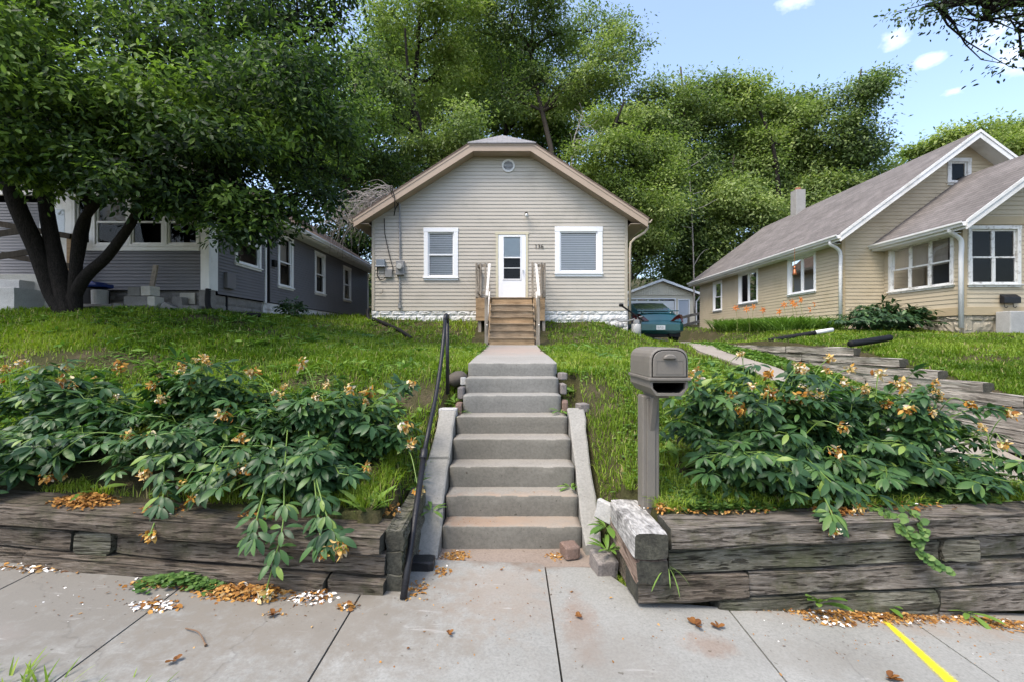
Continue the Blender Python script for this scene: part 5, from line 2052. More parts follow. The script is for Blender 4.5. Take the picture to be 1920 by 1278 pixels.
writing('plate_lettering', '217131', (cx0 + .02, cy0 - .052, cz0 + .475), .105, M['ink'], pl, ext=.001, sx=.72)
mb = MB()
mb.box(cx0 - .74, cx0 + .74, cy0 + .12, cy0 + 4.3, cz0 + .17, cz0 + .30)
mb.tube(cq((.35, .0, .24), (.35, .3, .24)), .03, 8)
mb.build('underbody', M['black_plastic'], car)
for s in (-1, 1):
    for y in (.85, 3.55):
        mb = MB()
        mb.tube(cq((s * .66, y, .31), (s * .67, y, .31), (s * .85, y, .31), (s * .87, y, .31)), [.29, .315, .315, .285], 28)
        w = mb.build('wheel', M['tyre'], car, False)
        mb = MB()
        mb.tube(cq((s * .83, y, .31), (s * .875, y, .31)), [.2, .19], 20)
        mb.build('rim', M['rim'], w)
for s in (-1, 1):
    mb = MB()
    mb.ball((cx0 + s * .95, cy0 + 2.95, cz0 + .98), .09, .06, .065)
    mb.build('side_mirror', M['car_paint'], car, True)
# ================================================================== foliage
RS = np.random.RandomState(5)
M['leaf_dark'] = leaf_mat('dark_tree_leaves', [(0, (.016, .031, .015)), (.4, (.038, .070, .026)), (.7, (.088, .148, .037)), (1, (.21, .31, .06))], .42, .55, .22)
M['leaf_wood'] = leaf_mat('woodland_leaves', [(0, (.036, .060, .027)), (.35, (.10, .155, .05)), (.7, (.20, .27, .08)), (1, (.31, .38, .13))], .42, .5, .3)
M['leaf_light'] = leaf_mat('light_woodland_leaves', [(0, (.065, .10, .028)), (.35, (.15, .215, .05)), (.7, (.26, .335, .085)), (1, (.38, .44, .15))], .45, .5, .3)
M['leaf_peony'] = leaf_mat('peony_leaves', [(0, (.022, .056, .022)), (.45, (.045, .105, .034)), (.75, (.085, .17, .045)), (1, (.20, .29, .06))], .3, .42, .36, (.9, 1.2, .4))
M['leaf_shrub'] = leaf_mat('shrub_leaves', [(0, (.02, .05, .018)), (.6, (.04, .09, .03)), (1, (.09, .16, .05))], .2, .45, .4)
M['grass'] = leaf_mat('grass_blades', [(0, (.06, .12, .012)), (.35, (.13, .22, .018)), (.7, (.215, .315, .032)), (.92, (.31, .39, .06)), (1, (.42, .36, .17))], .42, .5, .25, (1.0, 1.1, .4))
M['weed'] = leaf_mat('broad_weed_leaves', [(0, (.055, .13, .022)), (.5, (.12, .23, .036)), (1, (.22, .33, .075))], .3, .45, .35)
M['clover'] = leaf_mat('clover_leaves', [(0, (.04, .10, .022)), (.5, (.085, .165, .035)), (1, (.16, .25, .06))], .25, .5, .3)
M['stem'] = flat('green_stem', (.12, .2, .03), .5)
M['petal'] = leaf_mat('withered_petals', [(0, (.22, .085, .018)), (.25, (.42, .19, .028)), (.5, (.55, .31, .06)), (.75, (.62, .46, .19)), (.9, (.68, .6, .42)), (1, (.76, .73, .66))], .25, .7, .2, (1, .8, .5))
M['petal_dead'] = leaf_mat('rotting_petals', [(0, (.14, .06, .025)), (.35, (.30, .14, .035)), (.7, (.44, .24, .07)), (.93, (.50, .36, .18)), (1, (.78, .76, .72))], .1, .85, .1, (1, .8, .5))
M['lily'] = leaf_mat('orange_lily_petals', [(0, (.55, .13, .02)), (1, (.75, .28, .06))], .3, .5, .3, (1, .8, .5))


def rand_dirs(n, rs=RS, up=0.0):
    d = rs.normal(size=(n, 3))
    d = norm(d)
    d[:, 2] += up
    return norm(d)


def crown_parts(lobes, nleaf, size, rs, tm=DIAMOND, clump=.45, per=28, droop=-.25, shell=.5, tintc=(.15, .75), tint_top=.0):
    """leaf clumps scattered through the lobes; lobes: (x,y,z,rx,ry,rz[,weight])"""
    L = np.array([l_[:6] for l_ in lobes], float)
    wt = np.array([(l_[6] if len(l_) > 6 else 1.0) * (l_[3] * l_[4] * l_[5]) ** .72 for l_ in lobes])
    wt /= wt.sum()
    nc = max(1, nleaf // per)
    pick = rs.choice(len(L), nc, p=wt)
    d = rand_dirs(nc, rs)
    r = rs.uniform(shell ** 2, 1, nc) ** .5
    r *= 1 + .18 * rs.normal(size=nc) * (r > .8)
    C = L[pick, :3] + d * r[:, None] * L[pick, 3:6]
    ct = rs.uniform(*tintc, nc)
    if len(lobes[0]) > 7:
        ct = ct * .6 + .4 * np.mean(tintc) + np.array([l_[7] for l_ in lobes])[pick]
    sc = clump * rs.uniform(.55, 1.35, nc)
    idx = np.repeat(np.arange(nc), per)
    n = len(idx)
    off = rs.normal(size=(n, 3)) * sc[idx][:, None] * np.array([.8, .8, .36])
    pos = C[idx] + off
    D = rand_dirs(n, rs)
    D = norm(D * .7 + norm(off) * .8)
    D[:, 2] += droop
    N = rand_dirs(n, rs) * .5 + np.array([0, -.15, .9]) + d[idx] * .6
    t = np.clip(ct[idx] + rs.normal(size=n) * .12, 0, 1)
    s = size * rs.uniform(.6, 1.25, n)
    return leaf_arrays(tm, pos, D, N, s, t), C


def limb(mb, p0, p1, r0, r1, rs, n=6, sag=.12, sides=7):
    p0, p1 = np.array(p0, float), np.array(p1, float)
    L = np.linalg.norm(p1 - p0)
    pts = []
    k = rs.normal(size=3) * L * .06
    k2 = rs.normal(size=3) * L * .03
    for i in range(n + 1):
        t = i / n
        q = p0 + (p1 - p0) * t + k * math.sin(math.pi * t) + k2 * math.sin(2 * math.pi * t)
        q[2] += sag * L * math.sin(math.pi * t) * .5
        pts.append(q)
    mb.tube(pts, [r0 + (r1 - r0) * (i / n) ** .8 for i in range(n + 1)], sides)
    return pts


def tree(name, label, lobes, base, seed, nleaf, size, mat, trunk_r=.25, group=None, trunk_mat='bark_grey', clump=.5, twigs=6, tm=DIAMOND, cat='tree', trunks=None, forks=.35, shell=.5, tintc=(.1, .8), per=28, bare=0, split=6, lift=.0):
    rs = np.random.RandomState(seed)
    t = thing(name, label, cat, base, group)
    lobes0 = lobes
    if split:
        out = []
        for l_ in lobes:
            tone = rs.uniform(-.25, .25) + (l_[7] if len(l_) > 7 else 0)
            out.append((*l_[:3], *[q * .72 for q in l_[3:6]], .8 * (l_[6] if len(l_) > 6 else 1), tone + lift - .06))
            for k in range(split):
                d = norm(rs.normal(size=3) * np.array([1, 1, .8]) + np.array([0, -.25, .25]))
                c = np.array(l_[:3]) + d * np.array(l_[3:6]) * rs.uniform(.62, 1.02)
                f = rs.uniform(.26, .5)
                out.append((*c, l_[3] * f, l_[4] * f, l_[5] * f * .75, 1.0 * (l_[6] if len(l_) > 6 else 1), tone + lift + rs.uniform(-.18, .28)))
        lobes = out
    part, C = crown_parts(lobes, nleaf, size, rs, tm, clump, per, shell=shell, tintc=tintc)
    leaf_object('crown', M[mat], [part], t)
    mb = MB()
    b = np.array(base, float)
    if trunks is None:
        cen = np.mean([l_[:3] for l_ in lobes], axis=0)
        top = cen.copy()
        top[2] = max(l_[2] + l_[5] * .3 for l_ in lobes)
        spine = limb(mb, b - [0, 0, .3], top, trunk_r, trunk_r * .2, rs, 10, 0, 9)
    else:
        spine = []
        for path, r0, r1 in trunks:
            path = arc(path, 5)
            k = len(path)
            path = [Vector(path[0]) + Vector((0, 0, -.25))] + path
            mb.tube(path, [r0 * 1.45] + [r1 + (r0 * 1.3 - r1) * (1 - i / (k - 1)) ** 2.2 * .45 + (r0 - r1) * (1 - i / (k - 1)) * .58 for i in range(k)], 12)
            spine += [np.array(q) for q in path[len(path) // 2:]]
    for l_ in lobes0:
        c = np.array(l_[:3])
        cand = [q for q in spine if q[2] < c[2] + .3] or spine
        cand = cand[int(len(cand) * forks):] or cand
        s = min(cand, key=lambda q: np.linalg.norm(q - c) + .8 * abs(c[2] - q[2] - .8 * np.linalg.norm((q - c)[:2])))
        r = trunk_r * (.42 if trunks is None else .2)
        pts = limb(mb, s, c, r, r * .4, rs)
        near = np.argsort(np.linalg.norm((C - c) / np.array(l_[3:6]), axis=1))[:200]
        if len(near):
            for q in rs.choice(near, min(twigs, len(near)), replace=False):
                s2 = pts[rs.randint(3, len(pts))]
                limb(mb, s2, C[q], r * .35, r * .07, rs, 4, .05, 5)
    mb.build('trunk', M[trunk_mat], t, True)
    return t


def px_lobe(px, py, Y, rx, ry, rz, w=1.0, tone=0.0):
    return (*P(px, py, Y), rx, ry, rz, w, tone)


# ---- the big dark tree in front of the slate house
Yt = 8.3
trunks = [
    ([P(120, 580, Yt), P(98, 545, Yt), P(70, 470, Yt - .1), P(30, 380, Yt - .3), P(5, 290, Yt - .5), P(-10, 180, Yt - .6)], .27, .175),
    ([P(130, 580, Yt), P(112, 520, Yt), P(93, 430, Yt + .05), P(80, 330, Yt + .1), P(72, 220, Yt), P(90, 90, Yt)], .26, .13),
    ([P(140, 580, Yt), P(142, 510, Yt - .05), P(150, 430, Yt - .15), P(178, 385, Yt - .3), P(235, 335, Yt - .5), P(320, 270, Yt - .8), P(420, 230, Yt - .9)], .19, .06),
    ([P(128, 578, Yt), P(158, 522, Yt - .05), P(200, 482, Yt - .1), P(240, 428, Yt - .2), P(268, 378, Yt - .3), P(310, 310, Yt - .4), P(330, 240, Yt - .5)], .19, .08),
    ([P(141, 520, Yt), P(158, 440, Yt), P(165, 390, Yt), P(160, 300, Yt), P(170, 200, Yt)], .12, .07)]
lobes = [px_lobe(40, 60, 7.6, 2.0, 1.7, 1.6, 1, .1), px_lobe(150, 200, 7.0, 1.6, 1.4, 1.1, 1.3, .3), px_lobe(20, 240, 7.2, 1.4, 1.3, 1.0), px_lobe(300, 70, 7.8, 1.9, 1.8, 1.5),  # raised tone values paint sunlit clusters into the leaf colour
         px_lobe(300, 240, 7.2, 1.5, 1.4, .95, 1.2, .25), px_lobe(450, 190, 7.8, 1.6, 1.7, 1.3), px_lobe(420, 320, 7.7, 1.2, 1.3, .75, 1.1), px_lobe(560, 290, 8.4, 1.2, 1.4, .95),  # its raised tone likewise puts sunlight into the leaf tint
         px_lobe(545, 150, 8.6, 1.4, 1.6, 1.2), px_lobe(615, 220, 9.0, .95, 1.2, 1.0), px_lobe(455, 408, 7.6, .75, .8, .42, 1.0), px_lobe(150, 325, 7.2, 1.3, 1.0, .45),
         px_lobe(560, 375, 8.3, .8, .9, .4, .8), px_lobe(330, 360, 7.4, .9, .9, .38, .9), px_lobe(-150, 150, 7.5, 1.8, 1.8, 1.8), px_lobe(628, 330, 8.8, .5, .7, .45, .8), px_lobe(60, 320, 7.3, 1.0, .9, .4, 1.0), px_lobe(250, 350, 7.0, .8, .8, .35, 1.0), px_lobe(380, 395, 7.3, .8, .8, .35, 1.0), px_lobe(470, 430, 7.5, .45, .6, .3, 1.2), px_lobe(545, 405, 8.0, .5, .7, .35, 1.0)]
tree('broadleaf_tree', 'large dark multi-trunked tree shading the slate house at the left', lobes, (P(128, 575, Yt)[0], Yt, .5), 3, 70000, .105, 'leaf_dark', .27,
     trunk_mat='bark', clump=.22, twigs=9, tm=DIAMOND6, trunks=[(p_, a_ * .54, b_ * .66) for p_, a_, b_ in trunks], shell=.15, tintc=(.0, 1.0), per=20)
# the taller dark tree behind it
lobes = [px_lobe(560, 40, 15, 2.0, 2.2, 1.6), px_lobe(420, 60, 15, 2.6, 2.4, 1.8), px_lobe(300, -40, 15, 2.6, 2.4, 2.2), px_lobe(500, -90, 15, 3, 2.6, 1.8), px_lobe(640, 20, 15.5, .9, 1.2, .7, .5), px_lobe(380, 180, 15.5, 2.4, 2, 1.6), px_lobe(560, 160, 16, 1.8, 1.8, 1.4)]
tree('broadleaf_tree', 'tall dark tree reaching the top edge above the slate house', lobes, (-8.2, 16.5, .7), 11, 22000, .17, 'leaf_dark', .32, trunk_mat='bark', clump=.45, twigs=8, tm=DIAMOND6, tintc=(.0, .6))

# ---- limb of a street tree reaching in at the top right
lobes = [px_lobe(1760, 18, 7, .42, .5, .3), px_lobe(1850, 38, 7, .42, .5, .22), px_lobe(1905, 55, 7, .3, .4, .22), px_lobe(1800, -30, 7, .8, .8, .35), px_lobe(1930, -30, 7, 1.0, 1, .5), px_lobe(2150, -150, 7, 2.0, 2, 1.3), px_lobe(2300, -250, 6.6, 2.2, 2, 1.6), px_lobe(1915, 105, 7, .12, .2, .16, 2)]
tree('street_tree', 'tree whose leafy limb reaches in at the upper right corner over the tan house', lobes, (12.0, 6.8, -.4), 17, 15000, .072, 'leaf_wood', .28, trunk_mat='bark', clump=.2, twigs=14, tm=DIAMOND6,
     trunks=[([(12.0, 6.8, -.9), (11.9, 6.8, 1.5), (11.5, 6.9, 3.2), (10.6, 7, 4.6), P(2080, 10, 7), P(1900, 2, 7), P(1800, 5, 7), P(1735, 12, 7)], .3, .02), ([(11.9, 6.8, 1.5), (12.2, 6.7, 4), (12.6, 6.6, 7.5)], .24, .1)], tintc=(.0, .5), per=14, split=3, lift=-.1)

# ---- the wood behind the houses: every tree its own
WD = 'trees of the wood behind the houses'
wood = [
    # label, px, Y, ground px lobes..., material
    ('tall yellow-green tree behind the left slope of the cream house roof', 'leaf_light', 30, [(780, 60, 3.0, 3, 3.0), (740, 180, 2.4, 2.4, 2.6), (830, 160, 2.6, 2.6, 2.6), (790, 280, 2.8, 2.4, 2.2), (850, 40, 2.2, 2.4, 2.2), (800, -60, 2.6, 2.6, 2)], (770, 30), 21, 17000),
    ('very tall tree with dark forked trunks above the cream house vent', 'leaf_wood', 33, [(960, 30, 2.8, 3, 3), (1040, 60, 3, 3, 2.6), (1110, 60, 2.6, 2.6, 2.8), (1150, 130, 2.2, 2.4, 2.0), (1000, -40, 3, 3, 2), (900, 60, 2.4, 2.4, 2.4), (1090, 160, 2.2, 2.2, 1.6), (1180, 95, 1.2, 1.6, 1.4), (1000, 150, 2.2, 2.2, 1.6), (940, 180, 2.0, 2.0, 1.6)], (1020, 33), 22, 20000),
    ('broad green tree with a rounded top right of the cream house ridge', 'leaf_wood', 34, [(1235, 230, 2.6, 2.6, 2.2), (1280, 210, 2.4, 2.4, 2.4), (1330, 220, 2.2, 2.4, 2.4), (1250, 330, 2.8, 2.6, 2.4), (1320, 330, 2.4, 2.4, 2.2), (1290, 165, 1.2, 1.4, .8), (1215, 175, 1.5, 1.6, 1.3), (1185, 225, 1.8, 1.8, 1.6), (1345, 160, 1.0, 1.2, .9)], (1270, 34), 23, 16000),
    ('tree with a ragged double top left of the chimney', 'leaf_light', 36, [(1390, 200, 2.0, 2.2, 1.9), (1370, 290, 2.6, 2.4, 2.4), (1430, 260, 2.2, 2.2, 2.2), (1350, 165, 1.1, 1.2, 1.0), (1425, 195, 1.0, 1.2, 1.0)], (1390, 36), 24, 12000),
    ('slender tree standing between the ragged tree and the tallest right-hand tree', 'leaf_wood', 38, [(1490, 250, 2.4, 2.4, 2.6), (1480, 330, 2.8, 2.4, 2.4), (1510, 195, 1.4, 1.4, 1.3), (1460, 210, 1.0, 1.2, 1.0)], (1490, 38), 25, 10000),
    ('airy tree with a high lopsided top beyond the tan house roof', 'leaf_wood', 36, [(1600, 200, 2.0, 2.0, 2.4), (1570, 280, 2.2, 2.2, 2.4), (1630, 160, 1.0, 1.4, .8), (1625, 270, 1.6, 1.8, 2.2), (1590, 350, 2.6, 2.2, 2.2), (1650, 330, 1.6, 1.8, 1.4)], (1600, 36), 26, 12000),
    ('pale willowy tree leaning over the right slope of the cream house roof', 'leaf_light', 24, [(1130, 290, 1.7, 1.8, 1.2), (1200, 300, 1.7, 1.8, 1.2), (1090, 350, 1.1, 1.3, .8), (1180, 380, 1.8, 1.8, 1.3), (1240, 350, 1.0, 1.2, .9), (1150, 230, 1.2, 1.4, .9)], (1110, 26.5), 27, 15000),
    ('dark leafy tree between the cream house and the garage roof', 'leaf_wood', 32, [(1215, 440, 2.4, 2.2, 2.6), (1260, 420, 2.2, 2.0, 2.6), (1210, 500, 2.2, 1.6, 1.8), (1180, 480, 2, 2, 2)], (1145, 32), 28, 12000),
    ('vine-covered tree left of the tan house back corner', 'leaf_wood', 33, [(1380, 380, 2.2, 2.2, 2.6), (1330, 400, 1.6, 1.8, 2.6), (1400, 320, 1.8, 1.8, 1.8), (1420, 430, 2.6, 2.2, 2.0), (1320, 480, 1.6, 1.8, 1.8)], (1370, 33), 29, 14000),
    ('leafy tree behind the tan house chimney', 'leaf_wood', 37, [(1510, 370, 3.0, 2.4, 2.2), (1450, 370, 2.4, 2.2, 2.6), (1570, 340, 2.6, 2.4, 2.0)], (1510, 37), 30, 11000),
    ('low bushy tree between the garage roof and the tan house eave', 'leaf_light', 35, [(1310, 520, 1.8, 1.6, 1.4), (1280, 530, 1.4, 1.4, 1.2), (1340, 500, 1.6, 1.6, 1.4), (1300, 460, 1.6, 1.6, 1.4)], (1305, 35), 31, 7000),
    ('dark tree behind the gap between the slate house and the cream house', 'leaf_dark', 24, [(690, 260, 2.2, 2, 2.0), (640, 330, 2.0, 2, 1.8), (730, 330, 1.8, 1.8, 1.6), (690, 430, 2.2, 2, 1.8), (620, 230, 1.8, 2, 2.2), (660, 400, 1.6, 1.4, 1.3), (640, 450, 1.5, 1.3, 1.2), (675, 480, 1.3, 1.2, 1.2)], (680, 24), 32, 14000),
    ('tree with pale undersides directly behind the cream house left eave', 'leaf_wood', 27, [(720, 200, 2.2, 2.2, 2.0), (780, 320, 2.4, 2, 1.6), (690, 130, 1.8, 2, 1.6), (850, 270, 2.2, 2, 1.6)], (745, 27), 33, 11000),
    ('dark tree behind the slate house roof ridge', 'leaf_dark', 22, [(520, 230, 2.6, 2.2, 2.4), (430, 180, 2.6, 2.2, 2.6), (560, 350, 2.2, 2, 1.8), (330, 220, 2.8, 2.2, 2.6)], (480, 22), 34, 13000),
    ('dark tree at the far left behind the slate house', 'leaf_dark', 21, [(180, 150, 3.0, 2.4, 3), (60, 200, 3.0, 2.4, 3), (260, 300, 2.4, 2.2, 2.2), (-60, 80, 3, 2.4, 3)], (130, 21), 35, 12000),
    ('bright tree top showing in the middle above the cream house hip', 'leaf_light', 40, [(900, 200, 3.2, 2.6, 2.6), (980, 230, 3.2, 2.6, 2.4), (1050, 250, 2.8, 2.6, 2.2), (920, 120, 2.6, 2.4, 2.4)], (960, 40), 36, 10000),
    ('pale green tree top far beyond the tan house ridge', 'leaf_light', 45, [(1800, 275, 3.2, 3, 1.6), (1870, 262, 3.4, 3, 1.8), (1740, 290, 2.0, 2, 1.0), (1930, 260, 3, 3, 2)], (1840, 45), 37, 9000),
    ('dark tree deep in the wood right of the vent', 'leaf_dark', 42, [(1100, 330, 4, 3, 3.4), (1200, 420, 4, 3, 3), (1300, 380, 4, 3, 3), (1000, 330, 4, 3, 2.6), (1150, 230, 3.4, 3, 2.6), (1230, 260, 3.4, 3, 2.6), (1290, 270, 3.4, 3, 2.8)], (1150, 42), 38, 12000),
    ('dark tree deep in the wood behind the chimney', 'leaf_dark', 44, [(1400, 360, 4, 3, 3.4), (1500, 400, 4, 3, 3), (1600, 400, 4, 3, 2.6), (1330, 460, 4, 3, 3), (1370, 270, 3.4, 3, 2.6), (1450, 300, 3.4, 3, 2.6), (1540, 310, 3.2, 3, 2.6)], (1450, 44), 39, 12000),
    ('dark tree deep in the wood left of the cream house roof', 'leaf_dark', 38, [(700, 350, 4, 3, 3.4), (800, 240, 4, 3, 3), (600, 300, 4, 3, 3.4), (890, 300, 3.4, 3, 2.6)], (740, 38), 40, 12000),
    ('far dark tree behind the tall yellow-green tree', 'leaf_dark', 45, [(720, 100, 3.4, 3, 3), (860, 150, 3.6, 3, 3.4), (960, 150, 3.6, 3, 3.4), (1060, 190, 3.4, 3, 2.8)], (860, 45), 45, 10000),
]
for label, mat, Y, lb, (bx_, by_), seed, n in wood:
    gx_ = (bx_ - 960) / F * Y
    lobes = [px_lobe(px, py, Y + (k % 3 - 1) * 1.2, rx, ry, rz) for k, (px, py, rx, ry, rz) in enumerate(lb)]
    tree('woodland_tree', label, lobes, (gx_, (by_ if by_ == 26.5 else Y), float(ground(gx_, Y))), seed, int(n * (2.6 if Y > 37 else 1.9)), (.0085 if Y > 37 else .0075) * Y, mat, .20 + Y * .003, WD, 'bark_grey' if seed % 3 else 'bark', clump=.019 * Y, twigs=7, per=40,
         tintc=(.0, .9), lift=.14 if mat != 'leaf_dark' else .1)

# undergrowth along the foot of the wood: one mass nobody could count
rs = np.random.RandomState(77)
parts = []
lob = []
for k in range(70):
    x, y = rs.uniform(-26, 32), rs.uniform(33, 48)
    lob.append((x, y, float(ground(x, y)) + 1.0, rs.uniform(1.5, 3), 1.5, rs.uniform(1.2, 2.6)))
for k in range(14):
    x, y = rs.uniform(-13, -5.2), rs.uniform(21.5, 26)
    lob.append((x, y, float(ground(x, y)) + 1.0, rs.uniform(1.2, 2), 1.2, rs.uniform(1.0, 2.0)))
pt, _ = crown_parts(lob, 26000, .36, rs, DIAMOND, .5, 24, tintc=(0, .6))
struct(leaf_object('undergrowth', M['leaf_wood'], [pt]), 'stuff')

# bare pale saplings standing in the wood
mb = MB()
rs = np.random.RandomState(8)
for pts_ in ([P(1302, 590, 30), P(1300, 480, 30), P(1296, 380, 30), P(1290, 300, 30)],):
    sp = arc(pts_, 6)
    mb.tube(sp, [.055 - .045 * i / len(sp) for i in range(len(sp))], 6)
    for i in range(5, len(sp) - 1, 2):
        q = np.array(sp[i])
        limb(mb, q, q + np.array([rs.uniform(-1.6, 1.6), rs.uniform(-.5, .5), rs.uniform(.3, 1.3)]), .03, .008, rs, 5, .0, 5)
tag(mb.build('bare_sapling', M['twig_grey'], None, True), 'thin pale bare sapling in the wood right of the garage roof', 'tree')
mb = MB()
for pts_ in ([P(1072, 300, 23), P(1078, 255, 23), P(1095, 215, 23)], [P(1072, 300, 23), P(1085, 270, 23), P(1130, 250, 23)]):
    sp = arc(pts_, 6)
    mb.tube(sp, [.035 - .025 * i / len(sp) for i in range(len(sp))], 6)
    for i in range(2, len(sp)):
        q = np.array(sp[i])
        limb(mb, q, q + np.array([rs.uniform(-1.0, 1.2), rs.uniform(-.3, .3), rs.uniform(-.1, .8)]), .02, .006, rs, 5, .0, 5)
mb.tube([(P(1072, 300, 23)[0], 23, 0.9), P(1072, 300, 23)], [.08, .035], 6)
tag(mb.build('dead_snag', M['twig_grey'], None, True), 'grey dead branches standing above the right slope of the cream house roof', 'tree')

# dead vine tangled over the left eave of the cream house
mb = MB()
rs = np.random.RandomState(21)
for k in range(230):
    a = np.array([rs.uniform(-5.7, -3.65), rs.uniform(13.75, 15.2), 0])
    a[2] = np.interp(a[0], [-5.3, -4.7, -3.6], [3.9, 4.05, 4.65]) + rs.uniform(-.12, .22)
    b_ = a + np.array([rs.uniform(-1.15, .15), rs.uniform(-.3, .3), rs.uniform(-.75, .30)])
    if rs.rand() < .35:
        b_[2] -= rs.uniform(.2, .7)
        b_[0] = min(b_[0], -4.95)
    limb(mb, a, b_, rs.uniform(.008, .015), .004, rs, 8, .4, 5)
for k in range(0):
    a = np.array([rs.uniform(-5.6, -5.2), rs.uniform(13.9, 15), rs.uniform(3.0, 4.0)])
    limb(mb, a, np.array([a[0] + rs.uniform(-.3, .3), a[1], .5]), .02, .02, rs, 8, .0, 5)
tag(mb.build('dead_vine', M['twig_grey'], None, True), 'tangle of bare grey vine stems hanging over the left eave of the cream house', 'dead vine')
# ================================================================== grass
rs = np.random.RandomState(1)


def lawn_mask(X, Y):
    ok = Y > wall_front(X) + np.where(X > 0, .23, .30)
    ok &= ~((np.abs(X) < .83) & (Y < 5.2))
    ok &= ~((np.abs(X) < .60) & (Y < 5.95))
    ok &= ~((np.abs(X - .01) < np.interp(Y, [5.9, 7.3, 11.6], [.60, .60, .65])) & (Y < 11.7))
    sx_ = X - .75 * sstep(10.8, 15, Y)
    ok &= ~((sx_ > 4.58) & (sx_ < 5.23))
    ok &= ~((X > 5.97) & (X < 6.17) & (Y < 14))
    ok &= ~((X > 5.2) & (X < 5.95) & (Y < 5.85))
    for (cx_, cy_, ra, rb) in ((-4.25, 4.1, .7, .45), (-2.95, 4.1, .8, .45), (-1.8, 4.05, .65, .42), (2.15, 4.0, .7, .42), (3.45, 4.05, .8, .45)):
        ok &= ((X - cx_) / ra) ** 2 + ((Y - cy_) / rb) ** 2 > 1
    ok &= ~((X > -4.35) & (X < 3.6) & (Y > 14.05))
    ok &= ~((X > -1.05) & (X < .97) & (Y > 11.55))
    ok &= ~((X < -6.3) & (Y > 9.5))
    ok &= ~((X > 9.48) & (Y > 13.0))
    ok &= ~((X > 10.68) & (Y > 10.8))
    ok &= ~((X > 4.45) & (Y < 3.7))
    ok &= ~((X > 4.1) & (X < 7.2) & (Y > 15.2))
    return ok


def grass_blades(n, y0, y1, power, lenr, wbase, seed, region=None):
    r = np.random.RandomState(seed)
    u = r.rand(n)
    q = 1 - power
    Y = (y0 ** q + (y1 ** q - y0 ** q) * u) ** (1 / q)
    X = (r.rand(n) * 2 - 1) * (1.22 * Y + 2.2)
    k = lawn_mask(X, Y)
    if region is not None:
        k &= region(X, Y)
    # worn and bare patches, tufts
    tuft = vnoise(X, Y, .35, 5) * .6 + vnoise(X, Y, 1.3, 6) * .4
    bare = vnoise(X, Y, .9, 9) * .65 + vnoise(X, Y, .3, 10) * .35
    dirt = np.exp(-(((X + 5.6) / 1.3) ** 2 + ((Y - 6.2) / .32) ** 2)) + .8 * np.exp(-(((X + 1.6) / .35) ** 2 + ((Y - 6.4) / .4) ** 2)) + np.exp(-(((X + 1.15) / .3) ** 2 + ((Y - 5.4) / .35) ** 2)) + .62 * np.exp(-(((X - .95) / .2) ** 2 + ((Y - 5.5) / .5) ** 2))
    k &= r.rand(n) > np.clip((.43 - bare) * 4.5, 0, .85)
    k &= r.rand(n) > np.clip(dirt * 1.4, 0, .96)
    X, Y, tuft = X[k], Y[k], tuft[k]
    n = len(X)
    Z = ground(X, Y) - .01
    mown = X > 6.15
    # outgrown tufts near edges and behind the walls
    L = r.uniform(*lenr, n) * (.45 + 1.1 * tuft) * np.where(mown, .55, 1.0)
    az = r.uniform(0, 2 * np.pi, n)
    lean = r.uniform(.1, 1.15, n)
    d = np.stack([np.cos(az), np.sin(az), np.zeros(n)], 1)
    w = (wbase + .0009 * Y) * r.uniform(.7, 1.3, n)
    side = np.stack([-np.sin(az + r.normal(size=n) * .5), np.cos(az), np.zeros(n)], 1) * w[:, None] / 2
    p = np.stack([X, Y, Z], 1)
    mid = p + d * (L * lean * .35)[:, None]
    mid[:, 2] += L * .6
    tip = p + d * (L * lean)[:, None]
    tip[:, 2] += L * (1 - .35 * lean)
    V = np.stack([p - side, p + side, mid + side * .75, mid - side * .75, tip], 1)
    base = np.arange(n) * 5
    loops = np.stack([base, base + 1, base + 2, base + 3, base + 3, base + 2, base + 4], 1)
    t = np.clip(.20 + .75 * vnoise(X, Y, 1.7, 14) + .40 * (vnoise(X, Y, .4, 15) - .5) + r.normal(size=n) * .13, 0, .9)
    t = np.where((X > 0.8) & (Y < 6) & (X < 4), np.clip(t + .10, 0, .93), t)
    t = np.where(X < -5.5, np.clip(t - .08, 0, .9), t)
    t = np.where(r.rand(n) < .05, 1.0, t)
    return V.reshape(-1, 3), np.tile([4, 3], n), loops.ravel(), np.repeat(t, 5)


def rlawn(X, Y):
    return X > 6.0


parts = [grass_blades(260000, 5, 13, 1.3, (.09, .19), .008, 34, rlawn), grass_blades(200000, 3.4, 7.5, 1.2, (.05, .135), .0045, 31), grass_blades(175000, 6.5, 16, 1.6, (.06, .14), .006, 32),
         grass_blades(30000, 13, 32, 1.6, (.10, .22), .012, 33)]
struct(leaf_object('lawn_grass', M['grass'], parts), 'stuff')

# small-leaved weeds all through the lawn
LF = leaf_tmpl(.42, .15, .3)
LFW = leaf_tmpl(.30, .12, .45)


def weed_mass(name, n, pts, mat, size, per, tm, seed, up=.5, spread=.06, tint=(.1, .9)):
    r = np.random.RandomState(seed)
    X, Y = pts
    idx = np.repeat(np.arange(len(X)), per)
    m = len(idx)
    az = r.uniform(0, 2 * np.pi, m)
    d = np.stack([np.cos(az), np.sin(az), r.uniform(.05, up, m)], 1)
    pos = np.stack([X[idx] + np.cos(az) * spread * r.rand(m), Y[idx] + np.sin(az) * spread * r.rand(m), np.zeros(m)], 1)
    pos[:, 2] = ground(pos[:, 0], pos[:, 1]) + r.uniform(.0, .05, m)
    N = np.stack([r.normal(size=m) * .3, r.normal(size=m) * .3, np.ones(m)], 1)
    s = size * r.uniform(.5, 1.3, m)
    t = np.clip(r.uniform(*tint, len(X))[idx] + r.normal(size=m) * .1, 0, 1)
    return leaf_arrays(tm, pos, d, N, s, t)


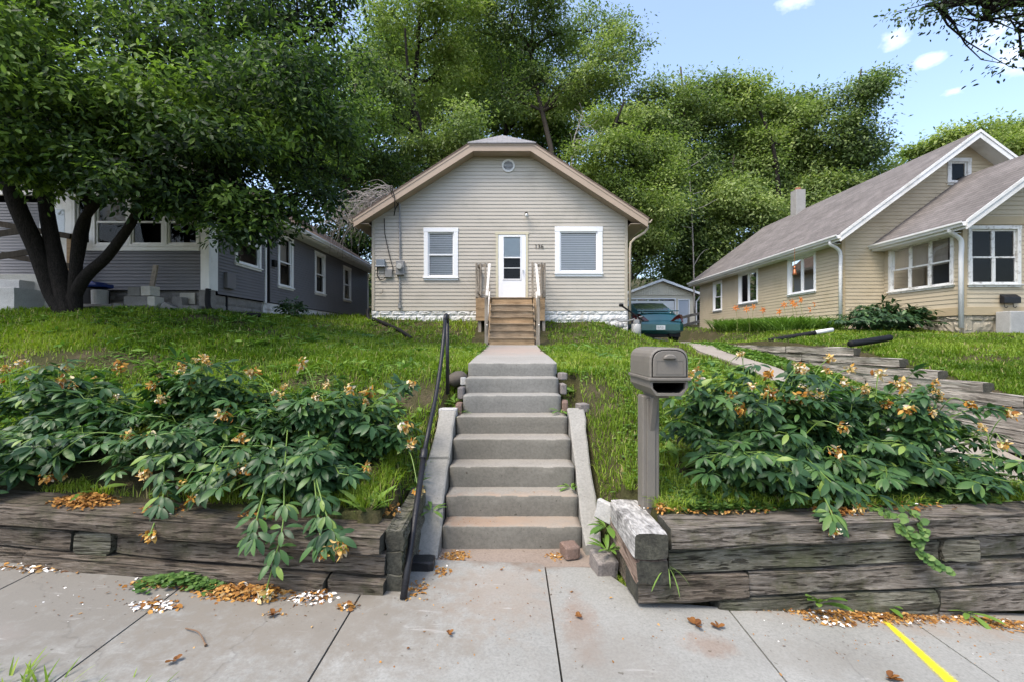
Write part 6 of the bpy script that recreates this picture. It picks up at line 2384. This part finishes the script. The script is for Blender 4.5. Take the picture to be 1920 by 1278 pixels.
def spots(n, x0, x1, y0, y1, seed, mask=True):
    r = np.random.RandomState(seed)
    X, Y = r.uniform(x0, x1, n), r.uniform(y0, y1, n)
    if mask:
        k = lawn_mask(X, Y) & (vnoise(X, Y, .5, seed) > .42)
        X, Y = X[k], Y[k]
    return X, Y


parts = [weed_mass('w', 0, spots(5200, -6, 4.5, 3.5, 7.5, 41), 'weed', .05, 6, LF, 51, .6, .07),
         weed_mass('w', 0, spots(1500, -8, 4.5, 3.6, 10, 42), 'weed', .15, 7, LFW, 52, 1.1, .03),
         weed_mass('w', 0, spots(900, 6.2, 10, 6, 12, 43), 'weed', .05, 6, LF, 53, .6, .07),
         weed_mass('w', 0, spots(1800, -8, 4.4, 7.5, 14, 44), 'weed', .10, 6, LFW, 54, .8, .05)]
X, Y = spots(1800, 5.55, 5.98, 5.9, 13.5, 45, False)
parts.append(weed_mass('w', 0, (X, Y), 'weed', .09, 7, LF, 55, .9, .10))
X, Y = spots(500, 5.25, 5.6, 6.5, 14, 46, False)
parts.append(weed_mass('w', 0, (X, Y), 'weed', .09, 6, LF, 56, .9, .10))
struct(leaf_object('lawn_weeds', M['weed'], parts), 'stuff')

# creeping ground cover behind the right wall, clover at the foot of the left wall
RND = (np.array([(0, 0, 0), (.3, -.38, .03), (.75, -.36, .0), (1, 0, -.05), (.75, .36, 0), (.3, .38, .03)], float), [(0, 1, 2, 3), (0, 3, 4, 5)])
r = np.random.RandomState(61)
X = np.concatenate([r.uniform(1.3, 2.1, 420), r.uniform(2.5, 3.9, 700)])
Y = wall_front(X) + .22 + np.abs(r.normal(size=len(X))) * .22
pts = weed_mass('c', 0, (X, Y), 'clover', .042, 6, RND, 62, .5, .05)
struct(leaf_object('ground_cover', M['clover'], [pts]), 'stuff')
X = r.uniform(-2.62, -2.06, 260)
Y = wall_front(X) - .03 - np.abs(r.normal(size=260)) * .05
az = r.uniform(0, 2 * np.pi, 260 * 5)
idx = np.repeat(np.arange(260), 5)
pos = np.stack([X[idx] + r.normal(size=len(idx)) * .012, Y[idx] + r.normal(size=len(idx)) * .012, street(X[idx]) + r.uniform(.01, .07, len(idx)) * (1 - np.abs(X[idx] + 2.34) / .34)], 1)
pts = leaf_arrays(RND, pos, np.stack([np.cos(az), np.sin(az), r.uniform(-.1, .3, len(az))], 1), np.stack([r.normal(size=len(az)) * .25, r.normal(size=len(az)) * .25 - .25, np.ones(len(az))], 1), .034 * r.uniform(.7, 1.3, len(az)), r.uniform(.1, .8, len(az)))
tag(leaf_object('clover_clump', M['clover'], [pts]), 'low clump of round green leaves at the foot of the left timber wall', 'plant')

# ---- vine trailing over the right wall
mb = MB()
lp, ld = [], []
for pts_ in ([(2.72, 3.62, -1.24), (2.80, 3.33, -1.27), (2.86, 3.27, -1.40), (2.98, 3.28, -1.55), (3.12, 3.27, -1.65)], [(2.9, 3.6, -1.22), (2.93, 3.35, -1.26), (2.96, 3.28, -1.36), (2.92, 3.28, -1.46)], [(2.6, 3.6, -1.22), (2.74, 3.32, -1.27), (2.80, 3.27, -1.37)]):
    sp = arc(pts_, 10)
    mb.tube(sp, .004, 5)
    for i in range(6, len(sp)):
        for s in (-1, 1):
            lp.append(np.array(sp[i]) + r.normal(size=3) * .008)
            ld.append([s * 1.0 + r.normal() * .3, -.5, r.normal() * .4 - .1])
v = thing('trailing_vine', 'small-leaved vine trailing down the face of the right timber wall', 'vine', (2.8, 3.3, -1.25))
mb.build('stem', M['stem'], v)
n = len(lp)
leaf_object('leaves', M['clover'], [leaf_arrays(RND, np.array(lp), np.array(ld, float), np.stack([r.normal(size=n) * .4, -np.ones(n), np.ones(n) * .7], 1), .045 * r.uniform(.6, 1.3, n), r.uniform(.2, .9, n))], v)


# ---- single weeds
def rosette(label, c, n, length, width, up, seed, cat='weed', mat='weed', tint=(.3, .8), az0=0, az1=2 * math.pi):
    r = np.random.RandomState(seed)
    az = np.linspace(az0, az1, n, endpoint=False) + r.normal(size=n) * .25
    d = np.stack([np.cos(az), np.sin(az), r.uniform(up * .5, up * 1.4, n)], 1)
    pos = np.tile(np.array(c, float), (n, 1)) + d * .01
    N = np.stack([-np.cos(az) * .6, -np.sin(az) * .6, np.ones(n)], 1)
    o = leaf_object('weed', M[mat], [leaf_arrays(leaf_tmpl(width, .18, .55, (.2, .45, .7, .88), (.45, .8, 1.0, .7)), pos, d, N, length * r.uniform(.7, 1.2, n), r.uniform(*tint, n))])
    return tag(o, label, cat)


def walk(px, py):
    Y = 3.2
    for _ in range(12):
        x = (px - 960) / F * Y
        Y = -F * float(street(x)) / (py - 639)
    return ((px - 960) / F * Y, Y, float(street((px - 960) / F * Y)))


rosette('tall three-leaved weed in the petals below the right wall, nearest the steps', tuple(np.array(walk(1535, 1150)) + [0, -.0, .06]), 6, .16, .36, 1.6, 1, az0=3.3, az1=6.2)
rosette('broad-leaved weed below the middle of the right timber wall', tuple(np.array(walk(1655, 1140)) + [0, 0, .02]), 8, .14, .38, .8, 2)
rosette('flat weed below the right timber wall, nearest the yellow paint', tuple(np.array(walk(1815, 1155)) + [0, 0, .02]), 8, .15, .32, .6, 3)
rosette('spiky weed growing at the foot of the right cheek wall', (.77, 3.66, -1.70), 16, .16, .18, 1.3, 4)
rosette('dandelion-like weed between the cheek wall and the white log', (.80, 3.85, -1.58), 9, .18, .28, .6, 5)
rosette('bright dandelion weed on the left wall behind its topmost end', (-1.12, 3.52, -1.38), 12, .23, .22, 1.8, 6, tint=(.6, 1.0))
rosette('bright weed growing on top of the left timber wall amid fallen petals', (-2.75, 3.72, -1.24), 12, .22, .22, 1.2, 7, tint=(.5, .95))
rosette('big-leaved lawn weed on the grass just right of the mailbox post', (1.50, 4.1, -1.20), 10, .28, .26, 1.6, 8, tint=(.6, 1.0))
rosette('small weed sprouting from the left end of the sixth tread', (-.59, 5.20, -.82), 8, .10, .2, .8, 9)
rosette('weed sprouting at the right end of the third tread', (.57, 4.40, -1.42), 8, .13, .25, .6, 10)
rosette('weed growing from the right end of the fifth tread', (.56, 5.2, -.82), 9, .14, .25, .8, 11)
rosette('leafy weed on the cheek wall left of the handrail', (-.72, 4.05, -1.52), 7, .16, .22, .9, 12)
rosette('grassy weed in the notch between the white log and the front tie', (1.07, 3.12, -1.54), 9, .16, .06, -.4, 13, tint=(.6, 1))
rosette('broad leafy weed growing behind the right timber wall above the trailing vine', (2.95, 3.75, -1.22), 12, .24, .32, 1.3, 14, tint=(.4, .9))

# verge grass tips at the near left corner
parts = []
X = r.uniform(-2.9, -1.6, 260)
Y = 2.14 + r.uniform(0, .16, 260)
n = len(X)
az = r.uniform(0, 2 * np.pi, n)
d = np.stack([np.cos(az) * .6, np.sin(az) * .6, np.ones(n)], 1)
parts = [leaf_arrays(leaf_tmpl(.06, .2, .3), np.stack([X, Y, street(X) - .06], 1), d, np.stack([-np.cos(az), -np.sin(az), .5 * np.ones(n)], 1), r.uniform(.08, .2, n) * np.where(X < -2.2, 1.0, .7), r.uniform(.2, .9, n))]
struct(leaf_object('verge_grass', M['grass'], parts), 'stuff')

# ================================================================== peonies
PT = leaf_tmpl(.38, .22, .38, (.18, .42, .68, .87), (.55, .95, .9, .5))


def bloom(parent, c, d, seed, dead=.6, size=.05):
    """a withered bloom: sepals and a ragged bunch of drooping petals"""
    r = np.random.RandomState(seed)
    n = 34
    d = np.array(d, float)
    dirs = norm(r.normal(size=(n, 3)) * .95 + d * .5 + np.array([0, 0, -.75]))
    pos = np.array(c, float) + r.normal(size=(n, 3)) * size * .38
    N = r.normal(size=(n, 3)) + np.array([0, 0, .3])
    t = np.clip(np.where(r.rand(n) < dead, r.uniform(.0, .6, n), r.uniform(.55, .97, n)), 0, 1)
    part = leaf_arrays(leaf_tmpl(.55, .3, .5), pos, dirs, N, size * r.uniform(.45, 1.1, n), t)
    fl = leaf_object('flower', M['petal'], [part], parent)
    k = 5
    az = np.arange(k) * 2 * math.pi / k
    sd = np.stack([np.cos(az), np.sin(az), .2 * np.ones(k)], 1) + d * .3
    part = leaf_arrays(leaf_tmpl(.5, .2, .4), np.tile(np.array(c, float) + [0, 0, .008], (k, 1)), sd, np.tile([0, 0, 1.0], (k, 1)), size * .75 * np.ones(k), r.uniform(.6, 1, k))
    leaf_object('sepals', M['weed'], [part], fl)
    return fl


def peony(label, c, rx, ry, h, nst, seed, blooms, front=0.0, nfront=14, nbud=9, leaflet=.128, leafmat='leaf_peony', extra=(), nfl=None, name='peony_bush', cat='peony'):
    """arching stems from a crown of shoots, each with fans of lance-shaped leaflets"""
    r = np.random.RandomState(seed)
    t = thing(name, label, cat, c)
    c = np.array(c, float)
    mb = MB()
    LP, LD, LN, LS, LT = [], [], [], [], []

    def fan(p, d, up, size, k):
        d = norm(d)
        side = norm(np.cross(d, up))
        tone = r.uniform(.05, .75)
        for i in range(k):
            a = (i - (k - 1) / 2) / max(1, (k - 1) / 2) * 1.15
            dd = d * math.cos(a) + side * math.sin(a) + r.normal(size=3) * .13
            dd[2] -= .15
            st = .35 if abs(a) < .3 else .22
            LP.append(p + norm(dd) * size * st * r.uniform(.3, 1))
            LD.append(dd)
            LN.append(up + r.normal(size=3) * .25)
            LS.append(size * r.uniform(.75, 1.1) * (1.0 if abs(a) < .5 else .85))
            LT.append(np.clip(tone + r.normal() * .1, 0, 1) if r.rand() > .03 else 1.0)
    ends = []
    for s in range(nst + nfront):
        th = r.uniform(0, 2 * math.pi)
        q = math.sqrt(r.rand())
        e = np.array([math.cos(th) * rx * q, math.sin(th) * ry * q, 0])
        hh = h * (1 - .62 * q ** 2.2) * r.uniform(.82, 1.08)
        if e[1] < -.5 * ry:
            hh -= front * q
        if s >= nst:
            e = np.array([r.uniform(-1, 1) * rx, -ry * r.uniform(.85, 1.25), 0])
            q = .9
            hh = r.uniform(.02, .34)
        base = c + np.array([e[0] * .35, e[1] * .3 + .05, -.05])
        tip = c + e + np.array([0, 0, hh])
        mid = base + (tip - base) * .5 + np.array([-e[0] * .12, -e[1] * .12, .12 * h])
        sp = arc([base, mid, tip], 6)
        mb.tube(sp, [.0065 - .003 * i / len(sp) for i in range(len(sp))], 5)
        out = norm(e + np.array([0, -.001, .0]))
        for k, fr in enumerate((.22, .36, .48, .60, .71, .81, .91, 1.0)):
            p = np.array(sp[int(fr * (len(sp) - 1))])
            a = r.uniform(0, 2 * math.pi)
            d = out * .9 + np.array([math.cos(a), math.sin(a), 0]) * .9 + np.array([0, 0, .25 - .25 * q])
            pet = p + norm(d) * r.uniform(.05, .13)
            mb.tube([p, pet], [.003, .002], 4)
            for k2 in range(2 if fr > .5 else 1):
                a2 = r.normal() * .7
                dd = np.array([d[0] * math.cos(a2) - d[1] * math.sin(a2), d[0] * math.sin(a2) + d[1] * math.cos(a2), d[2]])
                fan(pet, dd, norm(np.array([out[0] * .35, out[1] * .35, 1.0])), leaflet * r.uniform(.8, 1.15), 3 if r.rand() < .5 else 5)
        ends.append((np.array(sp[-1]), norm(np.array(sp[-1]) - np.array(sp[-3]))))
    buds = []
    # long lax stems that lean out past the mound
    bl = []
    for (path, leaves, k) in extra:
        sp = arc(path, 8)
        mb.tube(sp, .005, 5)
        for fr in leaves:
            i = int(fr * (len(sp) - 1))
            p = np.array(sp[i])
            d = np.array(sp[min(i + 1, len(sp) - 1)]) - np.array(sp[max(i - 1, 0)])
            for s in (-1, 1):
                fan(p, norm(d) * .6 + np.array([s * r.uniform(.5, 1), -.25, r.uniform(-.1, .3)]), np.array([0, -.5, 1.0]), leaflet * 1.05, 3 if r.rand() < .6 else 5)
        if k:
            bl.append((np.array(sp[-1]), norm(np.array(sp[-1]) - np.array(sp[-3]))))
    for (px, py, Y) in blooms:
        p = np.array(P(px, py, Y))
        # its stalk starts at the nearest stem end
        e = min(ends, key=lambda q: np.linalg.norm(q[0] - p))[0]
        if np.linalg.norm(e - p) < 1.2:
            sp = arc([e - [0, 0, .1], (e + p) / 2 + [0, 0, .05], p], 5)
            mb.tube(sp, .0042, 5)
        bl.append((p, norm(p - e)))
    high = sorted(ends[:nst], key=lambda q: -q[0][2])[:nst // 2]
    for k in range(nbud):
        p, d = high[r.randint(len(high))]
        p2 = p + np.array([r.normal() * .06, r.normal() * .06 - .03, r.uniform(.05, .12)])
        mb.tube([p, p2], .003, 4)
        buds.append((p2, d))
    mb.build('stems', M['stem'], t)
    part = leaf_arrays(PT, np.array(LP), np.array(LD), np.array(LN), np.array(LS), np.array(LT))
    leaf_object('leaves', M[leafmat], [part], t, smooth=True)
    for k, (p, d) in enumerate(buds):
        bloom(t, p, d, seed * 90 + k, r.uniform(.0, .45), .034 * r.uniform(.7, 1.2))
    for k, (p, d) in enumerate(bl):
        bloom(t, p, d, seed * 50 + k, r.uniform(.2, .75), .05 * r.uniform(.7, 1.25))
    return t


def G(x, y):
    return (x, y, float(ground(x, y)))


peony('peony bush at the left frame edge above the petal heap on the timber', G(-4.25, 4.25), .75, .62, .78, 56, 1,
      [(118, 708, 4.1), (10, 690, 4.4), (225, 685, 4.6), (237, 815, 3.75), (118, 890, 3.65)], .35,
      extra=[([(-3.9, 3.9, -.9), (-4.0, 3.55, -1.05), (-3.98, 3.38, -1.27)], (.12, .28, .42, .55, .68, .78), 1), ([(-3.7, 3.9, -.75), (-3.6, 3.65, -.85), (-3.62, 3.55, -1.05)], (.12, .28, .42, .55, .68, .78), 1)])
peony('wide peony bush behind the middle of the left timber wall', G(-2.95, 4.3), .85, .62, .76, 64, 2,
      [(287, 722, 4.2), (302, 745, 4.1), (420, 775, 3.9), (360, 715, 4.3), (272, 822, 3.75), (274, 885, 3.55), (345, 905, 3.5), (450, 820, 3.6)], .35,
      extra=[([(-2.9, 3.9, -.75), (-2.75, 3.6, -.95), (-2.62, 3.42, -1.15), (-2.58, 3.25, -1.37)], (.12, .28, .42, .55, .68, .78), 1), ([(-2.4, 3.8, -.85), (-2.35, 3.5, -1.08), (-2.38, 3.42, -1.17)], (.12, .28, .42, .55, .68, .78), 1)])
peony('peony bush spilling over the right end of the left timber wall to the pavement', G(-1.75, 4.15), .80, .62, .70, 62, 3,
      [(565, 680, 4.7), (475, 697, 4.5), (692, 735, 4.3), (758, 797, 4.0), (688, 875, 3.7), (440, 880, 3.5), (462, 876, 3.48), (770, 830, 4.0), (595, 755, 4.1), (784, 915, 3.75)], .45,
      extra=[([(-1.9, 3.85, -.75), (-1.75, 3.5, -1.0), (-1.62, 3.22, -1.28), (-1.63, 3.12, -1.5), (-1.66, 3.06, -1.70)], (.12, .28, .42, .55, .68, .78), 1),
             ([(-1.7, 3.8, -.75), (-1.5, 3.45, -1.05), (-1.35, 3.2, -1.35), (-1.30, 3.13, -1.46)], (.12, .28, .42, .55, .68, .78), 1),
             ([(-1.7, 3.8, -.8), (-1.45, 3.4, -1.08), (-1.28, 3.22, -1.32), (-1.18, 3.14, -1.42)], (.12, .28, .42, .55, .68, .78), 1),
             ([(-2.0, 3.8, -.8), (-1.85, 3.4, -1.1), (-1.8, 3.18, -1.32), (-1.72, 3.12, -1.42)], (.12, .28, .42, .55, .68, .78), 0),
             ([(-1.3, 4.2, -.6), (-1.1, 4.45, -.45), (-.98, 4.4, -.40)], (.12, .28, .42, .55, .68, .78), 1)])
peony('big peony bush beside the mailbox, covered in spent cream blooms', G(2.15, 4.1), .80, .58, .98, 70, 4,
      [(1308, 712, 4.1), (1372, 740, 3.9), (1443, 735, 3.9), (1502, 745, 3.8), (1500, 688, 4.2), (1555, 670, 4.3), (1580, 800, 3.6), (1385, 765, 3.8), (1567, 845, 3.55), (1480, 745, 3.9), (1596, 690, 4.1), (1440, 700, 4.1)], .35,
      extra=[([(2.2, 3.85, -.85), (2.3, 3.5, -1.05), (2.28, 3.25, -1.22), (2.25, 3.18, -1.32)], (.12, .28, .42, .55, .68, .78), 1), ([(2.3, 3.85, -.8), (2.45, 3.55, -1.05), (2.55, 3.35, -1.22)], (.12, .28, .42, .55, .68, .78), 1), ([(2.3, 3.8, -.8), (2.35, 3.5, -.98), (2.42, 3.36, -1.1)], (.12, .28, .42, .55, .68, .78), 0),
             ([(1.75, 4.0, -.7), (1.60, 3.95, -.42), (1.55, 4.0, -.30)], (.12, .28, .42, .55, .68, .78), 1)])
peony('peony bush at the right frame edge in front of the pale stepped timbers', G(3.5, 4.2), .85, .58, .84, 68, 5,
      [(1690, 720, 4.1), (1750, 770, 3.8), (1815, 755, 3.9), (1840, 800, 3.8), (1650, 700, 4.2), (1900, 775, 4.2), (1700, 765, 3.8), (1880, 830, 3.9)], .25,
      extra=[([(3.9, 4.1, -.7), (4.2, 4.1, -.6), (4.45, 4.1, -.62)], (.12, .28, .42, .55, .68, .78), 1)])
peony('peony bush between the mailbox peony and the one at the right edge', G(2.85, 4.35), .7, .5, .84, 52, 8,
      [(1620, 735, 4.2), (1530, 735, 4.1), (1660, 755, 4.0)], .15)
# shrubs against the tan house
peony('dark green bush growing against the tan porch between the two downspouts', G(9.55, 11.6), 1.25, .7, .62, 60, 6,
      [], .1, leaflet=.17, leafmat='leaf_shrub', nfront=0, nbud=0, name='shrub', cat='shrub')
peony('small leafy plant at the foot of the slate house side wall', G(-5.6, 11.5), .3, .3, .45, 10, 7, [], 0, leaflet=.13, leafmat='leaf_shrub', nfront=0, nbud=0, name='shrub', cat='shrub')

# ---- day lilies along the tan house
lil = thing('daylily_bed', 'bed of strappy day lilies with orange blooms along the tan house wall', 'day lilies', (8.9, 15, .3))
r = np.random.RandomState(91)
n = 3600
X = r.uniform(7.5, 9.35, n)
Y = r.uniform(12.6, 17.2, n)
k = X < 9.4 - .0 * Y
az = r.uniform(0, 2 * np.pi, n)
d = np.stack([np.cos(az) * .55, np.sin(az) * .55, np.ones(n)], 1)
part = leaf_arrays(leaf_tmpl(.05, .3, .5, (.25, .5, .75), (1, 1, .7)), np.stack([X, Y, ground(X, Y)], 1), d, np.stack([-np.cos(az), -np.sin(az), .6 * np.ones(n)], 1), r.uniform(.45, .75, n), r.uniform(.2, .85, n))
leaf_object('leaves', M['weed'], [part], lil)
mb = MB()
for (px, py) in [(1380, 578), (1412, 576), (1485, 567), (1490, 572), (1508, 556), (1509, 566), (1536, 558), (1546, 573), (1430, 582), (1549, 578), (1520, 580), (1460, 585), (1400, 580), (1470, 572), (1500, 563), (1529, 570), (1540, 563)]:
    Y0 = r.uniform(13.4, 15.5)
    p = np.array(P(px, py, Y0))
    g = np.array([p[0] + r.uniform(-.1, .1), Y0, float(ground(p[0], Y0))])
    mb.tube([g, (g + p) / 2 + [.03, 0, .02], p], [.007, .006, .005], 5)
    m_ = 6
    az = np.arange(m_) * math.pi / 3 + r.rand()
    dd = np.stack([np.cos(az), -.45 * np.ones(m_), np.sin(az) + .15], 1) + np.array([r.normal() * .3, 0, 0])
    leaf_object('flower', M['lily'], [leaf_arrays(leaf_tmpl(.35, .2, .5), np.tile(p, (m_, 1)), dd, np.tile([0, -1.0, .3], (m_, 1)), .105 * np.ones(m_), r.rand(m_))], lil)
mb.build('stalks', flat('lily_stalk', (.22, .24, .08), .5), lil)

# ================================================================== fallen petals, leaves, twigs
r = np.random.RandomState(101)
parts = []


def petals(cx, cy, rx, ry, n, zf, pile=.0, tint=(.0, .95), size=.03, white=.12, rot=0.0):
    a, q = r.uniform(0, 2 * np.pi, n), np.sqrt(r.rand(n)) * (1 + .25 * r.normal(size=n))
    ex, ey = np.cos(a) * q * rx, np.sin(a) * q * ry
    x = cx + ex * math.cos(rot) - ey * math.sin(rot)
    y = cy + ex * math.sin(rot) + ey * math.cos(rot)
    z = zf(x, y) + .004 + pile * np.clip(1 - q, 0, 1) * r.rand(n)
    az = r.uniform(0, 2 * np.pi, n)
    t = np.clip(r.uniform(tint[0], tint[1], n), 0, .93)
    t = np.where(r.rand(n) < white, 1.0, t)
    parts.append(leaf_arrays(leaf_tmpl(.55, .25, .25, (.35, .75), (.9, .8)), np.stack([x, y, z], 1), np.stack([np.cos(az), np.sin(az), r.normal(size=n) * .3], 1), np.stack([r.normal(size=n) * .4, r.normal(size=n) * .4, np.ones(n)], 1), size * r.uniform(.5, 1.4, n), t))


wz = lambda x, y: walk_z(x, y)
for (px, py, rx, ry, n, pile, white, sz) in [
    (455, 1110, .30, .10, 620, .05, .02, .036), (390, 1100, .25, .06, 160, .02, .05, .03), (585, 1120, .13, .07, 150, .04, .45, .04), (290, 1135, .14, .05, 120, .03, .45, .038),
    (280, 1095, .15, .05, 130, .02, .05, .034), (70, 1065, .28, .06, 140, .02, .3, .035), (655, 1138, .07, .035, 40, .04, .05, .038), (510, 1105, .07, .06, 80, .06, .02, .04),
    (1600, 1155, .42, .07, 700, .03, .05, .026), (1690, 1155, .3, .06, 420, .02, .03, .024), (1840, 1165, .42, .05, 420, .02, .03, .024), (1555, 1165, .16, .05, 120, .02, .25, .03), (1480, 1145, .3, .025, 60, .01, .05, .022), (1900, 1178, .2, .05, 120, .02, .03, .024),
    (520, 1150, .12, .04, 14, 0, .0, .03), (780, 1105, .08, .12, 70, .01, .05, .03), (830, 1070, .05, .08, 60, .01, .05, .03), (960, 1100, 1.0, .3, 26, 0, .05, .024), (700, 1200, 1.2, .35, 26, 0, .1, .018), (1500, 1200, 1.0, .3, 14, 0, .1, .018), (200, 1120, .6, .2, 22, 0, .4, .022), (340, 1080, .5, .03, 20, 0, .7, .025)]:
    x, y, z = walk(px, py)
    petals(x, y, rx, ry, n, wz, pile, (.0, .85), sz, white)
az_ = lambda x, y: np.full_like(x, -1.825)
petals(-.48, 3.87, .12, .10, 260, az_, .01, (.1, .9), .026, .03)
petals(.38, 3.87, .10, .07, 120, az_, .01, (.1, .9), .024, .03)
st = lambda k: (lambda x, y: np.full_like(x, STEP_H[k]))
petals(-.3, 4.08, .25, .06, 14, st(0), 0, (.0, .6), .012, .0)
petals(.2, 4.32, .35, .06, 8, st(1), 0, (.0, .6), .010, .0)
tl = lambda x, y: ltop(x) + 0 * y
petals(-3.33, 3.55, .22, .13, 520, tl, .07, (.1, .72), .036, .01)
petals(-2.62, 3.46, .20, .10, 240, tl, .03, (.0, .6), .034, .02)
petals(-1.93, 3.45, .10, .09, 110, tl, .05, (.1, .7), .035, .02)
petals(-1.05, 3.62, .12, .12, 130, lambda x, y: np.full_like(x, -1.34), .03, (.1, .75), .036, .04)
petals(-.78, 3.85, .05, .12, 50, lambda x, y: stair_line(y) - .04, .02, (.1, .75), .034, .05)
tr = lambda x, y: np.full_like(x, -1.272)
petals(2.42, 3.40, .13, .07, 240, tr, .05, (.0, .6), .034, .01)
petals(1.55, 3.45, .45, .10, 180, tr, .01, (.2, .9), .03, .02)
petals(2.95, 3.5, .4, .10, 60, tr, .02, (.1, .7), .035, .02)
petals(1.12, 3.40, .035, .035, 60, lambda x, y: np.full_like(x, -1.26), .07, (.2, .75), .038, .02)
petals(-2.3, 3.1, 1.8, .28, 150, wz, 0, (.0, .5), .012, .05)
petals(2.4, 3.0, 1.8, .28, 170, wz, 0, (.0, .6), .011, .03)
petals(.1, 3.2, .8, .5, 70, wz, 0, (.0, .3), .009, .0)
struct(leaf_object('fallen_petals', M['petal_dead'], parts), 'stuff')
DL = 'dry leaves lying on the pavement'
for k, (px, py, s, lab) in enumerate([(1303, 1172, .075, 'curled rust-brown leaf on the pavement, left of a close pair'), (1346, 1176, .06, 'curled rust-brown leaf on the pavement, right of a close pair'), (1668, 1272, .07, 'brown dry leaf at the bottom edge below the yellow paint'),
                                      (842, 1190, .05, 'small brown leaf on the slab in front of the steps'), (1085, 1157, .04, 'orange-brown leaf on the slab right of the joint before the steps'), (513, 1152, .05, 'shrivelled brown leaf on the left slab below the white petals'), (325, 1240, .045, 'pale curled leaf alone near the lower left joint')]):
    x, y, z = walk(px, py)
    az = np.array([.2, .9, 1.7, 2.9, 4.4]) + k * 1.7 + r.normal(size=5) * .3
    m_ = len(az)
    o = leaf_object('dry_leaf', M['petal_dead'], [leaf_arrays(leaf_tmpl(.75, .5, -.35), np.tile([x, y, float(walk_z(x, y)) + .010], (m_, 1)), np.stack([np.cos(az), np.sin(az), np.zeros(m_)], 1), np.stack([r.normal(size=m_) * .3, r.normal(size=m_) * .3, np.ones(m_)], 1), s * r.uniform(.5, 1, m_), r.uniform(0, .18, m_))])
    tag(o, lab, 'leaf', DL)
mb = MB()
a, b_, c_ = walk(348, 1180), walk(372, 1192), walk(386, 1212)
mb.tube(arc([(a[0], a[1], a[2] + .01), (b_[0], b_[1], b_[2] + .025), (c_[0], c_[1], c_[2] + .01)], 6), [.004] * 12 + [.009], 6)
tag(mb.build('twig', flat('dry_twig', (.16, .10, .06), .8), None), 'thin bent brown twig on the left pavement slab', 'twig')

# ================================================================== sky, sun, camera
sc = bpy.context.scene
w = bpy.data.worlds.new('World')
sc.world = w
w.use_nodes = True
n, l = w.node_tree.nodes, w.node_tree.links
bg = n['Background']
sky = n.new('ShaderNodeTexSky')
sky.sky_type = 'NISHITA'
sky.sun_disc = False
EL, AZ = math.radians(60), math.radians(226)
sky.sun_elevation = EL
sky.sun_rotation = AZ
sky.air_density = 1.0
sky.dust_density = 2.5
sky.ozone_density = 1.2
tc = n.new('ShaderNodeTexCoord')
mp = n.new('ShaderNodeMapping')
mp.inputs['Scale'].default_value = (38, 38, 60)
l.new(tc.outputs['Generated'], mp.inputs['Vector'])
no = n.new('ShaderNodeTexNoise')
no.inputs['Scale'].default_value = 1.0
no.inputs['Detail'].default_value = 7
no.inputs['Roughness'].default_value = .55
l.new(mp.outputs['Vector'], no.inputs['Vector'])
acc = None
# small fair-weather clouds, each a direction in the sky with its angular size
for (px, py, rx, rz) in [(1500, 2, .055, .016), (1676, 74, .030, .020), (1738, 116, .036, .014), (1790, 172, .02, .008), (1870, 60, .05, .03), (1905, 100, .04, .04), (2150, 40, .1, .03), (400, -150, .2, .06), (-300, 60, .2, .05), (2500, 200, .15, .04)]:
    dv = Vector((px - 960, F, 639 - py)).normalized()
    m_ = n.new('ShaderNodeMapping')
    m_.vector_type = 'TEXTURE'
    m_.inputs['Location'].default_value = dv
    m_.inputs['Scale'].default_value = (rx, rx, rz)
    l.new(tc.outputs['Generated'], m_.inputs['Vector'])
    g_ = n.new('ShaderNodeTexGradient')
    g_.gradient_type = 'SPHERICAL'
    l.new(m_.outputs['Vector'], g_.inputs['Vector'])
    if acc is None:
        acc = g_.outputs['Fac']
    else:
        a_ = n.new('ShaderNodeMath')
        a_.operation = 'MAXIMUM'
        l.new(acc, a_.inputs[0])
        l.new(g_.outputs['Fac'], a_.inputs[1])
        acc = a_.outputs[0]
a_ = n.new('ShaderNodeMath')
a_.operation = 'MULTIPLY_ADD'
l.new(no.outputs['Fac'], a_.inputs[0])
a_.inputs[1].default_value = 1.5
b_ = n.new('ShaderNodeMath')
b_.operation = 'SUBTRACT'
l.new(acc, b_.inputs[0])
b_.inputs[1].default_value = 1.0
l.new(b_.outputs[0], a_.inputs[2])
cr = ramp(n, [(.08, (.03, .03, .03)), (1.0, (.6, .6, .6))])
l.new(a_.outputs[0], cr.inputs['Fac'])
mx = mixc(n, l, cr.outputs['Color'], sky.outputs['Color'], (5.6, 5.6, 5.9))
l.new(mx, bg.inputs['Color'])
bg.inputs['Strength'].default_value = .15
sun = bpy.data.lights.new('sun', 'SUN')
sun.energy = 1.35
sun.angle = math.radians(20)
sun.color = (1.0, .92, .80)
so = bpy.data.objects.new('sun', sun)
COL.objects.link(so)
dirv = Vector((math.sin(AZ) * math.cos(EL), math.cos(AZ) * math.cos(EL), math.sin(EL)))
so.rotation_euler = (-dirv).to_track_quat('-Z', 'Y').to_euler()
cam = bpy.data.cameras.new('camera')
cam.sensor_width = 36
cam.lens = 36 * F / 1920
cam.clip_end = 1000
co = bpy.data.objects.new('camera', cam)
co.rotation_euler = (math.pi / 2, 0, 0)
COL.objects.link(co)
sc.camera = co
sc.view_settings.view_transform = 'Standard'
sc.view_settings.look = 'None'
sc.view_settings.exposure = EXPOSURE
sc.view_settings.gamma = 1
sc.cycles.use_denoising = True
sc.cycles.max_bounces = 8
sc.cycles.transparent_max_bounces = 12
